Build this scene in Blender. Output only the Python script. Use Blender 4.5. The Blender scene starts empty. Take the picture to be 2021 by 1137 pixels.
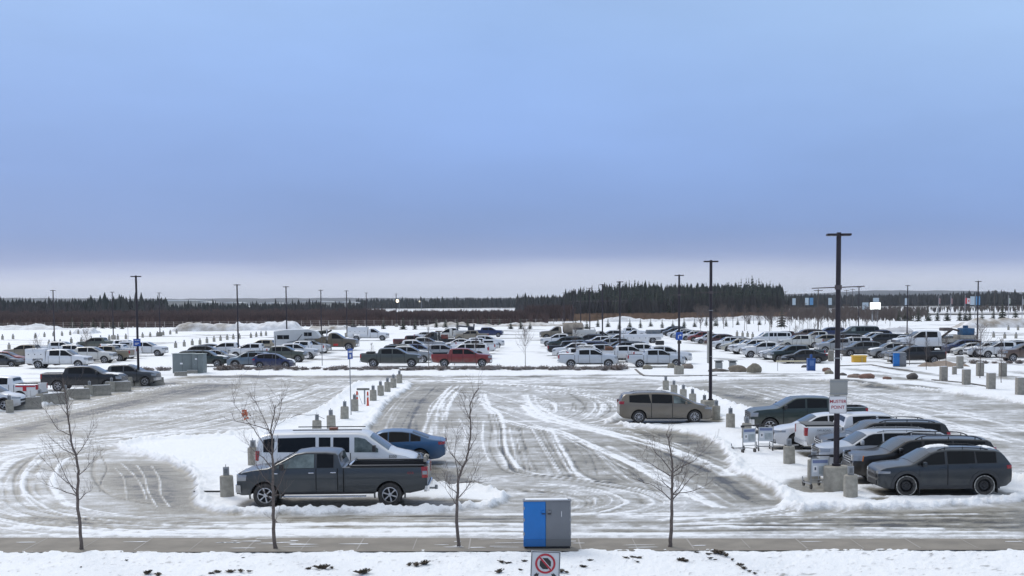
import bpy, bmesh, math, random
import numpy as np
from mathutils import Vector, Matrix, Euler
random.seed(7)
SC = bpy.context.scene
COL = SC.collection
R = math.radians
# ------------------------------------------------------------------ camera
CAM_H = 6.8
FPX = 2550.0                      # focal length in pixels of a 2021 px wide frame
PITCH = R(4.0); ROLL = R(0.38)
HOR = 595.0                       # picture row of the horizon at the middle column
PY0 = HOR + FPX*math.tan(PITCH)
cam_d = bpy.data.cameras.new('camera'); cam = bpy.data.objects.new('camera', cam_d); COL.objects.link(cam)
cam_d.sensor_width = 36.0; cam_d.lens = 36.0*FPX/2021.0
cam_d.shift_y = (PY0-568.5)/2021.0
cam_d.clip_start = 0.5; cam_d.clip_end = 20000
cam.location = (0, 0, CAM_H)
CR = Matrix.Rotation(R(90)-PITCH, 3, 'X') @ Matrix.Rotation(-ROLL, 3, 'Z')
cam.rotation_euler = CR.to_euler()
SC.camera = cam
SC.render.resolution_x = 1024; SC.render.resolution_y = 576
def ray(px, py):
    return (CR @ Vector(((px-1010.5)/FPX, -(py-PY0)/FPX, -1.0)))
def G(px, py, z=0.0):
    "ground point seen at a point of the photograph"
    d = ray(px, py); t = (z-CAM_H)/d.z
    return (d.x*t, d.y*t)
def AT(px, py, D):
    "point at distance D (along y) seen at a point of the photograph"
    d = ray(px, py); t = D/d.y
    return Vector((d.x*t, D, CAM_H+d.z*t))
# ------------------------------------------------------------------ sky and sun
SUN_EL, SUN_AZ = R(38), R(-35)
w = bpy.data.worlds.new('World'); SC.world = w; w.use_nodes = True
nt = w.node_tree; N = nt.nodes; Lk = nt.links; N.clear()
out = N.new('ShaderNodeOutputWorld'); bg = N.new('ShaderNodeBackground')
sky = N.new('ShaderNodeTexSky'); sky.sky_type = 'NISHITA'; sky.sun_disc = False
sky.sun_elevation = SUN_EL; sky.sun_rotation = SUN_AZ; sky.dust_density = 2.0; sky.ozone_density = 2.0
tc = N.new('ShaderNodeTexCoord'); sep = N.new('ShaderNodeSeparateXYZ'); Lk.new(tc.outputs['Generated'], sep.inputs[0])
mp = N.new('ShaderNodeMapping'); mp.inputs['Scale'].default_value = (1.5, 1.5, 14.0); Lk.new(tc.outputs['Generated'], mp.inputs[0])
nz = N.new('ShaderNodeTexNoise'); nz.inputs['Scale'].default_value = 1.4; nz.inputs['Detail'].default_value = 4; Lk.new(mp.outputs[0], nz.inputs['Vector'])
ma = N.new('ShaderNodeMath'); ma.operation = 'MULTIPLY_ADD'; ma.inputs[1].default_value = 0.035; Lk.new(nz.outputs[0], ma.inputs[0])
mb = N.new('ShaderNodeMath'); mb.operation = 'SUBTRACT'; mb.inputs[1].default_value = 0.0175; Lk.new(ma.outputs[0], mb.inputs[0])
# elevation + a rise toward the right
Lk.new(sep.outputs['Z'], ma.inputs[2])
rp = N.new('ShaderNodeValToRGB'); cr = rp.color_ramp; cr.interpolation = 'B_SPLINE'
SKYC = [(0.0, (.69,.74,.86)), (.011, (.67,.72,.86)), (.022, (.53,.60,.80)), (.034, (.285,.375,.64)), (.055, (.215,.332,.63)), (.095, (.238,.385,.765)),
        (.15, (.282,.450,.84)), (.20, (.312,.49,.86)), (.26, (.348,.532,.88)), (.34, (.50,.62,.92)), (.55, (.82,.86,.95)), (1.0, (.92,.93,.95))]
while len(cr.elements) < len(SKYC): cr.elements.new(0.5)
for e, (p, c) in zip(cr.elements, SKYC): e.position = p; e.color = (*c, 1)
Lk.new(mb.outputs[0], rp.inputs[0])
# brighter toward the right of the view
side = N.new('ShaderNodeMapRange'); side.inputs['From Min'].default_value = 0.0; side.inputs['From Max'].default_value = 0.5
side.inputs['To Min'].default_value = 0.0; side.inputs['To Max'].default_value = 0.42; Lk.new(sep.outputs['X'], side.inputs['Value'])
up = N.new('ShaderNodeMapRange'); up.inputs['From Min'].default_value = 0.05; up.inputs['From Max'].default_value = 0.25; Lk.new(sep.outputs['Z'], up.inputs['Value'])
mu = N.new('ShaderNodeMath'); mu.operation = 'MULTIPLY'; Lk.new(side.outputs[0], mu.inputs[0]); Lk.new(up.outputs[0], mu.inputs[1])
mx = N.new('ShaderNodeMix'); mx.data_type = 'RGBA'; Lk.new(mu.outputs[0], mx.inputs['Factor']); Lk.new(rp.outputs[0], mx.inputs['A']); mx.inputs['B'].default_value = (.62,.82,1.0,1)
# broad soft cloud mottling
n2 = N.new('ShaderNodeTexNoise'); n2.inputs['Scale'].default_value = 3.2; n2.inputs['Detail'].default_value = 5; n2.inputs['Roughness'].default_value = .5
mp2 = N.new('ShaderNodeMapping'); mp2.inputs['Scale'].default_value = (1, 1, 3.5); Lk.new(tc.outputs['Generated'], mp2.inputs[0]); Lk.new(mp2.outputs[0], n2.inputs['Vector'])
mr = N.new('ShaderNodeMapRange'); mr.inputs['From Min'].default_value = .3; mr.inputs['From Max'].default_value = .7; mr.inputs['To Min'].default_value = .93; mr.inputs['To Max'].default_value = 1.07; Lk.new(n2.outputs[0], mr.inputs['Value'])
vm = N.new('ShaderNodeVectorMath'); vm.operation = 'SCALE'; Lk.new(mx.outputs['Result'], vm.inputs[0]); Lk.new(mr.outputs[0], vm.inputs['Scale'])
# the cloud deck lets a little of the clear sky through
sc = N.new('ShaderNodeVectorMath'); sc.operation = 'SCALE'; sc.inputs['Scale'].default_value = 0.10; Lk.new(sky.outputs[0], sc.inputs[0])
m3 = N.new('ShaderNodeMix'); m3.data_type = 'RGBA'; m3.inputs['Factor'].default_value = 0.06
Lk.new(vm.outputs[0], m3.inputs['A']); Lk.new(sc.outputs[0], m3.inputs['B'])
Lk.new(m3.outputs['Result'], bg.inputs['Color']); bg.inputs['Strength'].default_value = 1.0
Lk.new(bg.outputs[0], out.inputs[0])
sd = bpy.data.lights.new('sun', 'SUN'); sd.energy = 1.5; sd.angle = R(25); sd.color = (1.0, .96, .90)
sun = bpy.data.objects.new('sun', sd); COL.objects.link(sun)
sv = Vector((math.sin(SUN_AZ)*math.cos(SUN_EL), math.cos(SUN_AZ)*math.cos(SUN_EL), math.sin(SUN_EL)))   # toward the sun
sun.rotation_euler = sv.to_track_quat('Z', 'Y').to_euler()
SC.view_settings.view_transform = 'Standard'; SC.view_settings.look = 'None'; SC.view_settings.exposure = 0.0; SC.view_settings.gamma = 1.0
# ------------------------------------------------------------------ helpers
_M = {}
def mat(name, col, rough=.6, metal=0.0, noise=0.0, nscale=4.0, col2=None, coat=0.0, bump=0.0, emit=0.0, spec=None, coords='Object', stretch=(1,1,1)):
    if name in _M: return _M[name]
    m = bpy.data.materials.new(name); m.use_nodes = True; t = m.node_tree; b = t.nodes['Principled BSDF']
    b.inputs['Base Color'].default_value = (*col, 1); b.inputs['Roughness'].default_value = rough; b.inputs['Metallic'].default_value = metal
    b.inputs['Coat Weight'].default_value = coat
    if spec is not None: b.inputs['Specular IOR Level'].default_value = spec
    if emit: b.inputs['Emission Color'].default_value = (*col, 1); b.inputs['Emission Strength'].default_value = emit
    if noise or bump:
        c = t.nodes.new('ShaderNodeTexCoord'); mp_ = t.nodes.new('ShaderNodeMapping'); mp_.inputs['Scale'].default_value = stretch
        t.links.new(c.outputs[coords], mp_.inputs[0])
        n = t.nodes.new('ShaderNodeTexNoise'); n.inputs['Scale'].default_value = nscale; n.inputs['Detail'].default_value = 6; n.inputs['Roughness'].default_value = .6
        t.links.new(mp_.outputs[0], n.inputs['Vector'])
        if noise:
            r_ = t.nodes.new('ShaderNodeMapRange'); r_.inputs['From Min'].default_value = .35; r_.inputs['From Max'].default_value = .65
            t.links.new(n.outputs[0], r_.inputs['Value'])
            x = t.nodes.new('ShaderNodeMix'); x.data_type = 'RGBA'
            c2 = col2 or tuple(v*(1-noise) for v in col)
            x.inputs['A'].default_value = (*col, 1); x.inputs['B'].default_value = (*c2, 1)
            t.links.new(r_.outputs[0], x.inputs['Factor']); t.links.new(x.outputs['Result'], b.inputs['Base Color'])
        if bump:
            bp = t.nodes.new('ShaderNodeBump'); bp.inputs['Strength'].default_value = bump; bp.inputs['Distance'].default_value = .05
            t.links.new(n.outputs[0], bp.inputs['Height']); t.links.new(bp.outputs[0], b.inputs['Normal'])
    _M[name] = m; return m
def paint(name, col, dirt=.5, metal=.35, rough=.38, zmax=.95):
    "car paint with road salt and dirt thrown up from the wheels"
    key = 'paint_'+name
    if key in _M: return _M[key]
    m = bpy.data.materials.new(key); m.use_nodes = True; t = m.node_tree; b = t.nodes['Principled BSDF']
    c = t.nodes.new('ShaderNodeTexCoord'); s = t.nodes.new('ShaderNodeSeparateXYZ'); t.links.new(c.outputs['Object'], s.inputs[0])
    r1 = t.nodes.new('ShaderNodeMapRange'); r1.inputs['From Min'].default_value = zmax; r1.inputs['From Max'].default_value = zmax*.35
    r1.inputs['To Min'].default_value = .04; t.links.new(s.outputs['Z'], r1.inputs['Value'])
    n = t.nodes.new('ShaderNodeTexNoise'); n.inputs['Scale'].default_value = 2.3; n.inputs['Detail'].default_value = 5; t.links.new(c.outputs['Object'], n.inputs['Vector'])
    r2 = t.nodes.new('ShaderNodeMapRange'); r2.inputs['From Min'].default_value = .28; r2.inputs['From Max'].default_value = .72; t.links.new(n.outputs[0], r2.inputs['Value'])
    mu = t.nodes.new('ShaderNodeMath'); mu.operation = 'MULTIPLY'; t.links.new(r1.outputs[0], mu.inputs[0]); t.links.new(r2.outputs[0], mu.inputs[1])
    m2 = t.nodes.new('ShaderNodeMath'); m2.operation = 'MULTIPLY'; m2.inputs[1].default_value = dirt*1.3; m2.use_clamp = True; t.links.new(mu.outputs[0], m2.inputs[0])
    x = t.nodes.new('ShaderNodeMix'); x.data_type = 'RGBA'; x.inputs['A'].default_value = (*col, 1); x.inputs['B'].default_value = (.24,.215,.18, 1)
    t.links.new(m2.outputs[0], x.inputs['Factor']); t.links.new(x.outputs['Result'], b.inputs['Base Color'])
    b.inputs['Metallic'].default_value = metal
    rr = t.nodes.new('ShaderNodeMapRange'); rr.inputs['To Min'].default_value = rough; rr.inputs['To Max'].default_value = .8; t.links.new(m2.outputs[0], rr.inputs['Value']); t.links.new(rr.outputs[0], b.inputs['Roughness'])
    b.inputs['Specular IOR Level'].default_value = .4; b.inputs['Coat Weight'].default_value = .45; b.inputs['Coat Roughness'].default_value = .06
    _M[key] = m; return m
KIDS = {}
def kids(o): return KIDS.get(o.name, [])
def obj(name, me, m=None, parent=None, loc=None):
    o = bpy.data.objects.new(name, me); COL.objects.link(o)
    if m is not None:
        ms = m if isinstance(m, (list, tuple)) else [m]
        if len(me.materials) == 0:
            for q in ms: me.materials.append(q)
    if parent is not None: o.parent = parent; KIDS.setdefault(parent.name, []).append(o)
    if loc is not None: o.location = loc
    return o
def tag(o, label, cat, group=None, kind=None):
    if label: o['label'] = label
    if cat: o['category'] = cat
    if group: o['group'] = group
    if kind: o['kind'] = kind
    return o
def empty(name, loc=(0,0,0), rz=0.0):
    o = bpy.data.objects.new(name, None); COL.objects.link(o); o.location = loc; o.rotation_euler = (0,0,rz); o.empty_display_size = .3
    return o
def mesh_from(verts, faces, name='mesh', smooth=True, angle=40):
    me = bpy.data.meshes.new(name); me.from_pydata([tuple(v) for v in verts], [], faces); me.update()
    if smooth:
        me.polygons.foreach_set('use_smooth', [True]*len(me.polygons)); me.set_sharp_from_angle(angle=R(angle))
    return me
class MB:
    "collects simple shapes into one mesh"
    def __init__(s): s.v = []; s.f = []; s.mi = []; s.cur = 0
    def add(s, vs, fs):
        b = len(s.v); s.v += [tuple(v) for v in vs]; s.f += [tuple(b+i for i in f) for f in fs]; s.mi += [s.cur]*len(fs); return s
    def box(s, x0, x1, y0, y1, z0, z1, bev=0.0, taper=None):
        if bev > 0:
            bm = bmesh.new(); bmesh.ops.create_cube(bm, size=1.0)
            for v in bm.verts: v.co = Vector(((x0+x1)/2+v.co.x*(x1-x0), (y0+y1)/2+v.co.y*(y1-y0), (z0+z1)/2+v.co.z*(z1-z0)))
            bmesh.ops.bevel(bm, geom=list(bm.edges), offset=bev, segments=2, profile=.6, affect='EDGES', clamp_overlap=True)
            bm.verts.index_update(); s.add([v.co for v in bm.verts], [[v.index for v in f.verts] for f in bm.faces]); bm.free(); return s
        t = taper or 1.0; cx, cy = (x0+x1)/2, (y0+y1)/2; hx, hy = (x1-x0)/2, (y1-y0)/2
        vs = [(cx-hx,cy-hy,z0),(cx+hx,cy-hy,z0),(cx+hx,cy+hy,z0),(cx-hx,cy+hy,z0),(cx-hx*t,cy-hy*t,z1),(cx+hx*t,cy-hy*t,z1),(cx+hx*t,cy+hy*t,z1),(cx-hx*t,cy+hy*t,z1)]
        return s.add(vs, [(0,3,2,1),(4,5,6,7),(0,1,5,4),(1,2,6,5),(2,3,7,6),(3,0,4,7)])
    def tube(s, pts, rads, n=8, cap=True):
        pts = [Vector(p) for p in pts]
        if not isinstance(rads, (list, tuple)): rads = [rads]*len(pts)
        b = len(s.v); up = None
        for i, p in enumerate(pts):
            d = (pts[min(i+1, len(pts)-1)]-pts[max(i-1, 0)])
            if d.length < 1e-9: d = Vector((0,0,1))
            d.normalize()
            if up is None: up = Vector((1,0,0)) if abs(d.x) < .8 else Vector((0,1,0))
            a = up - d*up.dot(d)
            if a.length < 1e-6: a = d.orthogonal()
            a.normalize(); c = d.cross(a); up = a
            for k in range(n):
                th = 2*math.pi*k/n; s.v.append(tuple(p+(a*math.cos(th)+c*math.sin(th))*rads[i]))
        for i in range(len(pts)-1):
            for k in range(n):
                q = (k+1) % n; s.f.append((b+i*n+k, b+i*n+q, b+(i+1)*n+q, b+(i+1)*n+k)); s.mi.append(s.cur)
        if cap and n > 2:
            s.f.append(tuple(b+k for k in range(n))[::-1]); s.mi.append(s.cur); e = b+(len(pts)-1)*n; s.f.append(tuple(e+k for k in range(n))); s.mi.append(s.cur)
        return s
    def cyl(s, x, y, z0, z1, r0, r1=None, n=20):
        return s.tube([(x,y,z0),(x,y,z1)], [r0, r0 if r1 is None else r1], n)
    def lathe_y(s, prof, cx, cz, n=28, sgn=1):
        "profile of (radius, y) turned about the y axis"
        b = len(s.v)
        for r_, y in prof:
            for k in range(n):
                th = 2*math.pi*k/n; s.v.append((cx+r_*math.cos(th), y, cz+r_*math.sin(th)))
        for i in range(len(prof)-1):
            for k in range(n):
                q = (k+1) % n; s.f.append((b+i*n+k, b+i*n+q, b+(i+1)*n+q, b+(i+1)*n+k)); s.mi.append(s.cur)
        return s
    def prism(s, poly, y0, y1):
        "polygon in (x, z) carried from y0 to y1"
        n = len(poly); vs = [(p[0], y0, p[1]) for p in poly]+[(p[0], y1, p[1]) for p in poly]
        fs = [tuple(range(n)), tuple(range(2*n-1, n-1, -1))]+[(i, i+n, (i+1) % n+n, (i+1) % n) for i in range(n)]
        return s.add(vs, fs)
    def mesh(s, name='mesh', smooth=True, angle=40, fix=True):
        me = bpy.data.meshes.new(name); me.from_pydata(s.v, [], s.f); me.update()
        if any(s.mi): me.polygons.foreach_set('material_index', s.mi)
        if fix:
            bm = bmesh.new(); bm.from_mesh(me); bmesh.ops.recalc_face_normals(bm, faces=bm.faces); bm.to_mesh(me); bm.free()
        if smooth: me.polygons.foreach_set('use_smooth', [True]*len(me.polygons)); me.set_sharp_from_angle(angle=R(angle))
        return me
    def build(s, name, m, parent=None, loc=None, **k): return obj(name, s.mesh(name, **k), m, parent, loc)
def copy_tree(o, parent=None, skip=()):
    c = o.copy(); COL.objects.link(c)
    if parent is not None: c.parent = parent; KIDS.setdefault(parent.name, []).append(c)
    for ch in list(kids(o)):
        if ch.name.split('.')[0] in skip: continue
        copy_tree(ch, c, skip)
    return c
def text_mesh(body, size, depth=.004, align='CENTER', bold=.0):
    cu = bpy.data.curves.new('lettering', 'FONT'); cu.body = body; cu.size = size; cu.extrude = depth; cu.align_x = align; cu.align_y = 'CENTER'; cu.offset = bold; cu.space_line = .95
    o = bpy.data.objects.new('lettering', cu); COL.objects.link(o); dg = bpy.context.evaluated_depsgraph_get()
    me = bpy.data.meshes.new_from_object(o.evaluated_get(dg)); bpy.data.objects.remove(o); bpy.data.curves.remove(cu)
    me.materials.clear(); return me
def apply_bool(o, cutters):
    for c in cutters:
        md = o.modifiers.new('cut', 'BOOLEAN'); md.operation = 'DIFFERENCE'; md.object = c; md.solver = 'EXACT'
    dg = bpy.context.evaluated_depsgraph_get(); me = bpy.data.meshes.new_from_object(o.evaluated_get(dg))
    o.modifiers.clear(); o.data = me
    for c in cutters: bpy.data.objects.remove(c)
    return me
# common materials 
GLASS = mat('car_glass', (.008,.009,.010), .07, spec=.17)
GLASS2 = mat('windscreen_glass', (.040,.050,.052), .08, spec=.38)
GLASS3 = mat('clear_side_glass', (.19,.235,.23), .08, noise=.75, nscale=1.7, col2=(.03,.04,.04), spec=.35)
RUB = mat('tyre_rubber', (.022,.022,.022), .85, noise=.5, nscale=9, col2=(.07,.065,.06))
RIM = mat('alloy_rim', (.50,.50,.51), .35, .8)
RIMD = mat('dark_steel_rim', (.025,.025,.027), .45, .3)
RIMB = mat('rim_shadow_disc', (.015,.015,.015), .7)
CHR = mat('chrome', (.62,.63,.65), .18, .95)
BLK = mat('black_plastic', (.022,.022,.024), .55)
TRIM = mat('grey_plastic_trim', (.05,.05,.053), .6)
LRED = mat('red_lamp_lens', (.30,.012,.012), .2, coat=.5)
LCLR = mat('clear_lamp_lens', (.30,.31,.32), .12, .3, coat=.5)
LAMB = mat('amber_lens', (.55,.16,.02), .25)
UNDER = mat('underbody', (.012,.012,.012), .9)
SNOWM = mat('fresh_snow', (.86,.88,.91), .7, noise=.06, nscale=3, bump=.5)
SEATM = mat('seat_cloth', (.10,.10,.10), .9)
CONC = mat('concrete', (.36,.34,.29), .85, noise=.28, nscale=5, bump=.15)
CONC2 = mat('weathered_concrete', (.30,.285,.25), .9, noise=.3, nscale=4, bump=.2)
POLE = mat('dark_bronze_pole', (.022,.016,.022), .45, .2)
GALV = mat('galvanised_steel', (.30,.31,.32), .5, .6)
# ------------------------------------------------------------------ vehicles
def interp(pts, x):
    if x <= pts[0][0]: return pts[0][1]
    for (a, b), (c, d) in zip(pts, pts[1:]):
        if x <= c: return b+(d-b)*(x-a)/max(c-a, 1e-9)
    return pts[-1][1]
class Shell:
    "body surface of a vehicle: x forward, y left, z up"
    def __init__(s, S):
        s.S = S; s.top = S['top']; s.bot = S['bot']; s.W = S['W']/2; s.L = S['top'][-1][0]; s.Lr = -S['top'][0][0]
        s.belt = S['belt']; s.tan = math.tan(R(S.get('tumble', 16))); s.rf = S.get('rf', .7); s.rr = S.get('rr', .5)
        s.kf = S.get('kf', .26); s.kr = S.get('kr', .14); s.rc = S.get('rc', .09); s.crown = S.get('crown', .04)
        s.sill = S.get('sillw', .93)
    def zt(s, x): return interp(s.top, x)
    def zb(s, x): return interp(s.bot, x)
    def bl(s, x): return min(interp(s.belt, x), s.zt(x)-.05)
    def w(s, x):
        if x > s.L-s.rf: return s.W*(1-s.kf*((x-(s.L-s.rf))/s.rf)**2.6)
        if x < -s.Lr+s.rr: return s.W*(1-s.kr*((-s.Lr+s.rr-x)/s.rr)**2.6)
        return s.W
    def prof(s, u):
        return interp([(0, s.sill), (.12, s.sill+.035), (.35, .99), (.55, 1.0), (.80, .995), (1.0, .972)], u)
    def corner(s, x):
        zt = s.zt(x); bl = s.bl(x); rc = min(s.rc, (zt-bl)*.85); return zt-rc-s.crown*.5, rc
    def side(s, x, z):
        zb, bl = s.zb(x), s.bl(x)
        if z <= bl: return s.w(x)*s.prof(max(0, (z-zb)/max(bl-zb, .01)))
        return s.w(x)*s.prof(1.0)-(z-bl)*s.tan
    def ytop(s, x):
        zc, rc = s.corner(x); return s.side(x, max(zc, s.bl(x)))-rc*1.1
    def ring(s, x):
        zb, bl, zt = s.zb(x), s.bl(x), s.zt(x); zc, rc = s.corner(x); zc = max(zc, bl+.004)
        pts = [(0, zb), (s.w(x)*s.sill*.7, zb)]
        for u in (0, .12, .35, .55, .68, .80, .90, 1.0): z = zb+(bl-zb)*u; pts.append((s.w(x)*s.prof(u), z))
        for u in (.34, .67, 1.0): z = bl+(zc-bl)*u; pts.append((s.side(x, z), z))
        yc = s.side(x, zc); yt = yc-rc*1.1
        for a in (30, 60, 90): pts.append((yc-(yc-yt)*(1-math.cos(R(a))), zc+(zt-s.crown-zc)*math.sin(R(a))))
        for f in (.66, .33, 0): pts.append((yt*f, zt-s.crown*f*f))
        return pts
    def mesh(s):
        xs = set(x for x, _ in s.top) | set(x for x, _ in s.bot)
        lo, hi = -s.Lr, s.L
        xs |= {lo+.05, lo+.12, lo+.22, lo+.35, hi-.04, hi-.1, hi-.18, hi-.28, hi-.42, hi-.58}
        x = lo
        while x < hi: xs.add(x); x += .16
        xs = sorted(v for v in xs if lo-1e-6 <= v <= hi+1e-6)
        keep = [xs[0]]
        imp = set(round(x, 4) for x, _ in s.top)
        for v in xs[1:]:
            if v-keep[-1] > .03: keep.append(v)
            elif round(v, 4) in imp: 
                if round(keep[-1], 4) in imp: keep.append(v)
                else: keep[-1] = v
        xs = keep; V = []; F = []; rings = []
        for x in xs:
            pr = s.ring(x); full = [(y, z) for y, z in pr]+[(-y, z) for y, z in pr[-2:0:-1]]
            rings.append([len(V)+i for i in range(len(full))]); V += [(x, y, z) for y, z in full]
        n = len(rings[0])
        for a, b in zip(rings, rings[1:]):
            for k in range(n):
                q = (k+1) % n; F.append((a[k], a[q], b[q], b[k]))
        F.append(tuple(rings[0][::-1])); F.append(tuple(rings[-1]))
        return V, F
    # patches that lie on the surface ----------------------------------------
    def grid(s, P, eps=.008, sgn=1, skirt=True):
        "P: rows of (x, z); follows the flank"
        V = []; F = []; nr, nc = len(P), len(P[0])
        for row in P:
            for x, z in row: V.append((x, sgn*(s.side(x, z)+eps), z))
        for i in range(nr-1):
            for j in range(nc-1): F.append((i*nc+j, i*nc+j+1, (i+1)*nc+j+1, (i+1)*nc+j))
        if skirt:
            b = len(V)
            for row in P:
                for x, z in row: V.append((x, sgn*(s.side(x, z)-.02), z))
            def q(a, c): F.append((a, c, c+b, a+b))
            for j in range(nc-1): q(j+1, j); q((nr-1)*nc+j, (nr-1)*nc+j+1)
            for i in range(nr-1): q(i*nc, (i+1)*nc); q((i+1)*nc+nc-1, i*nc+nc-1)
        if sgn < 0: F = [f[::-1] for f in F]
        return V, F
    def strip(s, x0, x1, zlo, zhi, eps=.008, sgn=1, s0=0., s1=0., nx=14, nz=5, skirt=True):
        P = []
        for j in range(nz+1):
            v = j/nz; row = []
            for i in range(nx+1):
                u = i/nx; x = x0+(x1-x0)*u; a, b = zlo(x), zhi(x); z = a+(b-a)*v
                xx = x+(s0*(1-u)+s1*u)*(z-zlo((x0+x1)/2)); row.append((xx, z))
            P.append(row)
        return s.grid(P, eps, sgn, skirt)
    def window(s, x0, x1, sgn, s0=0., s1=0., gap=.10, low=.035, eps=.006):
        def hi(x):
            d = (s.zt(x+.04)-s.zt(x-.04))/.08; return max(s.zt(x)-gap*math.sqrt(1+min(d*d, 4)), interp(s.belt, x)+low+.015)
        return s.strip(x0, x1, lambda x: interp(s.belt, x)+low, hi, eps, sgn, s0, s1, nx=16, nz=4)
    def arch(s, cx, cz, r0, r1, sgn, eps=.02, a0=-12, a1=192, n=22):
        P = []
        for r_ in (r0, (r0+r1)/2, r1):
            P.append([(cx+r_*math.cos(R(a0+(a1-a0)*k/n)), cz+r_*math.sin(R(a0+(a1-a0)*k/n))) for k in range(n+1)])
        return s.grid(P, eps, sgn)
    def toppatch(s, xa, xb, f0=-1, f1=1, eps=.008, n=12, m=8, inset=(.06, .06)):
        "patch over the roof line between xa and xb (screens, snow)"
        V = []; F = []
        # equal steps along the profile
        xs = [xa]+[x for x, _ in s.top if xa < x < xb]+[xb]; pl = [(x, s.zt(x)) for x in xs]
        d = [0]
        for p, q in zip(pl, pl[1:]): d.append(d[-1]+math.hypot(q[0]-p[0], q[1]-p[1]))
        for i in range(n+1):
            t = d[-1]*i/n; k = max(j for j in range(len(d)-1) if d[j] <= t+1e-9); u = (t-d[k])/max(d[k+1]-d[k], 1e-9)
            x = pl[k][0]+(pl[k+1][0]-pl[k][0])*u; z = pl[k][1]+(pl[k+1][1]-pl[k][1])*u
            tx, tz = pl[k+1][0]-pl[k][0], pl[k+1][1]-pl[k][1]; l = math.hypot(tx, tz) or 1; nx_, nz_ = -tz/l, tx/l
            yt = s.ytop(x)-(inset[0]*(1-i/n)+inset[1]*i/n)+.04
            for j in range(m+1):
                f = f0+(f1-f0)*j/m; V.append((x+nx_*eps, yt*f, z-s.crown*f*f+nz_*eps))
        c = m+1
        for i in range(n):
            for j in range(m): F.append((i*c+j, (i+1)*c+j, (i+1)*c+j+1, i*c+j+1))
        return V, F
    def outline(s, z, end):
        "plan outline from the middle of an end round to the flank: list of (x, y)"
        pts = []
        if end > 0:
            yc = s.side(s.L, z); pts = [(s.L, yc*k/6) for k in range(7)]; x = s.L
            while x > s.L-1.0: x -= .05; pts.append((x, s.side(x, z)))
        else:
            yc = s.side(-s.Lr, z); pts = [(-s.Lr, yc*k/6) for k in range(7)]; x = -s.Lr
            while x < -s.Lr+1.0: x += .05; pts.append((x, s.side(x, z)))
        return pts
    def band(s, end, s0, s1, z0, z1, eps=.02, n=14, nz=3, z0b=None, z1b=None, thick=.04):
        "strip wrapped round an end, between distances s0..s1 from the middle (negative: other side)"
        V = []; F = []
        def at(z, t):
            sg = 1 if t >= 0 else -1; t = abs(t); o = s.outline(z, end); d = 0
            for p, q in zip(o, o[1:]):
                l = math.hypot(q[0]-p[0], q[1]-p[1])
                if d+l >= t or q == o[-1]:
                    u = (t-d)/l; x = p[0]+(q[0]-p[0])*u; y = p[1]+(q[1]-p[1])*u; ny, nx_ = -(q[0]-p[0])/l, (q[1]-p[1])/l
                    if end < 0: ny, nx_ = (q[0]-p[0])/l, -(q[1]-p[1])/l
                    return x, y*sg, nx_, ny*sg
                d += l
        for layer in (eps, eps-thick):
            for j in range(nz+1):
                for i in range(n+1):
                    u = i/n; zz0 = z0+((z0b if z0b is not None else z0)-z0)*u; zz1 = z1+((z1b if z1b is not None else z1)-z1)*u
                    z = zz0+(zz1-zz0)*j/nz; x, y, nx_, ny = at(z, s0+(s1-s0)*u); V.append((x+nx_*layer, y+ny*layer, z))
        c = n+1; b = (nz+1)*c
        for j in range(nz):
            for i in range(n): F.append((j*c+i, j*c+i+1, (j+1)*c+i+1, (j+1)*c+i))
        for i in range(n): F.append((i+1, i, i+b, i+1+b)); F.append((nz*c+i, nz*c+i+1, nz*c+i+1+b, nz*c+i+b))
        for j in range(nz): F.append((j*c, (j+1)*c, (j+1)*c+b, j*c+b)); F.append(((j+1)*c+n, j*c+n, j*c+n+b, (j+1)*c+n+b))
        return V, F
def pm(VF, name, m, parent, **k):
    b = MB(); b.add(*VF); return b.build(name, m, parent, **k)

def wheel_meshes(r, wd, rim=.66, spokes=6, steel=False, snowring=False):
    t = MB(); rr = r*rim
    t.lathe_y([(rr, -wd/2), (r*.93, -wd/2), (r*.985, -wd*.42), (r, -wd*.28), (r, wd*.28), (r*.985, wd*.42), (r*.93, wd/2), (rr, wd/2), (rr*.97, wd*.30), (rr*.97, -wd*.30), (rr, -wd/2)], 0, 0, 36)
    tm = t.mesh('tyre'); d = MB()
    y = wd/2
    d.lathe_y([(rr*.985, y-.005), (rr*.90, y-.012), (rr*.88, y-.05), (rr*.86, y-.11), (0.0, y-.115)], 0, 0, 30); d.cur = 1
    if steel:
        d.lathe_y([(rr*.80, y-.07), (rr*.62, y-.035), (rr*.40, y-.04), (rr*.30, y-.015), (0, y-.012)], 0, 0, 24)
    else:
        d.lathe_y([(rr*.985, y-.004), (rr*.91, y+.003), (rr*.86, y-.02)], 0, 0, 30)
        d.lathe_y([(rr*.26, y-.05), (rr*.24, y-.012), (0, y-.006)], 0, 0, 16)
        for k in range(spokes):
            a = 2*math.pi*k/spokes+.3; da, db = .40*5.2/spokes*.62, .21*5.2/spokes*.62; p = []
            for (q, ra, yy) in ((-1, rr*.18, y-.015), (1, rr*.18, y-.015), (1, rr*.93, y-.008), (-1, rr*.93, y-.008)):
                an = a+q*(da*1.35 if ra < rr*.5 else db); p.append((ra*math.cos(an), yy, ra*math.sin(an)))
            d.add(p+[(x, yy-.04, z) for x, yy, z in p], [(0,1,2,3), (0,4,5,1), (1,5,6,2), (2,6,7,3), (3,7,4,0), (4,7,6,5)])
    dm = d.mesh('rim', fix=True); ring = None
    if snowring:
        g = MB(); g.lathe_y([(r*.90, y+.002), (r*.93, y+.006), (r*.97, y+.003), (r*.985, y-.01)], 0, 0, 36); ring = g.mesh('salt_ring')
    return tm, dm, ring

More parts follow.
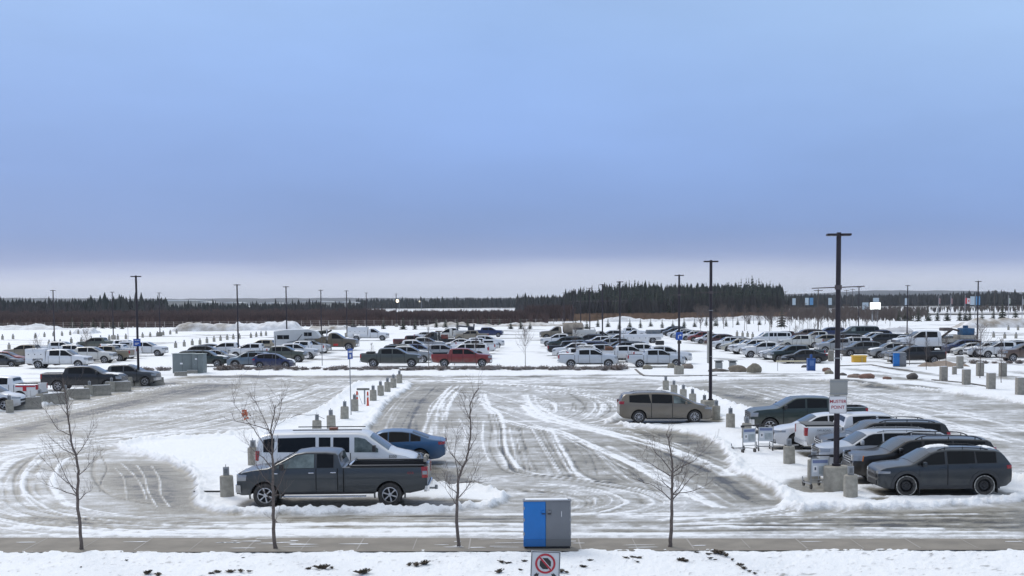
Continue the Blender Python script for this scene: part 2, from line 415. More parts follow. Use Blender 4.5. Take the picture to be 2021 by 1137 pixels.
def make_vehicle(name, S, body_mat, cat='car'):
    """S holds the measurements; returns the Empty that carries all parts"""
    root = empty(name); sh = Shell(S); V, F = sh.mesh()
    me = mesh_from(V, F, 'body', smooth=False)
    bm = bmesh.new(); bm.from_mesh(me); bmesh.ops.remove_doubles(bm, verts=bm.verts, dist=1e-5); bmesh.ops.recalc_face_normals(bm, faces=bm.faces); bm.to_mesh(me); bm.free()
    body = obj('body', me, [body_mat, UNDER, BLK], root)
    r = S['wr']; wa = S.get('well', r+.075); cut = []
    for wx in S['wheels']:
        for sg in (1, -1):
            c = MB(); y0, y1 = sorted((sg*(sh.W-.34), sg*(sh.W+.3))); c.lathe_y([(0, y0), (wa, y0), (wa, y1), (0, y1)], wx, r, 28)
            cm = c.mesh('c', smooth=False); b_ = bmesh.new(); b_.from_mesh(cm); bmesh.ops.remove_doubles(b_, verts=b_.verts, dist=1e-5); bmesh.ops.recalc_face_normals(b_, faces=b_.faces); b_.to_mesh(cm); b_.free()
            cut.append(obj('cutter', cm))
    if 'bed' in S:
        b0, b1, bw, bz = S['bed']; c = MB(); c.box(b0, b1, -bw, bw, bz, 3.0); cut.append(obj('cutter', c.mesh('c', smooth=False)))
    me = apply_bool(body, cut)
    while len(me.materials) < 3: me.materials.append(None)
    for i, q in enumerate((body_mat, UNDER, BLK)): me.materials[i] = q
    cen = np.empty(len(me.polygons)*3); me.polygons.foreach_get('center', cen); cen = cen.reshape(-1, 3)
    nor = np.empty(len(me.polygons)*3); me.polygons.foreach_get('normal', nor); nor = nor.reshape(-1, 3)
    mi = np.zeros(len(cen), dtype=np.int32)
    for wx in S['wheels']:
        d = np.hypot(cen[:,0]-wx, cen[:,2]-r); inw = (d < wa+.01) & (np.abs(cen[:,1]) < sh.W-.0) & ((nor[:,0]*(cen[:,0]-wx)+nor[:,2]*(cen[:,2]-r) < -.3*d*.5) | ((np.abs(nor[:,1]) > .9) & (np.abs(cen[:,1]) < sh.W-.3)))
        mi[inw] = 1
    mi[nor[:,2] < -.75] = 1
    if 'bed' in S:
        b0, b1, bw, bz = S['bed']; ib = (cen[:,0] > b0-.01) & (cen[:,0] < b1+.01) & (np.abs(cen[:,1]) < bw+.01) & (cen[:,2] > bz-.01) & (cen[:,2] < sh.zt((b0+b1)/2)-.005); mi[ib] = 2
    me.polygons.foreach_set('material_index', mi); me.polygons.foreach_set('use_smooth', [True]*len(mi)); me.set_sharp_from_angle(angle=R(33))
    belt = lambda x: interp(sh.belt, x)
    det = S.get('detail', 1)
    # glass
    for sg in (1, -1):
        for wn in S['windows']:
            x0, x1 = wn[0], wn[1]; s0, s1 = (wn[2], wn[3]) if len(wn) > 3 else (0, 0)
            wm = GLASS3 if (len(wn) > 4) else GLASS
            gp = S.get('wgap', .10)
            if S.get('winframe', det >= 2):
                pm(sh.window(x0-.022, x1+.022, sg, s0, s1, gap=gp-.02, low=.018, eps=.004), 'window_frame', S.get('framemat', BLK), root)
            pm(sh.window(x0, x1, sg, s0, s1, gap=gp, eps=.010), 'side_window', wm, root)
    a, b = S['screen']; pm(sh.toppatch(a, b, eps=.010, inset=(.03, .05), n=8), 'windscreen', GLASS2, root)
    if 'rearscreen' in S:
        a, b = S['rearscreen']; pm(sh.toppatch(a, b, eps=.010, f0=-.86, f1=.86, n=8), 'rear_window', GLASS, root)
    # doors
    if S.get('doors'):
        for sg in (1, -1):
            edges = sorted(set(round(e_, 3) for q_ in S['doors'] for e_ in q_)); edges = [e_ for i_, e_ in enumerate(edges) if i_ == 0 or e_-edges[i_-1] > .1]
            for e_ in edges:
                if min(abs(e_-wx) for wx in S['wheels']) > wa+.02: pm(sh.strip(e_-.014, e_+.014, lambda x: sh.zb(x)+.08, lambda x: belt(x)+.01, .013, sg, nx=1, nz=7), 'shut_line', UNDER, root)
            for k, (x0, x1) in enumerate(S['doors']):
                def lo(x):
                    z = sh.zb(x)+.10
                    for wx in S['wheels']:
                        dx = abs(x-wx)
                        if dx < wa+.07: z = max(z, r+math.sqrt(max((wa+.07)**2-dx*dx, 0)))
                    return z
                d_ = pm(sh.strip(x0, x1, lo, lambda x: max(belt(x)+.005, lo(x)+.02), .010, sg, nx=16, nz=7), 'door', body_mat, root)
                hx = x0+.14 if not S.get('slide') or k == 0 else x1-.14; hz = belt(hx)-.13
                h = MB(); hy = sh.side(hx, hz); yy = sorted((sg*(hy+.008), sg*(hy+.045))); h.box(hx-.09, hx+.09, yy[0], yy[1], hz-.018, hz+.018, bev=.008)
                h.build('door_handle', S.get('handlemat', body_mat), d_)
    # mirrors
    mx_, mz_ = S['mirror']
    for sg in (1, -1):
        h = MB(); y = sh.side(mx_, mz_); ms = S.get('msize', 1.0)
        q = sorted((sg*(y+.05), sg*(y+.05+.20*ms))); h.box(mx_-.07, mx_+.05, q[0], q[1], mz_-.02, mz_+.15*ms, bev=.035); q = sorted((sg*(y-.04), sg*(y+.08))); h.box(mx_-.03, mx_+.03, q[0], q[1], mz_-.01, mz_+.04)
        h.build('wing_mirror', S.get('mirrormat', body_mat), root)
    # wheels
    tm, dm, ring = wheel_meshes(r, S.get('wd', .23), S.get('rim', .66), S.get('spokes', 6), S.get('steel', False), S.get('snowring', False))
    tm.materials.append(RUB); dm.materials.append(RIMB); dm.materials.append(S.get('rimmat', RIM))
    for wx in S['wheels']:
        for sg in (1, -1):
            o = obj('wheel', tm, None, root, (wx, sg*(sh.W-S.get('wd', .23)/2-.035), r)); o.rotation_euler = (0, 0, 0 if sg > 0 else math.pi)
            obj('rim', dm, None, o)
            if ring:
                if not ring.materials: ring.materials.append(mat('salt_ring', (.55,.54,.50), .9, noise=.4, nscale=12, col2=(.12,.12,.11)))
                obj('salt_ring', ring, None, o)
            if S.get('flaps') :
                h = MB(); h.box(-.015, .015, -.12, .12, -.18, .14); h.build('mud_flap', BLK, root, (wx-r-.10, sg*(sh.W-.17), r-.08))
            if S.get('archtrim'):
                pm(sh.arch(wx, r, wa-.005, wa+S['archtrim'], sg, eps=S.get('archeps', .022)), 'wheel_arch_trim', body_mat if S.get('archmat') == 'body' else S.get('archmat', TRIM), root)
    for sg in (1, -1):
        if S.get('cladding'):
            x0, x1 = S['wheels'][1]+wa, S['wheels'][0]-wa
            pm(sh.strip(x0, x1, lambda x: sh.zb(x)-.01, lambda x: sh.zb(x)+S['cladding'], .016, sg), 'sill_trim', S.get('cladmat') or S.get('archmat', TRIM), root)
        if S.get('steps'):
            x0, x1 = S['wheels'][1]+wa+S.get('step0', .3), S['wheels'][0]-wa-.1; h = MB(); q = sorted((sg*(sh.W-.10), sg*(sh.W+.06))); z = sh.zb(0)-.06
            h.box(x0, x1, q[0], q[1], z-.035, z, bev=.012); h.box(x0+.2, x0+.26, -.2 if sg < 0 else q[0]-.2, .2 if sg < 0 else q[1]-.1, z-.02, z+.06) if False else None
            h.build('side_step', S.get('stepmat', BLK), root)
        if S.get('rails'):
            x0, x1 = S['rails']; pts = []
            for k in range(13):
                x = x0+(x1-x0)*k/12; e = min(k, 12-k); lift = (0.0, .05, .07)[min(e, 2)]*S.get('railh', 1); pts.append((x, sg*(sh.ytop(x)-.03), sh.zt(x)-sh.crown+.005+lift))
            h = MB(); h.tube(pts, .02, 8)
            for x in (x0+.25, (x0+x1)/2, x1-.25): h.tube([(x, sg*(sh.ytop(x)-.03), sh.zt(x)-.05), (x, sg*(sh.ytop(x)-.03), sh.zt(x)+.04)], .018, 6)
            h.build('roof_rail', S.get('railmat', BLK), root)
    # ends
    for key, nm, m_ in (('bumper', 'front_bumper', S.get('bumpermat', BLK)), ('rbumper', 'rear_bumper', S.get('bumpermat', BLK))):
        if key in S:
            z0, z1, e = S[key]; d = S.get('bwrap', 1.25); pm(sh.band(1 if key == 'bumper' else -1, -d, d, z0, z1, e, n=28), nm, m_, root)
    if 'grille' in S:
        z0, z1, d = S['grille'][:3]; g = pm(sh.band(1, -d, d, z0, z1, .012, n=10), 'grille', S.get('grillemat', BLK), root)
        h = MB(); nb = S.get('bars', 3)
        for k in range(nb): z = z0+(z1-z0)*(k+.5)/nb; h.box(sh.L+.012, sh.L+.03, -d*.96, d*.96, z-.014, z+.014)
        h.build('grille_bar', S.get('barmat', CHR), g)
        q = MB(); q.box(sh.L+.02, sh.L+.045, -.26, .26, z0-.22, z0-.07); q.build('number_plate', mat('plate', (.62,.62,.60), .5), root) if S.get('plate') else None
    if 'head' in S:
        s0, s1, z0, z1 = S['head']
        for sg in (1, -1):
            h = pm(sh.band(1, sg*s0, sg*s1, z0, z1, .014, n=10, z0b=z0+S.get('headrise', .03), z1b=z1+S.get('headrise', .03)*.3), 'headlight', S.get('headmat', LCLR), root)
            if S.get('amber'): sa = s1-.045; pm(sh.band(1, sg*sa, sg*s1, z0+.02, z1, .02, n=4), 'turn_signal', LAMB, h)
    if 'tail' in S:
        s0, s1, z0, z1 = S['tail']
        for sg in (1, -1):
            h = pm(sh.band(-1, sg*s0, sg*s1, z0, z1, .016, n=8, z0b=S.get('tailz0b')), 'tail_light', LRED, root)
            if S.get('tailwhite'): zm = (z0+z1)/2; pm(sh.band(-1, sg*(s0+.02), sg*(s1-.02), zm-.07, zm+.05, .024, n=5), 'reversing_lens', LCLR, h)
    if 'lowgrille' in S:
        z0, z1, d = S['lowgrille']; pm(sh.band(1, -d, d, z0, z1, S.get('lowe', .02), n=10), 'lower_grille', BLK, root)
    if S.get('cabgap') is not None:
        gx = S['cabgap']
        for sg in (1, -1): pm(sh.strip(gx-.02, gx+.02, lambda x: sh.zb(x), lambda x: min(belt(x), sh.zt(x)-.1)+.04, .004, sg, nx=2, nz=8), 'cab_gap', UNDER, root)
    if S.get('tonneau'):
        b0, b1, bw, bz = S['bed']; h = MB(); z = sh.zt((b0+b1)/2)-.01; h.box(b0-.04, b1+.02, -bw-.05, bw+.05, z, z+.035, bev=.015); h.build('tonneau_cover', BLK if S['tonneau'] == 1 else S['tonneau'], root)
    for (xa, xb, f0, f1, th) in S.get('snow', []):
        n = 10; V, F = sh.toppatch(xa, xb, f0, f1, .004, n=14, m=10, inset=(.1, .1)); rnd = random.Random(int(xa*100)+int(S['W']*1000)); nv = len(V); V2 = []
        for i, (x, y, z) in enumerate(V):
            r_, c_ = divmod(i, 11); e = min(r_, 14-r_, c_, 10-c_); hgt = th*(0, .6, .9, 1, 1, 1, 1, 1)[min(e, 7)]*rnd.uniform(.7, 1.2)
            V2.append((x+(rnd.uniform(-.05, .05) if e == 0 else 0), y+(rnd.uniform(-.05, .05) if e == 0 else 0), z+hgt))
        pm((V2, F), 'snow_patch', SNOWM, root)
    root['shellW'] = S['W']
    return root, sh

def sc_pts(p, fx=1.0, fz=1.0): return [(x*fx, z*fz) for x, z in p]
SPEC = {}
SPEC['crew'] = dict(W=2.03, wr=.41, wheels=(2.0, -1.70), wd=.27, rc=.07, tumble=13, kf=.16, kr=.03, rf=.5, rr=.2, sillw=.95,
    top=[(-2.95,1.37),(-1.30,1.37),(-1.24,1.50),(-1.14,1.84),(-1.02,1.92),(-.6,1.95),(0,1.97),(.60,1.94),(.78,1.87),(1.50,1.40),(1.66,1.34),(2.2,1.30),(2.65,1.25),(2.83,1.18),(2.91,1.08),(2.95,.98)],
    bot=[(-2.95,.62),(-2.7,.52),(-2.3,.46),(2.4,.42),(2.8,.40),(2.95,.44)], belt=[(-3,1.30),(-1.3,1.30),(1.6,1.27),(3,1.2)],
    windows=[(.22,1.40,0,0),(-.88,.12,0,0)], cladding=.05, cladmat=BLK, archtrim=.05, archeps=.018, archmat='body', screen=(.80,1.50), rearscreen=(-1.22,-1.15), doors=[(.17,1.33),(-.98,.13)], mirror=(1.25,1.30), msize=1.3, mirrormat=BLK,
    bed=(-2.86,-1.40,.76,.90), bumper=(.50,.76,.05), rbumper=(.52,.72,.06), bumpermat=CHR, bwrap=1.05, grille=(.80,1.10,.66), head=(.68,1.22,.88,1.10), tail=(.80,1.10,.95,1.30), cabgap=-1.33, spokes=6, steps=True, lowgrille=(.44,.52,.8))
SPEC['extcab'] = dict(SPEC['crew'], wheels=(2.22, -1.93), detail=2,
    top=[(-3.18,1.37),(-.52,1.37),(-.46,1.50),(-.36,1.84),(-.26,1.92),(.2,1.96),(.85,1.96),(1.08,1.90),(1.80,1.42),(1.96,1.36),(2.5,1.31),(2.9,1.24),(3.06,1.17),(3.14,1.07),(3.18,.98)],
    bot=[(-3.18,.62),(-2.95,.54),(-2.6,.47),(2.65,.44),(3.0,.42),(3.18,.46)], belt=[(-3.2,1.31),(-.5,1.31),(1.85,1.28),(3.2,1.2)],
    windows=[(.52,1.72,0,0,1),(-.20,.42,0,0)], screen=(1.10,1.80), rearscreen=(-.45,-.37), doors=[(.47,1.62),(-.33,.44)], mirror=(1.52,1.32), bed=(-3.08,-.64,.76,.88), cabgap=-.56,
    tailwhite=True, tail=(.78,1.16,.98,1.34), handlemat=CHR, stepmat=CHR, rim=.64)
SPEC['cross'] = dict(W=1.86, wr=.36, wheels=(1.37, -1.32), wd=.22, tumble=19, kf=.30, kr=.16, rf=.8, rr=.6,
    top=[(-2.30,.92),(-2.27,1.08),(-2.16,1.26),(-1.98,1.46),(-1.80,1.58),(-1.5,1.645),(-.8,1.69),(-.1,1.69),(.30,1.64),(.52,1.57),(1.12,1.20),(1.26,1.13),(1.7,1.06),(2.05,.97),(2.2,.89),(2.27,.80),(2.30,.70)],
    bot=[(-2.3,.48),(-2.1,.34),(-1.6,.27),(1.6,.25),(2.1,.27),(2.3,.34)], belt=[(-2.3,1.13),(0,1.08),(1.2,1.03),(2.3,.95)],
    windows=[(.05,1.00,0,0),(-.98,-.05,0,0),(-1.72,-1.06,0,.1)], screen=(.52,1.12), rearscreen=(-2.17,-1.84), doors=[(-.0,.94),(-1.02,-.04)], mirror=(.80,1.06), rails=(-1.5,.25),
    archtrim=.07, cladding=.12, grille=(.60,.72,.52), grillemat=BLK, bars=2, barmat=BLK, head=(.52,1.12,.76,.86), tail=(.55,1.0,.94,1.06), lowgrille=(.34,.5,.5), spokes=5)
SPEC['suv'] = dict(W=2.02, wr=.40, wheels=(1.62, -1.45), wd=.26, tumble=15, kf=.22, kr=.10, rf=.6, rr=.5, rc=.08,
    top=[(-2.62,1.05),(-2.60,1.28),(-2.52,1.52),(-2.40,1.76),(-2.25,1.84),(-1.2,1.89),(0,1.89),(.50,1.85),(.70,1.78),(1.30,1.32),(1.45,1.25),(2.1,1.18),(2.45,1.11),(2.57,1.0),(2.62,.88)],
    bot=[(-2.62,.52),(-2.4,.42),(-1.9,.36),(2.0,.34),(2.4,.34),(2.62,.42)], belt=[(-2.6,1.24),(0,1.20),(1.3,1.18),(2.6,1.1)],
    windows=[(.15,1.18,0,0),(-.95,.05,0,0),(-2.18,-1.05,0,.05)], screen=(.72,1.30), rearscreen=(-2.58,-2.42), doors=[(.10,1.12),(-1.0,.06)], mirror=(.98,1.20), msize=1.1, rails=(-2.0,.3),
    archtrim=.05, cladding=.1, grille=(.74,1.0,.5), head=(.52,1.12,.86,1.02), tail=(.72,1.06,.98,1.35), lowgrille=(.42,.6,.6), spokes=6)
SPEC['sedan'] = dict(W=1.80, wr=.33, wheels=(1.38, -1.31), wd=.21, tumble=22, kf=.30, kr=.22, rf=.8, rr=.7,
    top=[(-2.35,.74),(-2.33,.98),(-2.2,1.06),(-1.95,1.09),(-1.70,1.13),(-.95,1.40),(-.55,1.45),(-.1,1.46),(.28,1.42),(.50,1.34),(1.10,1.03),(1.25,.98),(1.8,.91),(2.15,.80),(2.30,.68),(2.35,.58)],
    bot=[(-2.35,.42),(-2.1,.28),(-1.6,.22),(1.6,.20),(2.1,.20),(2.35,.26)], belt=[(-2.3,1.0),(-1.2,.99),(1.1,.91),(2.3,.7)],
    windows=[(.05,.98,0,0),(-.85,-.03,0,0),(-1.32,-.93,0,0)], screen=(.50,1.10), rearscreen=(-1.66,-.98), doors=[(0,.95),(-.92,-.03)], mirror=(.80,.95), wgap=.085,
    grille=(.42,.56,.5), barmat=BLK, bars=2, head=(.5,1.08,.60,.70), tail=(.50,.98,.86,.98), lowgrille=(.24,.36,.5), spokes=5, winframe=True)
SPEC['hatch'] = dict(SPEC['sedan'], top=[(-2.05,.80),(-2.03,1.02),(-1.95,1.15),(-1.70,1.36),(-1.45,1.46),(-.8,1.53),(-.1,1.53),(.28,1.47),(.50,1.39),(1.12,1.04),(1.27,.99),(1.7,.92),(1.98,.82),(2.08,.7),(2.12,.58)],
    bot=[(-2.05,.42),(-1.9,.28),(-1.5,.22),(1.5,.20),(1.95,.20),(2.12,.26)], wheels=(1.32,-1.28), rearscreen=(-1.92,-1.50), windows=[(.05,.98,0,0),(-.80,-.03,0,0),(-1.5,-.88,0,.1)], belt=[(-2.05,1.04),(1.1,.94),(2.1,.7)], spokes=5)
SPEC['minivan'] = dict(W=2.0, wr=.36, wheels=(1.58, -1.51), wd=.22, tumble=17, kf=.34, kr=.14, rf=.95, rr=.5, detail=2, slide=True,
    top=[(-2.58,.95),(-2.56,1.15),(-2.46,1.42),(-2.36,1.62),(-2.22,1.70),(-1.4,1.755),(-.5,1.775),(.2,1.74),(.62,1.66),(.85,1.58),(1.55,1.17),(1.72,1.10),(2.1,1.01),(2.4,.90),(2.53,.79),(2.58,.66)],
    bot=[(-2.58,.46),(-2.4,.32),(-2.0,.26),(2.0,.22),(2.4,.22),(2.58,.30)], belt=[(-2.58,1.20),(-1.5,1.13),(1.5,1.06),(2.5,.9)],
    windows=[(.42,1.42,0,0,1),(-.78,.34,0,0),(-2.02,-.84,0,-.28)], screen=(.87,1.55), rearscreen=(-2.54,-2.38), doors=[(.38,1.36),(-.82,.34)], mirror=(1.10,1.10), rails=(-1.9,.2), railmat=GALV, railh=.5,
    grille=(.55,.70,.5), bars=2, head=(.55,1.15,.76,.86), tail=(.62,1.10,1.08,1.24), lowgrille=(.26,.40,.6), spokes=10, wgap=.13, winframe=True, framemat=BLK, cladding=.06)
SPEC['bigvan'] = dict(W=2.0, wr=.38, wheels=(1.80, -1.72), wd=.25, tumble=8, kf=.16, kr=.10, rf=.5, rr=.3, rc=.12, crown=.05, detail=2,
    top=[(-2.94,.9),(-2.93,1.3),(-2.88,1.62),(-2.78,1.93),(-2.66,2.05),(-2.4,2.10),(-1,2.13),(.8,2.12),(1.08,2.06),(1.22,1.96),(1.88,1.46),(2.05,1.36),(2.5,1.24),(2.8,1.12),(2.9,1.0),(2.94,.88)],
    bot=[(-2.94,.56),(-2.6,.45),(2.5,.40),(2.94,.46)], belt=[(-2.94,1.34),(1.9,1.30),(2.94,1.1)],
    windows=[(.66,1.52,0,0,1),(-.10,.48,0,0),(-.62,-.20,0,0),(-2.10,-.74,0,0),(-2.62,-2.24,0,.05)], screen=(1.22,1.88), rearscreen=(-2.90,-2.80), doors=[(.60,1.62),(-.66,.52)], mirror=(1.40,1.34), msize=1.4, mirrormat=BLK,
    bumper=(.46,.68,.06), rbumper=(.50,.66,.06), bumpermat=CHR, bwrap=1.0, grille=(.74,1.02,.55), head=(.58,1.02,.80,1.0), tail=(.80,1.06,1.0,1.35), spokes=8, wgap=.26, winframe=False, rimmat=CHR, slide=True)
def squash(S, k, z0=1.3):
    S['top'] = [(x, z if z < z0 else z0+(z-z0)*k) for x, z in S['top']]
for key_, k_ in (('crew', .84), ('extcab', .84), ('suv', .84), ('cross', .90), ('minivan', .92)): squash(SPEC[key_], k_, 1.42 if key_ in ('crew', 'extcab') else 1.25)
B_ = SPEC['bigvan']; B_['top'] = [(x, z*.95) for x, z in B_['top']]; B_['belt'] = [(-2.94,1.27),(1.9,1.24),(2.94,1.05)]; B_['wgap'] = .20
E = SPEC['extcab']; E['top'] = [({1.80: 1.98, 1.96: 2.12, 1.08: 1.20}.get(x, x), z) for x, z in E['top']]; E['top'] = [({-.52: -.36, -.46: -.30, -.36: -.21, -.26: -.12}.get(x, x), z) for x, z in E['top']]; E['cabgap'] = -.40; E['rearscreen'] = (-.29,-.22); E['bed'] = (-3.08,-.48,.76,.88); E['screen'] = (1.22, 1.98); E['windows'] = [(.58,1.90,0,0,1),(-.06,.48,0,0)]; E['doors'] = [(.53,1.74),(-.20,.51)]; E['mirror'] = (1.64,1.30)
# ------------------------------------------------------------------ ground
def vnoise(x, y, seed=0):
    xi = np.floor(x).astype(np.int64); yi = np.floor(y).astype(np.int64); fx = x-xi; fy = y-yi
    fx = fx*fx*(3-2*fx); fy = fy*fy*(3-2*fy)
    def h(a, b):
        n = (a*374761393+b*668265263+seed*982451653) & 0x7fffffff; n = (n ^ (n >> 13))*1274126177 & 0x7fffffff; n = (n ^ (n >> 16)) & 0xffff
        return n/65535.0
    return (h(xi,yi)*(1-fx)+h(xi+1,yi)*fx)*(1-fy)+(h(xi,yi+1)*(1-fx)+h(xi+1,yi+1)*fx)*fy
def fbm(x, y, o=4, seed=0):
    s = 0; a = .5; t = 0
    for k in range(o): s = s+a*vnoise(x*2**k+17.3*k, y*2**k-9.1*k, seed+k); t += a; a *= .5
    return s/t
def poly_sd(X, Y, P):
    "signed distance to a closed outline, negative inside"
    P = np.array(P, float); d = np.full(X.shape, 1e9); ins = np.zeros(X.shape, bool); n = len(P)
    for i in range(n):
        a, b = P[i], P[(i+1) % n]; e = b-a; L2 = max(e@e, 1e-9)
        t = np.clip(((X-a[0])*e[0]+(Y-a[1])*e[1])/L2, 0, 1); dx = X-a[0]-t*e[0]; dy = Y-a[1]-t*e[1]; d = np.minimum(d, dx*dx+dy*dy)
        c = ((a[1] > Y) != (b[1] > Y)) & (X < (b[0]-a[0])*(Y-a[1])/((b[1]-a[1]) if abs(b[1]-a[1]) > 1e-9 else 1e-9)+a[0]); ins ^= c
    d = np.sqrt(d); return np.where(ins, -d, d)
def smooth_line(P, n=6):
    P = [np.array(p, float) for p in P]; out = []
    for i in range(len(P)-1):
        p0 = P[max(i-1, 0)]; p1 = P[i]; p2 = P[i+1]; p3 = P[min(i+2, len(P)-1)]
        for k in range(n):
            t = k/n; out.append(.5*((2*p1)+(-p0+p2)*t+(2*p0-5*p1+4*p2-p3)*t*t+(-p0+3*p1-3*p2+p3)*t**3))
    out.append(P[-1]); return out
def line_d(X, Y, P):
    d = np.full(X.shape, 1e9)
    for a, b in zip(P, P[1:]):
        e = b-a; L2 = max(e@e, 1e-9); t = np.clip(((X-a[0])*e[0]+(Y-a[1])*e[1])/L2, 0, 1); dx = X-a[0]-t*e[0]; dy = Y-a[1]-t*e[1]; d = np.minimum(d, dx*dx+dy*dy)
    return np.sqrt(d)
def GP(L): return [G(*p) for p in L]
KERB_Y = G(1010, 1061)[1]            # the street side of the pavement
WALK_Y = G(1010, 1084)[1]            # the verge side
KS = -.0415
# outlines of what lies on the ground, read off the photograph and laid on the ground plane
ROAD = [(-95, 60), (-55, 64)]+GP([(0,812),(75,803),(200,774),(270,757),(330,747),(420,742),(800,741),(1000,742),(1250,746),(1330,752),(1420,752),(1560,745),(1600,748),(1700,760),(1760,764),(1880,776),(1960,786),(2100,812)])+[(34, 66), (55, 60), (95, 58), (95, KERB_Y-6.0), (-95, KERB_Y+2.0)]
ISL1 = GP([(228,882),(262,871),(330,866),(420,862),(500,853),(545,838),(600,822),(640,802),(672,778),(700,757),(740,752),(790,753),(814,759),(800,773),(770,790),(745,822),(722,856),(735,885),(790,925),(850,958),(905,960),(965,968),(1006,980),(1008,990),(965,1003),(880,1009),(760,1012),(640,1013),(520,1018),(430,1013),(392,1001),(378,985),(386,965),(372,938),(335,913),(270,896)])
ISL2 = GP([(1188,836),(1215,822),(1260,800),(1300,768),(1345,763),(1390,775),(1450,800),(1500,812),(1560,818),(1640,832),(1715,848),(1800,880),(1900,915),(2060,955),(2100,985),(2021,989),(1850,1000),(1700,1008),(1640,1004),(1585,1010),(1545,1002),(1532,972),(1490,950),(1440,928),(1436,905),(1425,880),(1385,862),(1320,850),(1240,842)])
BARE = [  # worn down to dark asphalt
 (GP([(-80,862),(0,848),(150,812),(260,786),(330,768),(400,757),(480,760),(420,775),(330,792),(250,806),(150,830),(60,858),(-80,892)]), .42, .8),
 (GP([(190,920),(250,912),(330,918),(375,950),(372,985),(400,1004),(330,1000),(250,985),(200,960)]), .34, .8),
 (GP([(800,757),(900,757),(930,775),(880,800),(860,860),(760,870),(735,858),(750,820),(790,785)]), .20, .9),
 (GP([(1240,846),(1330,852),(1400,868),(1436,895),(1440,928),(1495,952),(1530,972),(1515,990),(1440,985),(1350,945),(1290,900),(1240,870)]), .34, .9),
 (GP([(1060,850),(1180,862),(1300,905),(1330,960),(1250,960),(1130,930),(1060,890)]), .16, 1.4),
 (GP([(1410,775),(1560,790),(1700,820),(1850,860),(1700,850),(1480,812)]), .25, 1.0),
 (GP([(840,915),(890,930),(958,962),(900,961),(850,955),(800,930)]), .9, .15),
 (GP([(500,995),(640,990),(900,985),(960,990),(900,1004),(760,1008),(560,1008)]), .9, .15),
 (GP([(1560,948),(1610,938),(1680,958),(1700,972),(1600,975),(1540,962)]), .75, .2),
 (GP([(1200,838),(1230,826),(1420,822),(1430,834),(1300,838)]), .9, .15),
 (GP([(1712,986),(1745,981),(1765,985),(1730,991)]), .8, .1),
 (GP([(1320,760),(1560,770),(1480,790),(1400,780)]), .2, .5),
 (GP([(-60,1022),(2100,1026),(2100,1046),(1000,1034),(-60,1050)]), .15, .6),
 (GP([(1530,1015),(2100,1002),(2100,1052),(1530,1050),(1330,1048)]), .25, .4),
]
# ridges and ruts: (line, width m, white ridge + or rut -)
TR = []
def tr(pts, wd, v, copies=0, spread=.0, seed=0):
    P = [np.array(p) for p in GP(pts)]; TR.append((smooth_line(P), wd, v)); rnd = random.Random(seed+len(TR))
    for k in range(int(copies*2.2)):
        off = rnd.uniform(-spread, spread)*1.25; Q = []
        for i, p in enumerate(P):
            a = P[max(i-1,0)]; b = P[min(i+1,len(P)-1)]; d = b-a; d = d/max(np.linalg.norm(d),1e-6); nrm = np.array((-d[1], d[0])); Q.append(p+nrm*(off+rnd.uniform(-.12,.12)))
        i0 = rnd.randint(0, max(0, len(Q)//3)); i1 = len(Q)-rnd.randint(0, max(0, len(Q)//3))
        if i1-i0 > 1: TR.append((smooth_line(Q[i0:i1]), max(.045, wd*rnd.uniform(.22,.8)), v*rnd.choice((1,.8,.6,.5,-.8,-.5))))
tr([(430,866),(340,868),(230,880),(110,893),(40,908),(8,935),(-5,965),(15,1000),(70,1020),(180,1036),(330,1046),(520,1050)], .30, .55, 10, 1.5, 1)
tr([(-30,900),(60,885),(200,870),(360,856),(520,846),(640,825),(700,790)], .5, .40, 8, 1.6, 2)
tr([(-30,985),(20,1012),(120,1030),(300,1042),(600,1052)], .16, -.5, 4, .8, 3)
tr([(90,890),(60,910),(40,940),(40,975),(90,1000),(200,1020),(380,1032),(560,1030)], .25, .35, 8, 2.2, 4)
tr([(240,915),(265,938),(280,960),(290,985)], .07, .8); tr([(270,918),(285,940),(293,970),(310,1000)], .07, .8); tr([(300,920),(315,945),(318,975),(335,1000)], .07, .8); tr([(228,925),(245,945),(250,985)], .05, .6)
tr([(205,885),(198,895),(208,915),(210,930),(200,950),(198,970)], .05, -.6)
tr([(140,800),(260,775),(400,752),(520,748),(600,752)], .18, .35, 8, 1.3, 5)
tr([(0,845),(120,820),(260,790),(380,765),(520,755)], .2, .35, 9, 2.0, 6)
tr([(180,860),(330,830),(470,800),(560,775),(600,760),(560,752)], .22, .35, 12, 4.0, 7)
tr([(260,862),(420,835),(540,800),(640,765),(690,752)], .25, .40, 10, 2.5, 8)
tr([(905,760),(888,775),(868,800),(860,830),(850,862)], .28, .85, 3, .5, 9)
tr([(760,850),(775,815),(800,785),(830,762)], .12, .35, 8, 1.8, 10)
tr([(800,870),(812,830),(835,790),(860,762)], .12, -.35, 8, 1.8, 11)
tr([(948,778),(955,800),(975,818),(982,845),(984,880),(998,912),(1020,932),(1100,943),(1180,952),(1280,970),(1330,992)], .26, .9, 3, .35, 12)
tr([(955,830),(952,865),(958,895),(966,910)], .1, .6); tr([(905,825),(918,850),(915,880)], .1, .4)
tr([(985,826),(1040,840),(1100,853),(1180,888),(1260,925),(1340,968),(1410,1000)], .22, .85, 3, .3, 13)
tr([(1092,852),(1105,880),(1122,905),(1135,930),(1168,950)], .18, .8, 2, .3, 14)
for k, (a, b, c) in enumerate([((1005,843),(1015,890),(1022,930)), ((1028,845),(1040,890),(1062,930)), ((1050,847),(1068,880),(1105,935)), ((1070,848),(1090,885),(1125,940)), ((1150,868),(1190,900),(1240,945)), ((1130,862),(1165,900),(1180,940)), ((1170,885),(1215,930),(1280,965))]): tr([a, b, c], .09, .45 if k % 2 == 0 else -.4, 2, .5, 15+k)
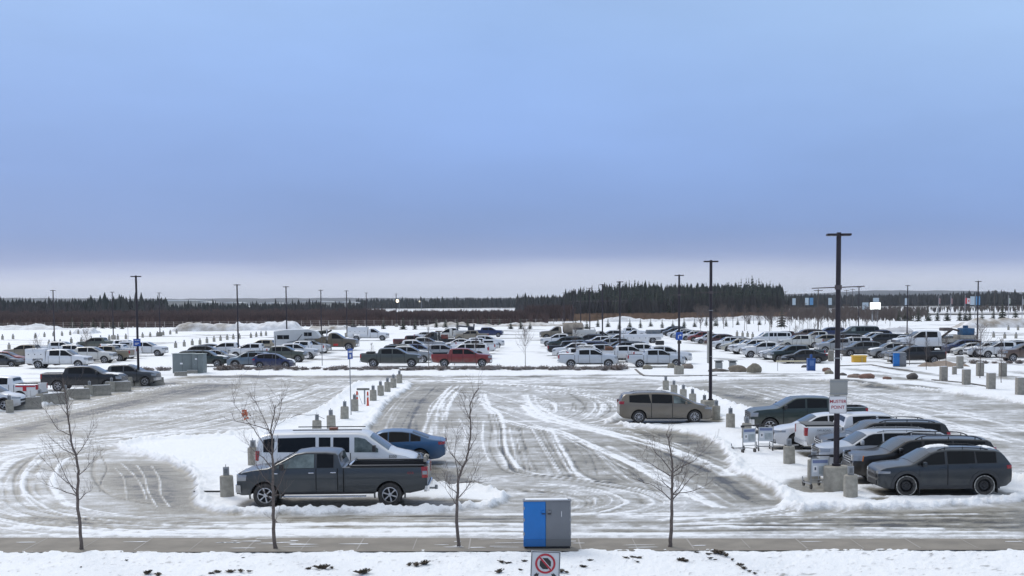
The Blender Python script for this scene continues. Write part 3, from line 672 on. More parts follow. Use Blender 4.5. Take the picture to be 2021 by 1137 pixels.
tr([(1035,780),(1045,800),(1075,822),(1130,838),(1220,858),(1320,885),(1400,915),(1450,940)], .45, .65, 5, .8, 30)
tr([(1010,768),(1080,772),(1150,780),(1205,792),(1222,808),(1205,825),(1160,835)], .22, .55, 6, .9, 31)
tr([(1060,785),(1090,795),(1098,812),(1075,818)], .10, .6, 3, .6, 32); tr([(1120,775),(1150,795),(1150,812),(1120,826)], .12, -.45, 6, 1.6, 33); tr([(1160,785),(1175,800),(1165,818),(1140,832)], .10, .45, 4, 1.0, 34)
tr([(820,752),(900,752),(1000,758),(1100,765),(1200,772),(1300,775)], .45, .6, 5, 1.2, 35)
tr([(920,765),(1000,790),(1080,815),(1180,850)], .3, .45, 6, 2.0, 36)
tr([(960,968),(1040,970),(1110,975),(1150,985),(1158,996),(1135,1006),(1060,1016)], .12, -.6, 3, .4, 37)
tr([(1060,955),(1150,962),(1215,978),(1225,995),(1180,1010),(1080,1022)], .22, .45, 5, .7, 38)
tr([(1180,960),(1260,975),(1290,992),(1260,1006),(1180,1018)], .16, .45, 4, .8, 39)
tr([(1200,880),(1300,930),(1390,985),(1430,1002)], .2, .5, 4, 1.2, 40)
tr([(1240,850),(1330,890),(1430,930),(1520,985)], .3, .5, 4, 1.0, 41)
for k in range(40):
    rnd = random.Random(900+k); y = rnd.uniform(1014, 1054); x0 = rnd.uniform(-60, 1500); tr([(x0, y), (x0+250, y+rnd.uniform(-3, 3)), (x0+rnd.uniform(400, 900), y+rnd.uniform(-4, 4))], rnd.uniform(.08, .28), rnd.choice((.6, .5, .4, -.5)))
tr([(60,1040),(300,1049),(700,1046),(1100,1042),(1500,1046),(2080,1052)], .5, .75, 3, .5, 42); tr([(0,1057),(700,1056),(1300,1055),(2080,1058)], .30, .9)
tr([(1330,1036),(1450,1028),(1560,1015),(1630,1000),(1650,992)], .25, .7, 5, .9, 43)
for k in range(30):
    rnd = random.Random(1300+k); x0 = rnd.uniform(1380, 1700); y0 = 752+rnd.uniform(0, 40); tr([(x0, y0), (x0+160, y0+rnd.uniform(26, 42)), (x0+420, y0+rnd.uniform(78, 112))], rnd.uniform(.10, .4), rnd.choice((.5, .4, .6, -.35)))
for k in range(16):
    rnd = random.Random(1500+k); x0 = rnd.uniform(700, 1100); y0 = 745+rnd.uniform(0, 14); tr([(x0, y0), (x0+150, y0+rnd.uniform(-3, 4)), (x0+400, y0+rnd.uniform(-3, 6))], rnd.uniform(.2, .6), rnd.choice((.5, -.3, .6)))
# streaks on the far car parks
FAR = []
def fs(x0, x1, y0, y1, n, seed, k0=20, k1=90, slope=0, v=(-.35, -.6)):
    rnd = random.Random(seed)
    for i in range(n):
        x = rnd.uniform(x0, x1); y = rnd.uniform(y0, y1); l = rnd.uniform(k0, k1); P = [np.array(p) for p in GP([(x, y), (x+l/2, y+rnd.uniform(-.8,.8)+slope*l/2), (x+l, y+slope*l)])]
        FAR.append((P, rnd.uniform(.25, .9), rnd.uniform(*v)))
fs(-20, 320, 664, 688, 16, 1); fs(300, 560, 660, 668, 8, 2); fs(720, 1080, 650, 662, 14, 3); fs(970, 1085, 664, 706, 12, 4, 15, 50); fs(60, 340, 736, 744, 3, 5); fs(1240, 1310, 655, 672, 6, 6, 10, 40)
fs(1330, 1530, 672, 716, 10, 7, 20, 70, .1); fs(1640, 1990, 726, 764, 16, 8, 30, 110, .14); fs(1600, 2000, 640, 650, 12, 9); fs(1880, 2020, 655, 700, 12, 10, 20, 60); fs(620, 720, 690, 716, 6, 11, 15, 40); fs(300, 1560, 741, 745, 8, 12, 60, 220, 0, (-.25, -.5))
fs(0, 300, 745, 760, 8, 13); fs(1400, 1560, 738, 746, 4, 14, 60, 160, 0, (-.5, -.8)); fs(1560, 2010, 702, 722, 8, 15, 30, 80, .1)
def build_ground(bare_shade_spots):
    y0, y1 = 27.5, 420.0; k = 1.0050; ys = [y0]
    while ys[-1] < y1:
        y = ys[-1]; ys.append(y*(k if y < 75 else 1.0075))
    ys = np.array(ys); us = np.concatenate([np.linspace(-1.5, -.50, 90)[:-1], np.linspace(-.50, .50, 860), np.linspace(.50, 1.5, 90)[1:]]); Y, U = np.meshgrid(ys, us, indexing='ij'); X = U*Y
    r, c = X.shape; x, y = X.ravel(), Y.ravel()
    n1 = fbm(x*.9, y*.9, 4, 3); n2 = fbm(x*.25, y*.25, 4, 11); n3 = fbm(x*3.5, y*3.5, 3, 29); nst = fbm(x*.35, y*1.3, 4, 41)
    bare = np.zeros(x.shape); h = np.zeros(x.shape)
    near = y < 135
    def sd(P, m=None):
        o = np.full(x.shape, 50.0); m = near if m is None else m; o[m] = poly_sd(x[m], y[m], P); return o
    jit = (n1-.5)*1.1+(n3-.5)*.35
    droad = sd(ROAD)+jit*.9; road = np.clip(-droad/.5, 0, 1)
    base = .50+(n2-.5)*.30+(nst-.5)*.50+(n1-.5)*.42+(n3-.5)*.30
    for P, v, soft in BARE[:6]+BARE[11:]:
        base += v*np.clip(.5-(sd(P)+jit*1.2)/(2*soft), 0, 1)
    for P, wd, v in TR:
        Pa = np.array(P); bb = (x > Pa[:,0].min()-2) & (x < Pa[:,0].max()+2) & (y > Pa[:,1].min()-2) & (y < Pa[:,1].max()+2)
        if not bb.any(): continue
        d = line_d(x[bb], y[bb], P)+(n3[bb]-.5)*wd*.5; wv = wd*(.22+.55*n1[bb]); g = np.exp(-(d/wv)**2); base[bb] -= v*g*(.30+.75*n1[bb])*(.52 if wd > .24 else 1.0); h[bb] += .014*g*np.sign(v)*np.clip(road[bb], 0, 1)
    d1 = sd(ISL1)+jit*.45; d2 = sd(ISL2)+jit*.45
    isl = np.clip(.5-np.minimum(d1, d2)/.25, 0, 1); snow = 1-np.clip(road, 0, 1); cover = np.maximum(isl, snow)
    bare = base*(1-cover)+cover*(.02+.10*(n2 > .62))
    dm = np.minimum(np.minimum(np.abs(d1), np.abs(d2)), np.abs(droad)); berm = np.exp(-((dm-.15)/.35)**2)*near
    n4 = fbm(x*9, y*9, 2, 57); h += cover*(.05+.07*(n1-.3)+.05*(n3-.5)+.025*(n4-.5)*near)+berm*cover*(.03+.18*n3+.14*(n4-.3))*(y < 110)
    for P, v, soft in BARE[6:11]:
        g = np.clip(.5-(sd(P)+jit*.5)/(2*soft), 0, 1); bare = bare*(1-g)+v*g; h = h*(1-g*.9)
    for P, wd, v in FAR:
        Pa = np.array(P); bb = (x > Pa[:,0].min()-4) & (x < Pa[:,0].max()+4) & (y > Pa[:,1].min()-5) & (y < Pa[:,1].max()+5); d = line_d(x[bb], y[bb], P); g = np.exp(-(d/(wd*(1+(y[bb]/120))*(.5+n1[bb])))**2); bare[bb] -= v*g*(.4+1.0*n2[bb])
    for bx, by, lx, ly, v in bare_shade_spots:  # bare asphalt under vehicles, darkened further to paint in their contact shadow
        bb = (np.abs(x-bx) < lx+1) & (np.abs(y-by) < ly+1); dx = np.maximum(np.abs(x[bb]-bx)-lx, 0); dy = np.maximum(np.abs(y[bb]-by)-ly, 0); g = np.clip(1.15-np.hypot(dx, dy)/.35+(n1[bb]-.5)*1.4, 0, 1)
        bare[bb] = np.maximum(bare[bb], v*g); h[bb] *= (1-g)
    # verge and pavement strip
    wl = G(1010,1083.5,.12)[1]+KS*x*.5; kl = G(1010,1061.3,.11)[1]+KS*x; vg = y < wl; bare[vg] = np.clip((n4[vg]-.66)*2.2, 0, .35)+np.clip((n3[vg]-.68)*1.6, 0, .3)+np.clip((.38-n1[vg])*.9, 0, .4); h[vg] = .09+.09*(n1[vg]-.4)+.05*(n3[vg]-.5)+.05*(n4[vg]-.5)
    wk = (y >= wl-.02) & (y < kl+.02); h[wk] = -.02
    kd = (y >= kl) & (y < kl+.45); kb = np.clip(n3*1.3, 0, 1)*np.clip((x+2)/16+.25, .12, 1); h[kd] += (.14*kb*(1-(y-kl)/.45))[kd]; bare[kd] = bare[kd]*.35
    verts = np.stack([x, y, h], 1); idx = np.arange(r*c).reshape(r, c); f = np.stack([idx[:-1,:-1], idx[:-1,1:], idx[1:,1:], idx[1:,:-1]], -1).reshape(-1, 4)
    me = bpy.data.meshes.new('ground'); me.vertices.add(len(verts)); me.vertices.foreach_set('co', verts.ravel().astype(np.float32)); me.loops.add(f.size); me.loops.foreach_set('vertex_index', f.ravel().astype(np.int32))
    me.polygons.add(len(f)); me.polygons.foreach_set('loop_start', (np.arange(len(f))*4).astype(np.int32)); me.polygons.foreach_set('use_smooth', np.ones(len(f), bool)); me.update(calc_edges=True)
    at = me.attributes.new('bare', 'FLOAT', 'POINT'); at.data.foreach_set('value', bare.astype(np.float32))  # snow-free amount; under vehicles it also carries painted contact shade
    o = obj('ground', me, ground_mat()); tag(o, None, None, kind='structure'); return o
def ground_mat():
    m = bpy.data.materials.new('snow_on_asphalt'); m.use_nodes = True; t = m.node_tree; b = t.nodes['Principled BSDF']; NN = t.nodes.new; LL = t.links.new
    a = NN('ShaderNodeAttribute'); a.attribute_name = 'bare'; c = NN('ShaderNodeTexCoord')
    def noise(sc, det, st=(1,1,1), ro=.6):
        q = NN('ShaderNodeMapping'); q.inputs['Scale'].default_value = st; LL(c.outputs['Object'], q.inputs[0]); n = NN('ShaderNodeTexNoise'); n.inputs['Scale'].default_value = sc; n.inputs['Detail'].default_value = det; n.inputs['Roughness'].default_value = ro; LL(q.outputs[0], n.inputs['Vector']); return n
    n1 = noise(1.9, 10, (.8, 1.2, 1), .74); n2 = noise(11, 6); n3 = noise(.35, 4)
    def mth(op, *v):
        k = NN('ShaderNodeMath'); k.operation = op
        for i, q in enumerate(v):
            if isinstance(q, (int, float)): k.inputs[i].default_value = q
            else: LL(q, k.inputs[i])
        return k.outputs[0]
    s = mth('MULTIPLY_ADD', mth('SUBTRACT', n1.outputs[0], .5), .85, a.outputs['Fac']); s = mth('MULTIPLY_ADD', mth('SUBTRACT', n2.outputs[0], .5), .35, s)
    rp = NN('ShaderNodeValToRGB'); e = rp.color_ramp; e.elements[0].position = .10; e.elements[0].color = (.86,.88,.905,1); e.elements[1].position = 1.0; e.elements[1].color = (.05,.045,.038,1)  # darkest stop serves asphalt and the contact shade painted under vehicles
    for p, col in ((.24, (.77,.785,.81)), (.36, (.58,.59,.605)), (.50, (.43,.43,.425)), (.66, (.30,.285,.25)), (.84, (.19,.175,.14))): q = e.elements.new(p); q.color = (*col, 1)
    LL(s, rp.inputs[0]); LL(rp.outputs[0], b.inputs['Base Color'])
    r = NN('ShaderNodeMapRange'); r.inputs['From Min'].default_value = .1; r.inputs['From Max'].default_value = .9; r.inputs['To Min'].default_value = .75; r.inputs['To Max'].default_value = .42; LL(s, r.inputs['Value']); LL(r.outputs[0], b.inputs['Roughness'])
    b.inputs['Specular IOR Level'].default_value = .35
    bp = NN('ShaderNodeBump'); bp.inputs['Strength'].default_value = .8; bp.inputs['Distance'].default_value = .06; LL(mth('MULTIPLY_ADD', s, -.5, mth('ADD', n2.outputs[0], n1.outputs[0])), bp.inputs['Height']); LL(bp.outputs[0], b.inputs['Normal'])
    return m
# ------------------------------------------------------------------ street furniture
KS = -.0415
def kerb_y(x): return G(1010,1061.3,.11)[1]+KS*x
def walk_y(x): return G(1010,1083.5,.12)[1]+KS*x*.5
def build_pavement():
    PAVE = mat('pavement_concrete', (.255,.23,.195), .85, noise=.25, nscale=1.2, bump=.1)
    JNT = mat('pavement_joint_snow', (.345,.325,.30), .9); KERBM = mat('kerb_concrete', (.20,.185,.165), .9, noise=.3)
    b = MB(); n = 120
    for i in range(n):
        x0, x1 = -66+132*i/n, -66+132*(i+1)/n; V = []
        for x in (x0, x1):
            a, c = walk_y(x)-.25, kerb_y(x); V += [(x, a, .11), (x, c-.06, .11), (x, c, .06), (x, c, -.2)]
        b.add(V, [(0,1,5,4), (1,2,6,5), (2,3,7,6)])
    o = b.build('pavement', PAVE, fix=False, angle=20); tag(o, None, None, kind='structure')
    b = MB(); x = -62.0; k = 0
    while x < 63:
        a, c = walk_y(x), kerb_y(x)-.05; w_ = .012 if k % 2 else .02
        b.add([(x-w_, a, .1145), (x+w_, a, .1145), (x+w_+.0, c, .1145), (x-w_, c, .1145)], [(0,1,2,3)]); x += 1.52; k += 1
    o = b.build('pavement_joints', JNT, fix=False); tag(o, None, None, kind='structure')
    rnd = random.Random(5); b = MB()
    for k in range(46):
        x = rnd.choice((rnd.uniform(-8.2, -5.8), rnd.uniform(-2, 2), rnd.uniform(-14, 14))); y = rnd.uniform(walk_y(x)+.2, kerb_y(x)-.15); w_, d_ = rnd.uniform(.12, .55), rnd.uniform(.02, .06); P = []
        for j in range(9): t = 2*math.pi*j/9; q = rnd.uniform(.5, 1.1); P.append((x+w_*q*math.cos(t), y+d_*q*math.sin(t), .119))
        b.add(P, [tuple(range(9))])
    o = b.build('pavement_snow', SNOWM, fix=False); tag(o, None, None, kind='structure')

def recept_post():
    "concrete footing with a steel socket post, built once"
    r = empty('plug_in_post'); b = MB(); b.tube([(0,0,-.05),(0,0,.74),(0,0,.785),(0,0,.80)], [.245,.235,.225,.19], 18); b.build('concrete_footing', CONC, r)
    b = MB(); b.box(-.10,.10,-.06,.06,.80,1.10, bev=.01); b.box(-.02,.0,-.02,.02,1.10,1.19); p = b.build('socket_post', GALV, r); b = MB(); b.box(-.055,.055,-.075,-.06,.88,1.04, bev=.004); b.build('socket_cover', mat('socket_cover',(.16,.17,.18),.5,.4), p)
    return r
def square_pillar():
    r = empty('concrete_pillar'); b = MB(); b.box(-.27,.27,-.27,.27,-.1,1.25, bev=.025); b.build('shaft', CONC2, r); b = MB(); b.box(-.20,.20,-.20,.20,1.245,1.285, bev=.01); b.build('cap', SNOWM, r); return r
def light_pole(h=9.05, arms=None, base=.9, rb=.45):
    r = empty('lamp_post'); b = MB(); b.tube([(0,0,-.1),(0,0,base-.04),(0,0,base)], [rb,rb,rb-.04], 22); b.build('concrete_base', CONC, r)
    b = MB(); b.tube([(0,0,base+.01),(0,0,base+.08),(0,0,base+.09),(0,0,h-.06)], [.16,.16,.105,.085], 14); b.build('pole', POLE, r)
    b = MB()
    for s in (1,-1): b.box(min(s*.06,s*.42), max(s*.06,s*.42), -.16,.16, h-.03, h+.05, bev=.02); 
    b.box(-.07,.07,-.07,.07,h-.06,h+.09, bev=.01); hd = b.build('lamp_head', POLE, r)
    b = MB()
    for s in (1,-1): b.box(min(s*.10,s*.38), max(s*.10,s*.38), -.12,.12, h-.040, h-.0325)
    b.build('lamp_lens', LCLR, hd)
    if arms:
        b = MB()
        for s in (1,-1): b.tube([(s*.09,0,arms), (s*.92,0,arms+.03*s)], [.022,.018], 6)
        b.tube([(0,0,arms-.08),(0,0,arms+.08)], .125, 12); b.build('banner_arm', mat('arm_metal',(.10,.085,.09),.5,.5), r)
    return r
def pole_bands(r, zs):
    b = MB()
    for z in zs: b.tube([(0,0,z-.02),(0,0,z+.02)], .118, 14)
    b.build('steel_band', GALV, r)
def sign_plate(parent, x, y, z, w_, h_, m, name='sign_panel', back=None):
    b = MB(); b.box(x-w_/2, x+w_/2, y-.006, y+.006, z-h_/2, z+h_/2, bev=.004); return b.build(name, m, parent)
WHITE = mat('sign_white', (.74,.74,.75), .45); SRED = mat('sign_red', (.36,.015,.03), .45); SBLK = mat('sign_black', (.012,.012,.014), .45); SBLU = mat('sign_blue', (.012,.075,.36), .45); SBACK = mat('sign_back_aluminium', (.33,.33,.31), .55, .3)
def put_text(parent, body, x, y, z, size, m, bold=.0, name='lettering'):
    o = obj(name, text_mesh(body, size, .002, bold=bold), m, parent, (x, y, z)); o.rotation_euler = (R(90), 0, 0); return o
def frame_border(b, w_, h_, t, y, z):
    b.box(-w_/2, w_/2, y-.003, y, z+h_/2-t, z+h_/2); b.box(-w_/2, w_/2, y-.003, y, z-h_/2, z-h_/2+t); b.box(-w_/2, -w_/2+t, y-.003, y, z-h_/2+t, z+h_/2-t); b.box(w_/2-t, w_/2, y-.003, y, z-h_/2+t, z+h_/2-t)

def street():
    # lamp posts -----------------------------------------------------------
    GL = 'dark lamp posts across the car park'
    p = light_pole(arms=7.22); x, y = G(1650, 969); p.location = (x, y, 0); p.rotation_euler = (0,0,R(-2))
    pole_bands(p, (5.05-.0, 4.73)); tag(p, 'tall near lamp post on a round concrete base carrying the white red-lettered sign', 'lamp post', GL)
    S_ = 55.6; zs = lambda py: (969-py)/S_*1.0
    q = sign_plate(p, .03, -.125, zs(763.5), .62, .58, SBACK, 'sign_back')
    b = MB(); b.box(-.30,.35,-.145,-.125,zs(763.5)+.20,zs(763.5)+.225); b.box(-.30,.35,-.145,-.125,zs(763.5)-.225,zs(763.5)-.20); b.build('fixing_rail', GALV, q)
    zc = zs(797.5); s = sign_plate(p, .0, -.15, zc, .62, .62, WHITE); b = MB(); frame_border(b, .60, .60, .012, -.157, zc); b.build('sign_border', mat('sign_grey_line',(.12,.12,.13),.5), s)
    put_text(s, 'MUSTER', 0, -.160, zc+.115, .160, SRED, .0015); put_text(s, 'POINT', 0, -.160, zc-.09, .160, SRED, .0015)
    p2 = light_pole(arms=7.25); p2.location = (*G(1402, 820), 0); pole_bands(p2, (6.2, 3.5)); tag(p2, 'lamp post with thin cross arm rising behind the beige minivan', 'lamp post', GL)
    sg = MB(); sg.box(-.17,-.13,-.3,.3,3.1,5.0); sg.build('edge_on_sign', SBACK, p2)
    p3 = light_pole(arms=7.28, base=.85); p3.location = (*G(1340, 740), 0); tag(p3, 'lamp post with a blue arrow sign beside the white pickup and boulders', 'lamp post', GL)
    z3 = 3.55; s = sign_plate(p3, 0, -.13, z3, .62, .72, SBLU); a = MB(); a.tube([(-.08,-.145,z3-.22),(-.08,-.145,z3+.02),(-.03,-.145,z3+.08),(.10,-.145,z3+.08)], .028, 6); a.add([(.08,-.15,z3+.17),(.22,-.15,z3+.08),(.08,-.15,z3-.01)], [(0,1,2)]); a.build('arrow', WHITE, s, fix=False)
    b = MB(); b.box(-.14,.2,-.14,.14,2.85,3.12, bev=.02); b.build('junction_box', mat('dark_box',(.04,.035,.03),.6), p3)
    p4 = light_pole(); p4.location = (*G(274, 762), 0); tag(p4, 'lamp post with a small blue notice standing by the concrete barriers', 'lamp post', GL)
    s = sign_plate(p4, -.02, -.13, 3.62, .60, .60, SBLU); b = MB()
    for zz, x0, x1 in ((3.80,-.20,-.08),(3.80,-.04,.06),(3.80,.10,.2),(3.56,-.2,.16),(3.47,-.2,.02)): b.box(x0,x1,-.145,-.14,zz-.022,zz+.022)
    b.build('sign_writing', WHITE, s)
    far = [(108,684,'lamp post far left above the white pickups'),(224,671,'lamp post among the plug-in posts, left of the canopy pickup'),(316,664,'thin lamp post on the empty left car park by the dirty snow heaps')]
    base = light_pole(); base.location = (0,0,-50)
    cnt = 0
    def farpole(x, y, label, h=None, arms=False):
        nonlocal cnt
        c = base if cnt == 0 else copy_tree(base); cnt += 1; c.location = (x, y, 0); tag(c, label, 'lamp post', GL)
        if arms:
            b = MB(); b.tube([(-.95,0,6.75),(.95,0,6.78)], .03, 5); b.build('banner_arm', mat('arm_metal',(.10,.085,.09),.5,.5), c)
    for px, py, lb in far: farpole(*G(px, py), lb)
    for px, D, lb, ar in ((468.5,160,'lamp post rising behind the blue-grey SUV',0),(565,182,'lamp post rising behind the white camper',0),(633.5,236,'lamp post between the camper and the white service truck',0),(684,252,'lamp post touching the left end of the white service truck',0),(723,310,'lamp post with a tiny blue notice far behind the service truck',0),
        (1223.5,156,'lamp post with cross arm left of the two white crew pickups cab',1),(1189,182,'lamp post with cross arm in front of the tall spruces, left of its neighbour',1),(1164,232,'lamp post in the middle of the shrinking line toward the wood',1),(1146,270,'fourth lamp post back in the line toward the wood',1),(1131,310,'fifth lamp post back in the line toward the wood',1),(1113,350,'lamp post farthest back in the line toward the wood',0),
        (1791,222,'lamp post behind the white truck cab, right of the lit billboard',0),(1930,174,'lamp post behind the dark blue crossover on the right',0),(1695,245,'lamp post behind the long dark van',0),(782,355,'thin post carrying nothing, beside the lit street lamp',0)):
        v = AT(px, 600, D); farpole(v.x, D, lb, arms=bool(ar))
    # plug-in posts --------------------------------------------------------
    GP_ = 'concrete-footed plug-in posts'
    rp = recept_post(); first = [True]
    def post(px, py, lb):
        c = rp if first[0] else copy_tree(rp); first[0] = False; x, y = G(px, py); rr = random.Random(int(px*7+py)); c.location = (x, y+.22, 0); c.rotation_euler = (R(rr.uniform(-1,1)), R(rr.uniform(-1.5,1.5)), R(rr.uniform(-12,12))); tag(c, lb, 'plug-in post', GP_)
    ordn = ['nearest','second','third','fourth','fifth','sixth','seventh','eighth','ninth','tenth','eleventh','twelfth','thirteenth','fourteenth']
    post(446, 985, 'plug-in post alone on the snow in front of the grey pickup'); post(499, 922, 'plug-in post half hidden behind the tail of the white van')
    for k, (px, py) in enumerate([(624,861),(653,850),(679,830),(699,814),(736,793),(751,783),(764,775),(776,767),(788,758)]): post(px, py, f'plug-in post, {ordn[k]} from the white van in the middle snow strip')
    for k, (px, py) in enumerate([(1682,985),(1609,950),(1560,920),(1475,868),(1443,847),(1414,829),(1391,816),(1368,802),(1349,792),(1331,782),(1315,772.5)]): post(px, py, f'plug-in post, {ordn[k]} along the right snow strip from the dark grey crossover')
    for k, (px, py) in enumerate([(17,815),(76,801),(127,792),(175,782),(219,774),(257,763),(291,760)]): post(px, py, f'plug-in post, {ordn[k]} from the left among the concrete barriers')
    rows = {'the far left row near the brown scrub': [(4,671),(25,670),(69,668),(87,666),(105,664.5),(122,663.5),(138,662),(154,660)],
            'the row behind the white work pickups': [(17,691),(96,684),(118,683),(140,678),(160,679),(180,676),(198,674),(215,672.5),(232,671),(248,670)],
            'the short row below the dirty snow heaps': [(281,667),(296,666),(310,664.6),(322,662.7),(335.6,661),(348,659)],
            'the row running back toward the camper': [(346,687.5),(363,685),(379,682.5),(394,681),(408,678),(422,675.5),(435,673.6),(448,671.5),(460,670.6),(472,669.6),(495,667.7),(505.6,666),(515,664.5),(524.6,663.5)],
            'the small row beyond the crossovers on the right': [(1455,664),(1466,665),(1476,666),(1486,668)],
            'the far right row under the snow heaps': [(1904,660.7),(1921,664.5),(1962,667),(1984,669),(1991,652),(2006,669),(2010,652.5)]}
    for rn, L in rows.items():
        for k, (px, py) in enumerate(L): post(px, py, f'plug-in post, {("leftmost" if k == 0 else ordn[k]+" from the left")} of {rn}')
    # square pillars -------------------------------------------------------
    sp = square_pillar(); f2 = [True]
    def pil(px, py, lb, s=1.0):
        c = sp if f2[0] else copy_tree(sp); f2[0] = False; x, y = G(px, py); c.location = (x, y+.25, 0); c.scale = (s, s, s); tag(c, lb, 'concrete pillar', 'square concrete pillars by the crossing')
    for k, (px, py) in enumerate([(1864,754),(1909,761),(1958,770),(2016,781)]): pil(px, py, f'square concrete pillar, {("leftmost" if k == 0 else ordn[k]+" from the left")} of the front line at the right edge')
    for k, (px, py) in enumerate([(1896,729),(1936,744),(1981,745)]): pil(px, py, f'square concrete pillar, {("leftmost" if k == 0 else ordn[k]+" from the left")} of the back line at the right edge')
    pil(1885.5, 741, 'short square concrete pillar between the two pillar lines', .62)
    for px, py, s, lb in ((1641,714,1.0,'square pillar left of the yellow grit bin beside the big lamp post'),(1669,704,.9,'square pillar just behind and left of the yellow grit bin'),(1698,700,.85,'square pillar directly behind the yellow grit bin'),(1728,707,.9,'square pillar right of the yellow grit bin'),(1758,716,1.0,'square pillar against the left side of the small blue and grey cabinet')): pil(px, py, lb, s)
    # jersey barriers ------------------------------------------------------
    def barrier():
        b = MB(); prof = [(-.30,0),(-.30,.08),(-.14,.30),(-.08,.82),(.08,.82),(.14,.30),(.30,.08),(.30,0)]; L = 1.15
        vs = [(-L, y, z) for y, z in prof]+[(L, y, z) for y, z in prof]; n = len(prof); b.add(vs, [tuple(range(n)), tuple(range(2*n-1, n-1, -1))]+[(i, i+n, (i+1) % n+n, (i+1) % n) for i in range(n)]); o = b.build('concrete_barrier', CONC2, angle=20)
        s_ = MB(); s_.box(-L+.05, L-.05, -.07, .07, .815, .85, bev=.015); s_.build('snow_cap', SNOWM, o); return o
    b0 = barrier(); f3 = [True]
    for k, (px, py, rz, s, lb) in enumerate([(48,808,35,1,'concrete barrier at the far left edge, below the red striped pickup'),(103,799,60,1,'concrete barrier left of the black crew pickup'),(147,789,22,1,'concrete barrier under the black pickup rear door'),(190,781,30,1,'concrete barrier below the black pickup front door'),(231,773,12,1,'concrete barrier in front of the black pickup bonnet'),(306,760,55,.8,'small concrete barrier right of the lamp post with the blue notice'),(355,744,35,.62,'concrete barrier left of the big green cabinet front'),(378,739,10,.52,'small concrete barrier touching the big green cabinet')]):
        o = b0 if f3[0] else copy_tree(b0); f3[0] = False; x, y = G(px, py); o.location = (x, y+.3, 0); o.rotation_euler = (0,0,R(rz)); o.scale = (s*.84,s*.9,s*.92); tag(o, lb, 'barrier', 'concrete barriers by the left car park')
    # blue and grey cabinet on the verge -------------------------------------
    BLUP = mat('cabinet_blue', (.004,.150,.47), .42, noise=.1, nscale=2); GREYP = mat('cabinet_grey', (.16,.17,.185), .45, noise=.1, nscale=2)
    def cabinet(px, py, w_, h_, lb, pad=True):
        r = empty('utility_cabinet'); x, y = G(px, py); r.location = (x, y+.15, .1); d = .32
        b = MB(); b.box(-w_/2, -.03*w_, 0, d, .07, h_, bev=.02); b.build('blue_door_side', BLUP, r)
        b = MB(); b.box(-.03*w_+.004, w_/2, 0, d, .07, h_, bev=.02); b.build('grey_door_side', GREYP, r)
        b = MB(); b.box(-w_/2-.005, -.03*w_-.004, -.016, -.0, .075, .27); b.build('blue_kick_plate', mat('cabinet_blue_low',(.003,.11,.34),.5), r)
        b = MB(); b.box(-.03*w_+.006, w_/2+.005, -.016, -.0, .075, .27); b.build('grey_kick_plate', mat('cabinet_grey_low',(.12,.125,.13),.5), r)
        b = MB(); b.box(-w_/2+.02, w_/2-.02, .03, d-.03, .0, .068); b.build('plinth', BLK, r)
        b = MB(); b.box(-w_/2-.02, w_/2+.02, -.02, d+.02, h_-.0, h_+.02, bev=.006); b.build('lid_rim', GREYP, r)
        for sx, m_, nm in ((-.10, BLUP, 'blue_handle'), (.06, GREYP, 'grey_handle')):
            b = MB(); b.box(sx-.045, sx+.045, -.035, 0, h_-.32, h_-.24, bev=.008); hh = b.build(nm, m_, r); b = MB(); b.box(sx-.045, sx+.045, -.05, -.0, h_-.345, h_-.322); b.build('handle_recess', SBLK, hh)
        for sx, sd in ((-w_/2, -1), (w_/2, 1)):
            for hz in (.42, .8, 1.12): b = MB(); b.box(sx-.012 if sd < 0 else sx-.03, sx+.03 if sd < 0 else sx+.012, -.012, .004, hz-.04, hz+.04); b.build('hinge', GALV, r)
        b = MB(); b.box(-w_/2+.05, w_/2-.08, .06, d-.04, h_+.02, h_+.05, bev=.012); b.build('snow_on_lid', SNOWM, r)
        b = MB(); b.box(w_*.30, w_*.31, -.004, 0, h_-.42, h_-.27); b.build('scratch', WHITE, r)
        if pad: b = MB(); b.box(-w_/2-.12, w_/2+.12, -.12, d+.12, -.12, -.004, bev=.02); b.build('concrete_pad', CONC, r)
        return tag(r, lb, 'cabinet')
    cabinet(1080.5, 1093, 1.28, 1.30, 'large utility cabinet, half blue and half grey, standing on the near verge')
    cabinet(1777, 726, 1.25, 1.35, 'small distant cabinet, half blue and half grey, by the black crew pickup', pad=False)
    # no stopping sign ---------------------------------------------------------
    r = empty('no_stopping_sign'); D = 14.0; S_ = FPX/D; c = AT(1076.5, 1112, D); r.location = (c.x-math.sin(R(2.6))*c.z, D, 0); r.rotation_euler = (0, R(2.6), 0)
    wz = c.z; hw = 29.5/S_; hh = hw*1.5; zt = c.z+25.5/S_; zc = zt-hh
    b = MB(); b.box(-hw, hw, -.004, .004, zc-hh, zc+hh, bev=.003)
    pn = b.build('sign_panel', mat('sign_face_grey', (.50,.52,.54), .4), r)
    b = MB(); frame_border(b, 2*hw*.965, 2*hh*.975, .006, -.007, zc); b.build('sign_border', SBLK, pn)
    cz = zt-25.0/S_; ro = 20.3/S_; cx = -.3/S_
    def ringmesh(r0, r1, y, n=40):
        m_ = MB(); V = []
        for k in range(n): t = 2*math.pi*k/n; V += [(cx+r0*math.cos(t), y, cz+r0*math.sin(t)), (cx+r1*math.cos(t), y, cz+r1*math.sin(t))]
        return m_.add(V, [(2*k, 2*k+1, (2*k+3) % (2*n), (2*k+2) % (2*n)) for k in range(n)])
    ringmesh(ro, ro*.80, -.010).build('red_ring', SRED, pn, fix=False)
    b = MB(); V = [(cx+ro*.60*math.cos(R(22.5+45*k)), -.008, cz+ro*.60*math.sin(R(22.5+45*k))) for k in range(8)]; b.add(V, [tuple(range(8))]); b.build('black_octagon', SBLK, pn, fix=False)
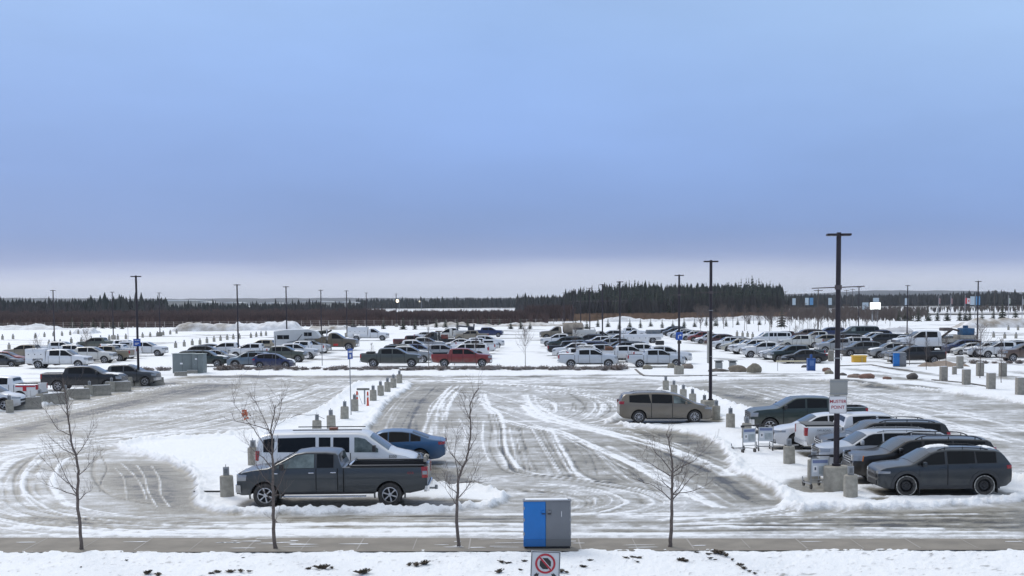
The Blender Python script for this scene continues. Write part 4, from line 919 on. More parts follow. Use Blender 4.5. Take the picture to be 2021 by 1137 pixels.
    b = MB(); t = R(-47); d = Vector((math.cos(t), 0, math.sin(t))); e = Vector((-d.z, 0, d.x))
    def bar(w0, w1, y): return [tuple(Vector((cx, y, cz))+d*s_*ro*.84+e*q*ro) for s_, q in ((-1, w0), (1, w0), (1, w1), (-1, w1))]
    b.add(bar(-.085, .085, -.012), [(0,1,2,3)]); b.build('red_slash', SRED, pn, fix=False)
    b = MB(); b.add(bar(.085, .14, -.0115), [(0,1,2,3)]); b.build('slash_edge', mat('sign_face_grey2', (.50,.52,.54), .4), pn, fix=False)
    for s_ in (1, -1):
        az = zt-47.5/S_; ax = s_*17.5/S_; u = 5.0/S_
        b = MB(); b.add([(ax+s_*u*1.1, -.009, az-u*.4), (ax-s_*u*.3, -.009, az+u*.9), (ax-s_*u*.1, -.009, az+u*.2), (ax-s_*u*1.0, -.009, az+u*.55), (ax-s_*u*.7, -.009, az-u*.9), (ax+s_*u*.1, -.009, az-u*.55), (ax-s_*u*.1, -.009, az-u*1.2)], [tuple(range(7))]); b.build('arrow', SBLK, pn, fix=False)
    b = MB(); b.tube([(0,.035,-.1),(0,.035,zc+hh-.03)], .03, 10); b.build('post', GALV, r)
    tag(r, 'no stopping sign, red ring over a black octagon, before the blue and grey cabinet', 'sign')
    # thin signs -----------------------------------------------------------------
    r = empty('sign_post'); x, y = G(693, 821); r.location = (x, y, 0); r.rotation_euler = (0, R(-1.2), R(68)); b = MB(); b.tube([(0,0,-.1),(0,0,4.1)], .03, 8); b.build('post', GALV, r); b = MB(); b.box(-.30,.30,-.05,-.035,3.42,4.05, bev=.006); s = b.build('sign_panel', SBLU, r); b = MB(); b.box(-.2,.2,-.053,-.050,3.8,3.92); b.box(-.1,.1,-.053,-.050,3.52,3.7); b.build('sign_writing', WHITE, s); tag(r, 'slim galvanised post with a blue sign seen almost edge on, beside the red bollards', 'sign')
    r = empty('sign_post'); x, y = G(897, 722); r.location = (x, y, 0); b = MB(); b.tube([(0,0,0),(.12,0,1.5)], .035, 6); b.build('post', mat('pale_post',(.42,.33,.30),.6), r); b = MB(); b.lathe_y([(0,-.05),(.21,-.05),(.21,-.035),(0,-.035)], .13, 1.62, 16); s = b.build('sign_disc', WHITE, r); b = MB(); b.lathe_y([(.10,-.053),(.15,-.053)], .13, 1.62, 14); b.build('red_ring', SRED, s, fix=False); tag(r, 'short post with a round white sign in front of the red pickup', 'sign')
    for px, py, h, lb in ((636,723,2.8,'bare steel post without a sign, below the white pickup tailgate'),(544.5,728,3.4,'dark thin post in front of the dark blue hatchback'),(253,671,2.6,'slim pale post on the empty left car park')):
        x, y = G(px, py); b = MB(); b.tube([(0,0,-.1),(0,0,h)], .035, 6); o = b.build('marker_post', mat('dull_post',(.10,.10,.11),.6), loc=(x, y, 0)); tag(o, lb, 'post')
        c = MB(); c.tube([(0,0,h),(0,0,h+.04)], .05, 6); c.build('post_cap', GALV, o)
    # red bollards and the steel frame between them ---------------------------------
    for k, (px, py) in enumerate(((705,802),(726,803))):
        r = empty('orange_bollard'); x, y = G(px, py); r.location = (x, y, 0); b = MB(); b.tube([(0,0,0),(0,0,.05)], .20, 12); b.build('foot', BLK, r)
        b = MB(); b.tube([(0,0,.05),(0,0,.12),(0,0,.85),(0,0,1.0)], [.11,.075,.06,.05], 10); s = b.build('tube', mat('bollard_red',(.55,.07,.03),.5), r); b = MB(); b.tube([(0,0,.62),(0,0,.74)], .068, 10); b.build('white_band', WHITE, s)
        tag(r, ('left' if k == 0 else 'right')+' one of the two orange-red bollards flanking the small steel stand', 'bollard', 'orange-red bollards in the middle snow strip')
    r = empty('steel_stand'); x, y = G(716, 800); r.location = (x, y+.3, 0); b = MB(); b.tube([(.1,0,0),(.1,0,1.0)], .05, 8); b.tube([(-.35,0,.85),(-.05,0,.0)], .012, 5); b.build('post', GALV, r); b = MB(); b.box(-.42,.42,-.08,.08,.98,1.12, bev=.015); b.build('head_box', mat('stand_head',(.17,.17,.15),.6), r); tag(r, 'low steel stand with a flat head between the two orange-red bollards', 'meter stand')
    # wires hanging from posts near van: cable loops
    b = MB(); x, y = G(612, 862); b.tube([(x-1.0,y,.95),(x-.6,y,1.15),(x-.1,y,1.1),(x+.3,y,1.12),(x+.75,y,.9)], .012, 5); o = b.build('power_cable', BLK); tag(o, 'thin black power cable looped over the plug-in post behind the van roof', 'cable')
    b = MB(); x, y = G(405, 978); b.tube([(x-.4,y,.14),(x+.1,y-.05,.15),(x+.5,y,.14),(x+.9,y+.1,.15)], .035, 8); o = b.build('rubber_hose', BLK); tag(o, 'short black hose lying on the snow left of the lone plug-in post', 'hose')
    # boulders --------------------------------------------------------------------
    def boulder(px, py, w_, h_, col, lb, seed):
        rnd = random.Random(seed); bm = bmesh.new(); bmesh.ops.create_icosphere(bm, subdivisions=3, radius=1.0); dirs = [Vector((rnd.uniform(-1,1), rnd.uniform(-1,1), rnd.uniform(-.6,1))).normalized() for _ in range(9)]
        for v in bm.verts:
            n = v.co.normalized(); s_ = 1.0
            for d_ in dirs: s_ = min(s_, .80/max(n.dot(d_), .02)*1.0) if n.dot(d_) > .80 else s_
            v.co = Vector((n.x*s_*w_/2, n.y*s_*w_*.38, n.z*s_*h_*.60+h_*.36))+Vector([rnd.uniform(-.012,.012)*w_ for _ in range(3)])
        me = bpy.data.meshes.new('boulder'); bm.to_mesh(me); bm.free(); me.polygons.foreach_set('use_smooth', [True]*len(me.polygons)); x, y = G(px, py)
        o = obj('boulder', me, mat('rock_'+'_'.join(str(int(c*100)) for c in col), col, .85, noise=.35, nscale=3, bump=.3), None, (x, y+w_*.3, 0)); o.rotation_euler = (0,0,rnd.uniform(-.3,.3)); tag(o, lb, 'boulder', 'boulders lining the snow beds')
        c = MB(); P = [];
        for k in range(10): t = 2*math.pi*k/10; P.append((w_*.24*math.cos(t)*rnd.uniform(.6,1.1), w_*.14*math.sin(t)*rnd.uniform(.6,1.1), h_*.93+rnd.uniform(-.01,.01)))
        c.add(P+[(0,0,h_*.99)], [(k, (k+1) % 10, 10) for k in range(10)]); c.build('snow_dusting', SNOWM, o, fix=False)
    GT = (.26,.235,.18); RD = (.24,.135,.10); DK = (.12,.105,.095)
    for k, a in enumerate([(1278,730,1.1,.5,GT,'small boulder in the snow below the white crew pickup bed'),(1325,728,.9,.6,GT,'boulder left of the lamp post base with the arrow sign'),(1357,729,1.3,.6,(.24,.2,.17),'long boulder right of the lamp post base with the arrow sign'),(1419,735,2.2,.35,DK,'flat dark boulder below the two grey bins'),(1457,736,1.9,.75,(.25,.21,.16),'long sandy boulder beside the round one'),(1490,737,1.45,1.0,GT,'largest round pale boulder right of the grey bins'),
        (1590,727,.8,.35,DK,'small dark stone left of the blue ticket machine'),(1632,735,.9,.5,RD,'reddish boulder left of the tall sign pole'),(1637,740,.9,.45,GT,'pale stone under the reddish boulder'),(1665,743,.75,.35,DK,'small dark stone right of the tall sign pole'),(1692,747,1.5,.42,(.27,.2,.16),'flat pinkish stone left part of the long pair'),(1712,749,1.5,.55,RD,'red rounded boulder, right part of the long pair'),(1752,750,.8,.32,RD,'small red stone alone in the snow'),(1802,750,1.05,.62,DK,'dark boulder alone in the snow left of the pillars')]): boulder(*a, seed=k)
    # bins, booths ------------------------------------------------------------------
    for px, py, lb in ((1418.5,730,'left one of the two grey litter bins behind the boulders'),(1446,730,'right one of the two grey litter bins behind the boulders')):
        r = empty('litter_bin'); x, y = G(px, py); r.location = (x, y, 0); b = MB(); b.box(-.33,.33,-.28,.28,0,.72, bev=.03); b.build('bin_body', mat('bin_grey',(.24,.25,.25),.6), r); b = MB(); b.box(-.42,.42,-.32,.32,.82,.92, bev=.04); b.build('bin_hood', mat('bin_hood',(.12,.13,.13),.6), r); b = MB(); b.box(-.30,.30,-.02,.26,.72,.82); b.build('bin_back', BLK, r); tag(r, lb, 'bin', 'grey litter bins behind the boulders')
    r = empty('grit_bin'); x, y = G(1695, 716); r.location = (x, y, 0); Y_ = mat('grit_yellow',(.62,.36,.03),.5); b = MB(); b.box(-.72,.72,-.4,.4,0,.62, bev=.05, ); b.build('bin_body', Y_, r); b = MB(); b.box(-.78,.78,-.46,.46,.625,.80, bev=.06); b.build('bin_lid', mat('grit_yellow_lid',(.66,.42,.06),.5), r); b = MB(); b.box(.18,.26,-.49,-.40,.1,.7, bev=.01); b.build('hasp', mat('hasp',(.5,.4,.2),.5), r); tag(r, 'yellow grit bin on the snow between the concrete pillars', 'grit bin')
    r = empty('ticket_machine'); x, y = G(1600.5, 733); r.location = (x, y, 0); B_ = mat('machine_blue',(.015,.08,.28),.45, noise=.3, nscale=6); b = MB(); b.box(-.37,.37,-.3,.3,0,1.25, bev=.04); b.build('housing', B_, r); b = MB(); b.box(-.10,.10,-.12,.12,1.25,1.62, bev=.03); b.build('head', B_, r); b = MB(); b.box(-.2,.2,-.315,-.30,.55,1.05, bev=.01); b.build('front_plate', mat('machine_plate',(.08,.16,.36),.4), r); tag(r, 'blue ticket machine at the car park entrance', 'ticket machine')
    b = MB(); b.box(-3.35,-.5,-.22,-.14,.92,1.06, bev=.01); o = b.build('barrier_arm', mat('arm_cream',(.56,.50,.34),.5), None, (x, y, 0)); tag(o, 'lowered cream barrier arm in front of the black car', 'barrier arm'); c = MB(); c.tube([(-3.2,-.18,0),(-3.2,-.18,.92)], .025, 6); c.build('rest_post', GALV, o)
    for px, py, lb, cc in ((1629,692,'blue recycling bin behind the dark pickup','a'),(1520,676,'small blue bin by the white van','b')):
        r = empty('recycling_bin'); x, y = G(px, py); r.location = (x, y, 0); b = MB(); b.box(-.36,.36,-.36,.36,.08,1.02, taper=1.12); b.build('bin_body', mat('bin_blue',(.02,.14,.42),.5), r); b = MB(); b.box(-.44,.44,-.46,.44,1.03,1.16, bev=.04); b.build('bin_lid', mat('bin_blue_lid',(.03,.2,.5),.5), r); tag(r, lb, 'bin')
    # the big green cabinet -----------------------------------------------------------
    GC = mat('cabinet_green', (.17,.20,.20), .5, noise=.12, nscale=1.5); r = empty('electrical_cabinet'); x, y = G(371, 738); r.location = (x, y, 0); r.scale = (.86,.86,.95)
    b = MB(); b.box(-1.72,.55,0,1.6,.06,2.02, bev=.03); b.build('main_housing', GC, r); b = MB(); b.box(.56,1.78,-.25,1.6,.06,1.98, bev=.03); b.build('side_housing', GC, r); b = MB(); b.box(-1.8,.56,-.06,1.66,2.02,2.09, bev=.02); b.box(.57,1.85,-.32,1.66,1.985,2.05, bev=.02); b.build('roof_lip', mat('cabinet_lid',(.21,.25,.24),.5), r)
    b = MB(); b.box(-.62,-.60,-.012,0,.12,1.96); b.box(1.15,1.17,-.262,-.25,.12,1.92); b.build('door_joint', BLK, r)
    b = MB(); b.box(-.86,-.62+.05,-.02,-.0,.98,1.14, bev=.01); b.box(.88,1.12,-.27,-.25,1.45,1.6, bev=.01); b.build('warning_label', WHITE, r)
    b = MB(); b.box(.80,.86,-.29,-.25,.9,1.02, bev=.01); b.build('handle', GALV, r); tag(r, 'big grey-green electrical cabinet in front of the snow-dusted SUV', 'electrical cabinet')
    # luggage carts ------------------------------------------------------------------
    def cart():
        r = empty('luggage_cart'); b = MB(); a = GALV
        for s in (1,-1): b.tube([(s*.28,0,.16),(s*.28,0,.95),(s*.30,-.06,1.08)], .018, 6); b.tube([(s*.28,0,.16),(s*.26,.8,.13)], .018, 6); b.tube([(s*.26,.8,.13),(s*.26,.86,.3)], .018, 6)
        b.tube([(-.28,0,.30),(.28,0,.30)], .015, 6); b.tube([(-.26,.4,.15),(.26,.4,.15)], .015, 6); b.tube([(-.26,.8,.13),(.26,.8,.13)], .015, 6); b.build('cart_frame', a, r)
        b = MB(); b.tube([(-.36,-.06,1.09),(.36,-.06,1.09)], .022, 8); b.box(-.40,-.28,-.12,-.02,1.03,1.12, bev=.02); b.box(.28,.40,-.12,-.02,1.03,1.12, bev=.02); b.build('handle_bar', BLK, r)
        b = MB(); b.box(-.27,.27,-.02,-.006,.42,.98, bev=.008); p = b.build('advert_panel', mat('cart_panel',(.52,.56,.60),.5), r)
        b = MB(); b.box(-.22,-.09,-.028,-.021,.55,.76); p2 = b.build('notice', WHITE, p); b = MB(); b.box(-.18,-.13,-.033,-.0285,.62,.71); b.build('notice_symbol', mat('notice_ink',(.05,.07,.10),.5), p2); b = MB(); b.box(-.04,.24,-.028,-.021,.48,.74); b.build('picture', mat('cart_picture',(.20,.26,.28),.5, noise=.6, nscale=5, col2=(.42,.44,.45)), p)
        b = MB(); b.box(-.24,.24,-.028,-.021,.84,.94); b.build('title_strip', mat('cart_strip',(.16,.2,.34),.5), p)
        for (x_, y_) in ((-.27,.02),(.27,.02),(-.25,.78),(.25,.78)): b = MB(); b.tube([(x_-.02,y_,.09),(x_+.02,y_,.09)], .09, 14); b.build('wheel', RUB, r)
        return r
    c0 = cart()
    for k, (px, py, rz, lb) in enumerate(((1619,968,6,'luggage cart against the big concrete lamp base'),(1479,896,22,'left luggage cart of the pair near the green pickup, turned aside'),(1512,893,-4,'right luggage cart of the pair near the green pickup, facing the road'))):
        c = c0 if k == 0 else copy_tree(c0); x, y = G(px, py); c.location = (x, y+.1, .03); c.scale = (1.15,1.15,1.12); c.rotation_euler = (0,0,R(rz)); tag(c, lb, 'luggage cart', 'luggage carts left in the car park')

    # kerbs standing out of the snow
    KM = mat('old_kerb', (.17,.155,.14), .9, noise=.3)
    def kerb(pts, lb, col=None, h=.11):
        P = [Vector((*G(*p), h*.3)) for p in pts]; b = MB()
        for a, c in zip(P, P[1:]):
            d = (c-a).normalized(); n_ = Vector((-d.y, d.x, 0))*.09; b.add([a-n_, c-n_, c+n_, a+n_]+[q+Vector((0,0,h)) for q in (a-n_, c-n_, c+n_, a+n_)], [(0,3,2,1),(4,5,6,7),(0,1,5,4),(1,2,6,5),(2,3,7,6),(3,0,4,7)])
        o = b.build('kerb', col or KM); tag(o, None, None, kind='structure')
    kerb([(1254,731),(1262,738),(1271,744),(1330,744.5),(1415,743)], 'x'); kerb([(1400,735.5),(1436,734.5)], 'x'); kerb([(1866,719),(1892,723)], 'x', mat('red_kerb', (.30,.04,.04), .8)); kerb([(1840,752),(1905,758),(1960,767)], 'x'); kerb([(1655,724),(1720,722),(1752,728),(1800,735)], 'x')
# ------------------------------------------------------------------ vegetation and far land
BARK = mat('sapling_bark', (.085,.068,.062), .85, noise=.5, nscale=14, col2=(.15,.125,.11)); TWIG = mat('twig_bark', (.10,.078,.07), .85)
RMIN = [.0022]
def noisy(P, r, k): 
    out = [Vector(P[0])]
    for a, b in zip(P, P[1:]):
        a, b = Vector(a), Vector(b)
        for i in range(1, k+1): out.append(a.lerp(b, i/k)+(Vector((r.uniform(-1,1), r.uniform(-1,1), r.uniform(-1,1)))*(b-a).length*.035 if i < k else Vector()))
    return out
def grow(mb, p, d, L, r0, lv, rnd, n=5, upb=.25):
    "a branch that carries smaller ones"
    pts = [p]; rad = [r0]; q = p.copy(); dd = d.normalized()
    for i in range(n):
        dd = (dd+Vector((rnd.uniform(-.22,.22), rnd.uniform(-.22,.22), rnd.uniform(-.10,.22)+upb*.15))).normalized(); q = q+dd*(L/n); pts.append(q.copy()); rad.append(max(r0*(1-(i+1)/n*.85), RMIN[0]))
        if lv > 0 and i >= 0:
            for s in range(rnd.choice((1, 1, 2))):
                a = dd.orthogonal().normalized(); a.rotate(Matrix.Rotation(rnd.uniform(0, 6.28), 3, dd)); nd = (dd*.75+a*.75+Vector((0,0,upb))).normalized(); grow(mb, q.copy(), nd, L*rnd.uniform(.30,.55), rad[-1]*.62, lv-1, rnd, 4, upb)
    mb.tube(pts, rad, 5 if r0 > .012 else 3, cap=False)
def traced_sapling(px, py, trunk, limbs, r0, label, seed):
    "a near sapling: trunk and main limbs follow the photograph; depth is free"
    x, y = G(px, py); D = y; S_ = FPX/D; rnd = random.Random(seed); r = empty('bare_sapling', (x, y, .05))
    def cv(P, dep, k=3):
        out = []; n = len(P)
        for i, (a, b) in enumerate(P): out.append(Vector(((a-px)/S_, dep*i/max(n-1,1), (py-b)/S_)))
        return out
    r0 *= .64; T = noisy(cv(trunk, rnd.uniform(-.1,.1)), rnd, 3); n = len(T); rad = [r0*(1.35 if i == 0 else 1)*(1-.80*i/(n-1)) for i in range(n)]
    mb = MB(); mb.tube(T, rad, 9); mb.build('trunk', BARK, r, angle=60); tw = MB(); lb = MB(); H = T[-1].z
    def side_twigs(P, rr, dens, lv=1, Lk=.42):
        for a, b in zip(P, P[1:]):
            if rnd.random() < dens:
                d_ = (b-a).normalized(); o = d_.orthogonal().normalized(); o.rotate(Matrix.Rotation(rnd.uniform(0,6.28), 3, d_)); grow(tw, a.lerp(b, rnd.random()), d_*.7+o*.8+Vector((0,0,.3)), rnd.uniform(.25,.75)*Lk*2, rr, lv, rnd, 4)
    for L in limbs:
        P0 = cv(L, rnd.uniform(-.7,.7)); off = min(T, key=lambda t: (t.x-P0[0].x)**2+(t.z-P0[0].z)**2); P0 = [p+Vector((0, off.y, 0)) for p in P0]; P0[0] = off.copy(); P = noisy(P0, rnd, 3); m = len(P); rb = r0*.36*(1-.35*off.z/H)
        lb.tube(P, [max(rb*(1-.85*i/(m-1)), .004) for i in range(m)], 6); side_twigs(P[1:], rb*.35, 1.0)
        grow(tw, P[-1], P[-1]-P[-2], .3, .005, 1, rnd, 3)
    side_twigs([t for t in T if t.z > H*.42], r0*.16, .9, 1, .36)
    lb.build('limb', BARK, r, angle=60); tw.build('twigs', TWIG, r, angle=60); return tag(r, label, 'tree', 'bare saplings along the pavement')
def saplings():
    traced_sapling(161, 1092, [(161,1092),(160,1040),(157,990),(158,960),(161,930),(157,900),(150,880),(146,850),(143,820),(141,790),(138,765),(136,745)],
        [[(157,897),(170,880),(178,862),(181,850)],[(143,862),(120,848),(100,820),(85,806)],[(157,968),(140,950),(120,925),(103,900)],[(156,985),(130,965),(105,950)],[(160,940),(175,925),(190,905)],[(156,975),(140,940),(130,900),(127,880)],[(160,988),(180,972),(196,965)],[(152,900),(140,885),(128,865)],[(143,835),(155,800),(158,770)],[(144,825),(128,800),(115,765)]], .075, 'bare sapling at the left end of the pavement in front of the concrete barriers', 21)
    traced_sapling(545, 1090, [(545,1090),(541,1060),(540,1020),(541,990),(540,960),(541,930),(540,900),(541,870),(538,850),(545,820),(548,800)],
        [[(541,905),(525,880),(505,845),(492,830),(470,800),(465,775)],[(541,865),(530,830),(520,800),(515,780)],[(541,862),(552,830),(558,800),(557,795)],[(540,960),(522,940),(510,915),(515,905)],[(540,975),(558,950),(570,920)],[(538,990),(520,968),(512,950)],[(500,838),(480,830),(465,822)],[(541,925),(520,905),(495,890),(482,875)],[(546,1040),(552,1030),(550,1015)],[(540,985),(562,975),(575,960)]], .085, 'bare sapling in front of the grey pickup wheel, one orange leaf cluster left in it', 22)
    traced_sapling(905, 1087, [(905,1087),(903,1050),(903,1000),(905,965),(905,950),(912,930),(922,910),(927,885),(931,860),(931,830),(930,800),(938,780),(948,766)],
        [[(905,950),(903,925),(898,905),(900,880),(903,860)],[(906,992),(915,975),(928,958),(938,935),(945,915)],[(930,825),(922,810),(915,790)],[(903,1000),(890,985),(878,970)],[(930,815),(935,800),(935,795)],[(928,958),(938,955),(944,957)],[(927,890),(940,870),(943,850)],[(900,975),(885,960),(880,945)],[(903,915),(890,895),(882,870)]], .075, 'leaning bare sapling between the grey pickup and the blue and grey cabinet', 23)
    traced_sapling(1322, 1087, [(1322,1087),(1324,1060),(1325,1030),(1326,990),(1327,960),(1327,935),(1327,915),(1324,900),(1320,870),(1315,857)],
        [[(1326,992),(1310,975),(1290,960),(1262,950)],[(1328,992),(1345,970),(1365,945),(1388,925)],[(1327,978),(1340,965),(1348,950),(1349,945)],[(1326,940),(1300,928),(1280,915),(1270,905)],[(1326,932),(1345,920),(1365,910),(1378,895),(1385,885)],[(1325,935),(1305,905),(1290,890),(1284,880)],[(1327,942),(1345,935),(1352,920),(1375,900)],[(1325,965),(1310,955),(1300,945)],[(1345,975),(1370,970),(1395,958)]], .085, 'short bare sapling standing alone on the right part of the verge', 24)
    # orange leaves
    x, y = G(545, 1090); S_ = FPX/y; rnd = random.Random(3); b = MB()
    for k in range(16): c = Vector((x+(488-545)/S_+rnd.uniform(-.08,.08), y+rnd.uniform(-.1,.1), .05+(1090-817)/S_+rnd.uniform(-.13,.13))); a = Vector((rnd.uniform(-1,1), rnd.uniform(-1,1), rnd.uniform(-1,1))).normalized()*.05; c2 = a.orthogonal().normalized()*.04; b.add([c-a, c+c2, c+a, c-c2], [(0,1,2,3)])
    lf = b.build('leaf_cluster', mat('orange_leaf', (.50,.14,.07), .7), smooth=False, fix=False)
    for o in bpy.data.objects:
        if o.get('label', '').startswith('bare sapling in front of the grey pickup wheel'): lf.parent = o; lf.location = -Vector(o.location)
def generic_sapling(H, seed, name='young_tree', spread=.4):
    rnd = random.Random(seed); r = empty(name); P = [Vector((0,0,-.1))]; 
    for i in range(7): P.append(Vector((P[-1].x+rnd.uniform(-.06,.06)*H/5, P[-1].y+rnd.uniform(-.06,.06), H*(i+1)/7)))
    b = MB(); b.tube(P, [.055*H/5*(1-.8*i/7) for i in range(8)], 7); b.build('trunk', BARK, r, angle=60); t = MB()
    for k in range(26):
        z = rnd.uniform(.32, 1.0); i = min(int(z*7), 6); p = P[i].lerp(P[i+1], z*7-i if i < 7 else 0); a = rnd.uniform(0, 6.28); grow(t, p, Vector((math.cos(a)*.8, math.sin(a)*.8, .9)), H*(1.15-z)*spread+.25, .014*H/5, 1, rnd, 4, .3)
    t.build('crown_twigs', TWIG, r, angle=60); return r
NEEDLE = mat('spruce_needles', (.013,.025,.016), .85, noise=.5, nscale=1.5, col2=(.032,.045,.028)); NEEDLE2 = mat('young_spruce_needles', (.035,.05,.035), .85, noise=.5, nscale=4, col2=(.10,.10,.075))
def spruce_mesh(H, W, tiers, seed, k=13, droop=.35):
    rnd = random.Random(seed); b = MB()
    for t in range(tiers):
        f = t/(tiers-1); z = H*(.10+.86*f); r_ = W*(1-f)**.85*rnd.uniform(.8,1.12)+W*.05; n = max(5, int(k*(1-.5*f)))
        for i in range(n):
            a = 2*math.pi*(i+rnd.random()*.8)/n; l = r_*rnd.uniform(.65,1.15); w_ = .30*l+.05*W; c, s = math.cos(a), math.sin(a); up = H*.055
            b.add([(0,0,z+up), (c*l*.55-s*w_, s*l*.55+c*w_, z+up*.2-l*droop*.4), (c*l, s*l, z-l*droop), (c*l*.55+s*w_, s*l*.55-c*w_, z+up*.2-l*droop*.4)], [(0,1,2,3)])
    b.add([(W*.05,0,H*.92),(-W*.03,W*.05,H*.92),(-W*.03,-W*.05,H*.92),(0,0,H*1.03)], [(0,1,3),(1,2,3),(2,0,3)])
    return b
def spruce(H, W, tiers, seed, m, k=13, name='spruce_tree'):
    r = empty(name); spruce_mesh(H, W, tiers, seed, k).build('crown', m, r, smooth=False, fix=False); b = MB(); b.tube([(0,0,-.2),(0,0,H*.95)], [H*.018, H*.004], 6); b.build('trunk', BARK, r); return r
def forest_stuff(name, label, segs, m, seed, hvar=.25, wk=.17, cat='forest', tiers=4, k=6):
    "a far wood that reads as one mass; segs: (px0, px1, distance, depth, height, count)"
    rnd = random.Random(seed); V = []; F = []
    for (a, b_, D, dd, H, n) in segs:
        for i in range(n):
            d = D+rnd.random()*dd; v = AT(rnd.uniform(a, b_), 600, d); h = H*rnd.gauss(1, hvar); h = max(h, H*.3); W = h*wk*rnd.uniform(.8,1.4); base = len(V); rot = rnd.random()*6
            for t in range(tiers):
                z0 = h*(.06+.80*t/tiers); z1 = min(h*(.06+.80*t/tiers)+h*.42, h) if t < tiers-1 else h; r_ = W*(1-t/tiers*.8)
                c = len(V); V.append((v.x, v.y, z1))
                for q in range(k): aa = rot+t+2*math.pi*q/k; rr = r_*rnd.uniform(.7,1.2); V.append((v.x+rr*math.cos(aa), v.y+rr*math.sin(aa), z0))
                F += [(c, c+1+q, c+1+(q+1) % k) for q in range(k)]
    me = mesh_from(V, F, name, smooth=False); o = obj(name, me, m); return tag(o, label, cat, kind='stuff')
def brush_stuff(name, label, segs, m, seed, blades=6, wd=.05):
    rnd = random.Random(seed); V = []; F = []
    for (a, b_, D, dd, H, n) in segs:
        for i in range(n):
            d = D+rnd.random()*dd; v = AT(rnd.uniform(a, b_), 600, d); h = H*rnd.uniform(.6,1.12)
            for q in range(blades):
                aa = rnd.random()*6.28; sp = rnd.uniform(.05,.38)*h; tx, ty = math.cos(aa)*sp, math.sin(aa)*sp*.6; w_ = wd*rnd.uniform(.6,1.6)*(1+d/400); c = len(V)
                V += [(v.x-w_, v.y, 0), (v.x+w_, v.y, 0), (v.x+tx*.6+w_*1.3, v.y+ty, h*.65), (v.x+tx, v.y+ty, h*rnd.uniform(.8,1.1)), (v.x+tx*.6-w_*1.3, v.y+ty, h*.65)]; F.append((c, c+1, c+2, c+3, c+4))
    me = mesh_from(V, F, name, smooth=False); o = obj(name, me, m); return tag(o, label, 'scrub', kind='stuff')
def shrub(seed, w_=.8, h=.62, m=None, n=60, wd=.02, name='dried_shrub'):
    rnd = random.Random(seed); b = MB()
    for k in range(n):
        a = rnd.random()*6.28; t = rnd.uniform(.1,1.0)**.7; p0 = Vector((rnd.uniform(-.3,.3)*w_, rnd.uniform(-.2,.2)*w_, 0)); p2 = Vector((math.cos(a)*w_*t*.85, math.sin(a)*w_*t*.6, h*rnd.uniform(.45,1.0)*(1.05-t*.35))); p1 = (p0+p2)/2+Vector((0,0,h*.15)); s = Vector((-math.sin(a), math.cos(a), 0))*wd
        b.add([p0-s, p0+s, p1+s*1.6, p2, p1-s*1.6], [(0,1,2,3,4)])
        for j in range(2): q = p1.lerp(p2, rnd.random()); e = Vector((rnd.uniform(-1,1), rnd.uniform(-1,1), rnd.uniform(0,1)))*h*.22; g_ = e.orthogonal().normalized()*wd*1.8; b.add([q-g_, q+g_, q+e], [(0,1,2)])
    return b.build(name, m, smooth=False, fix=False)
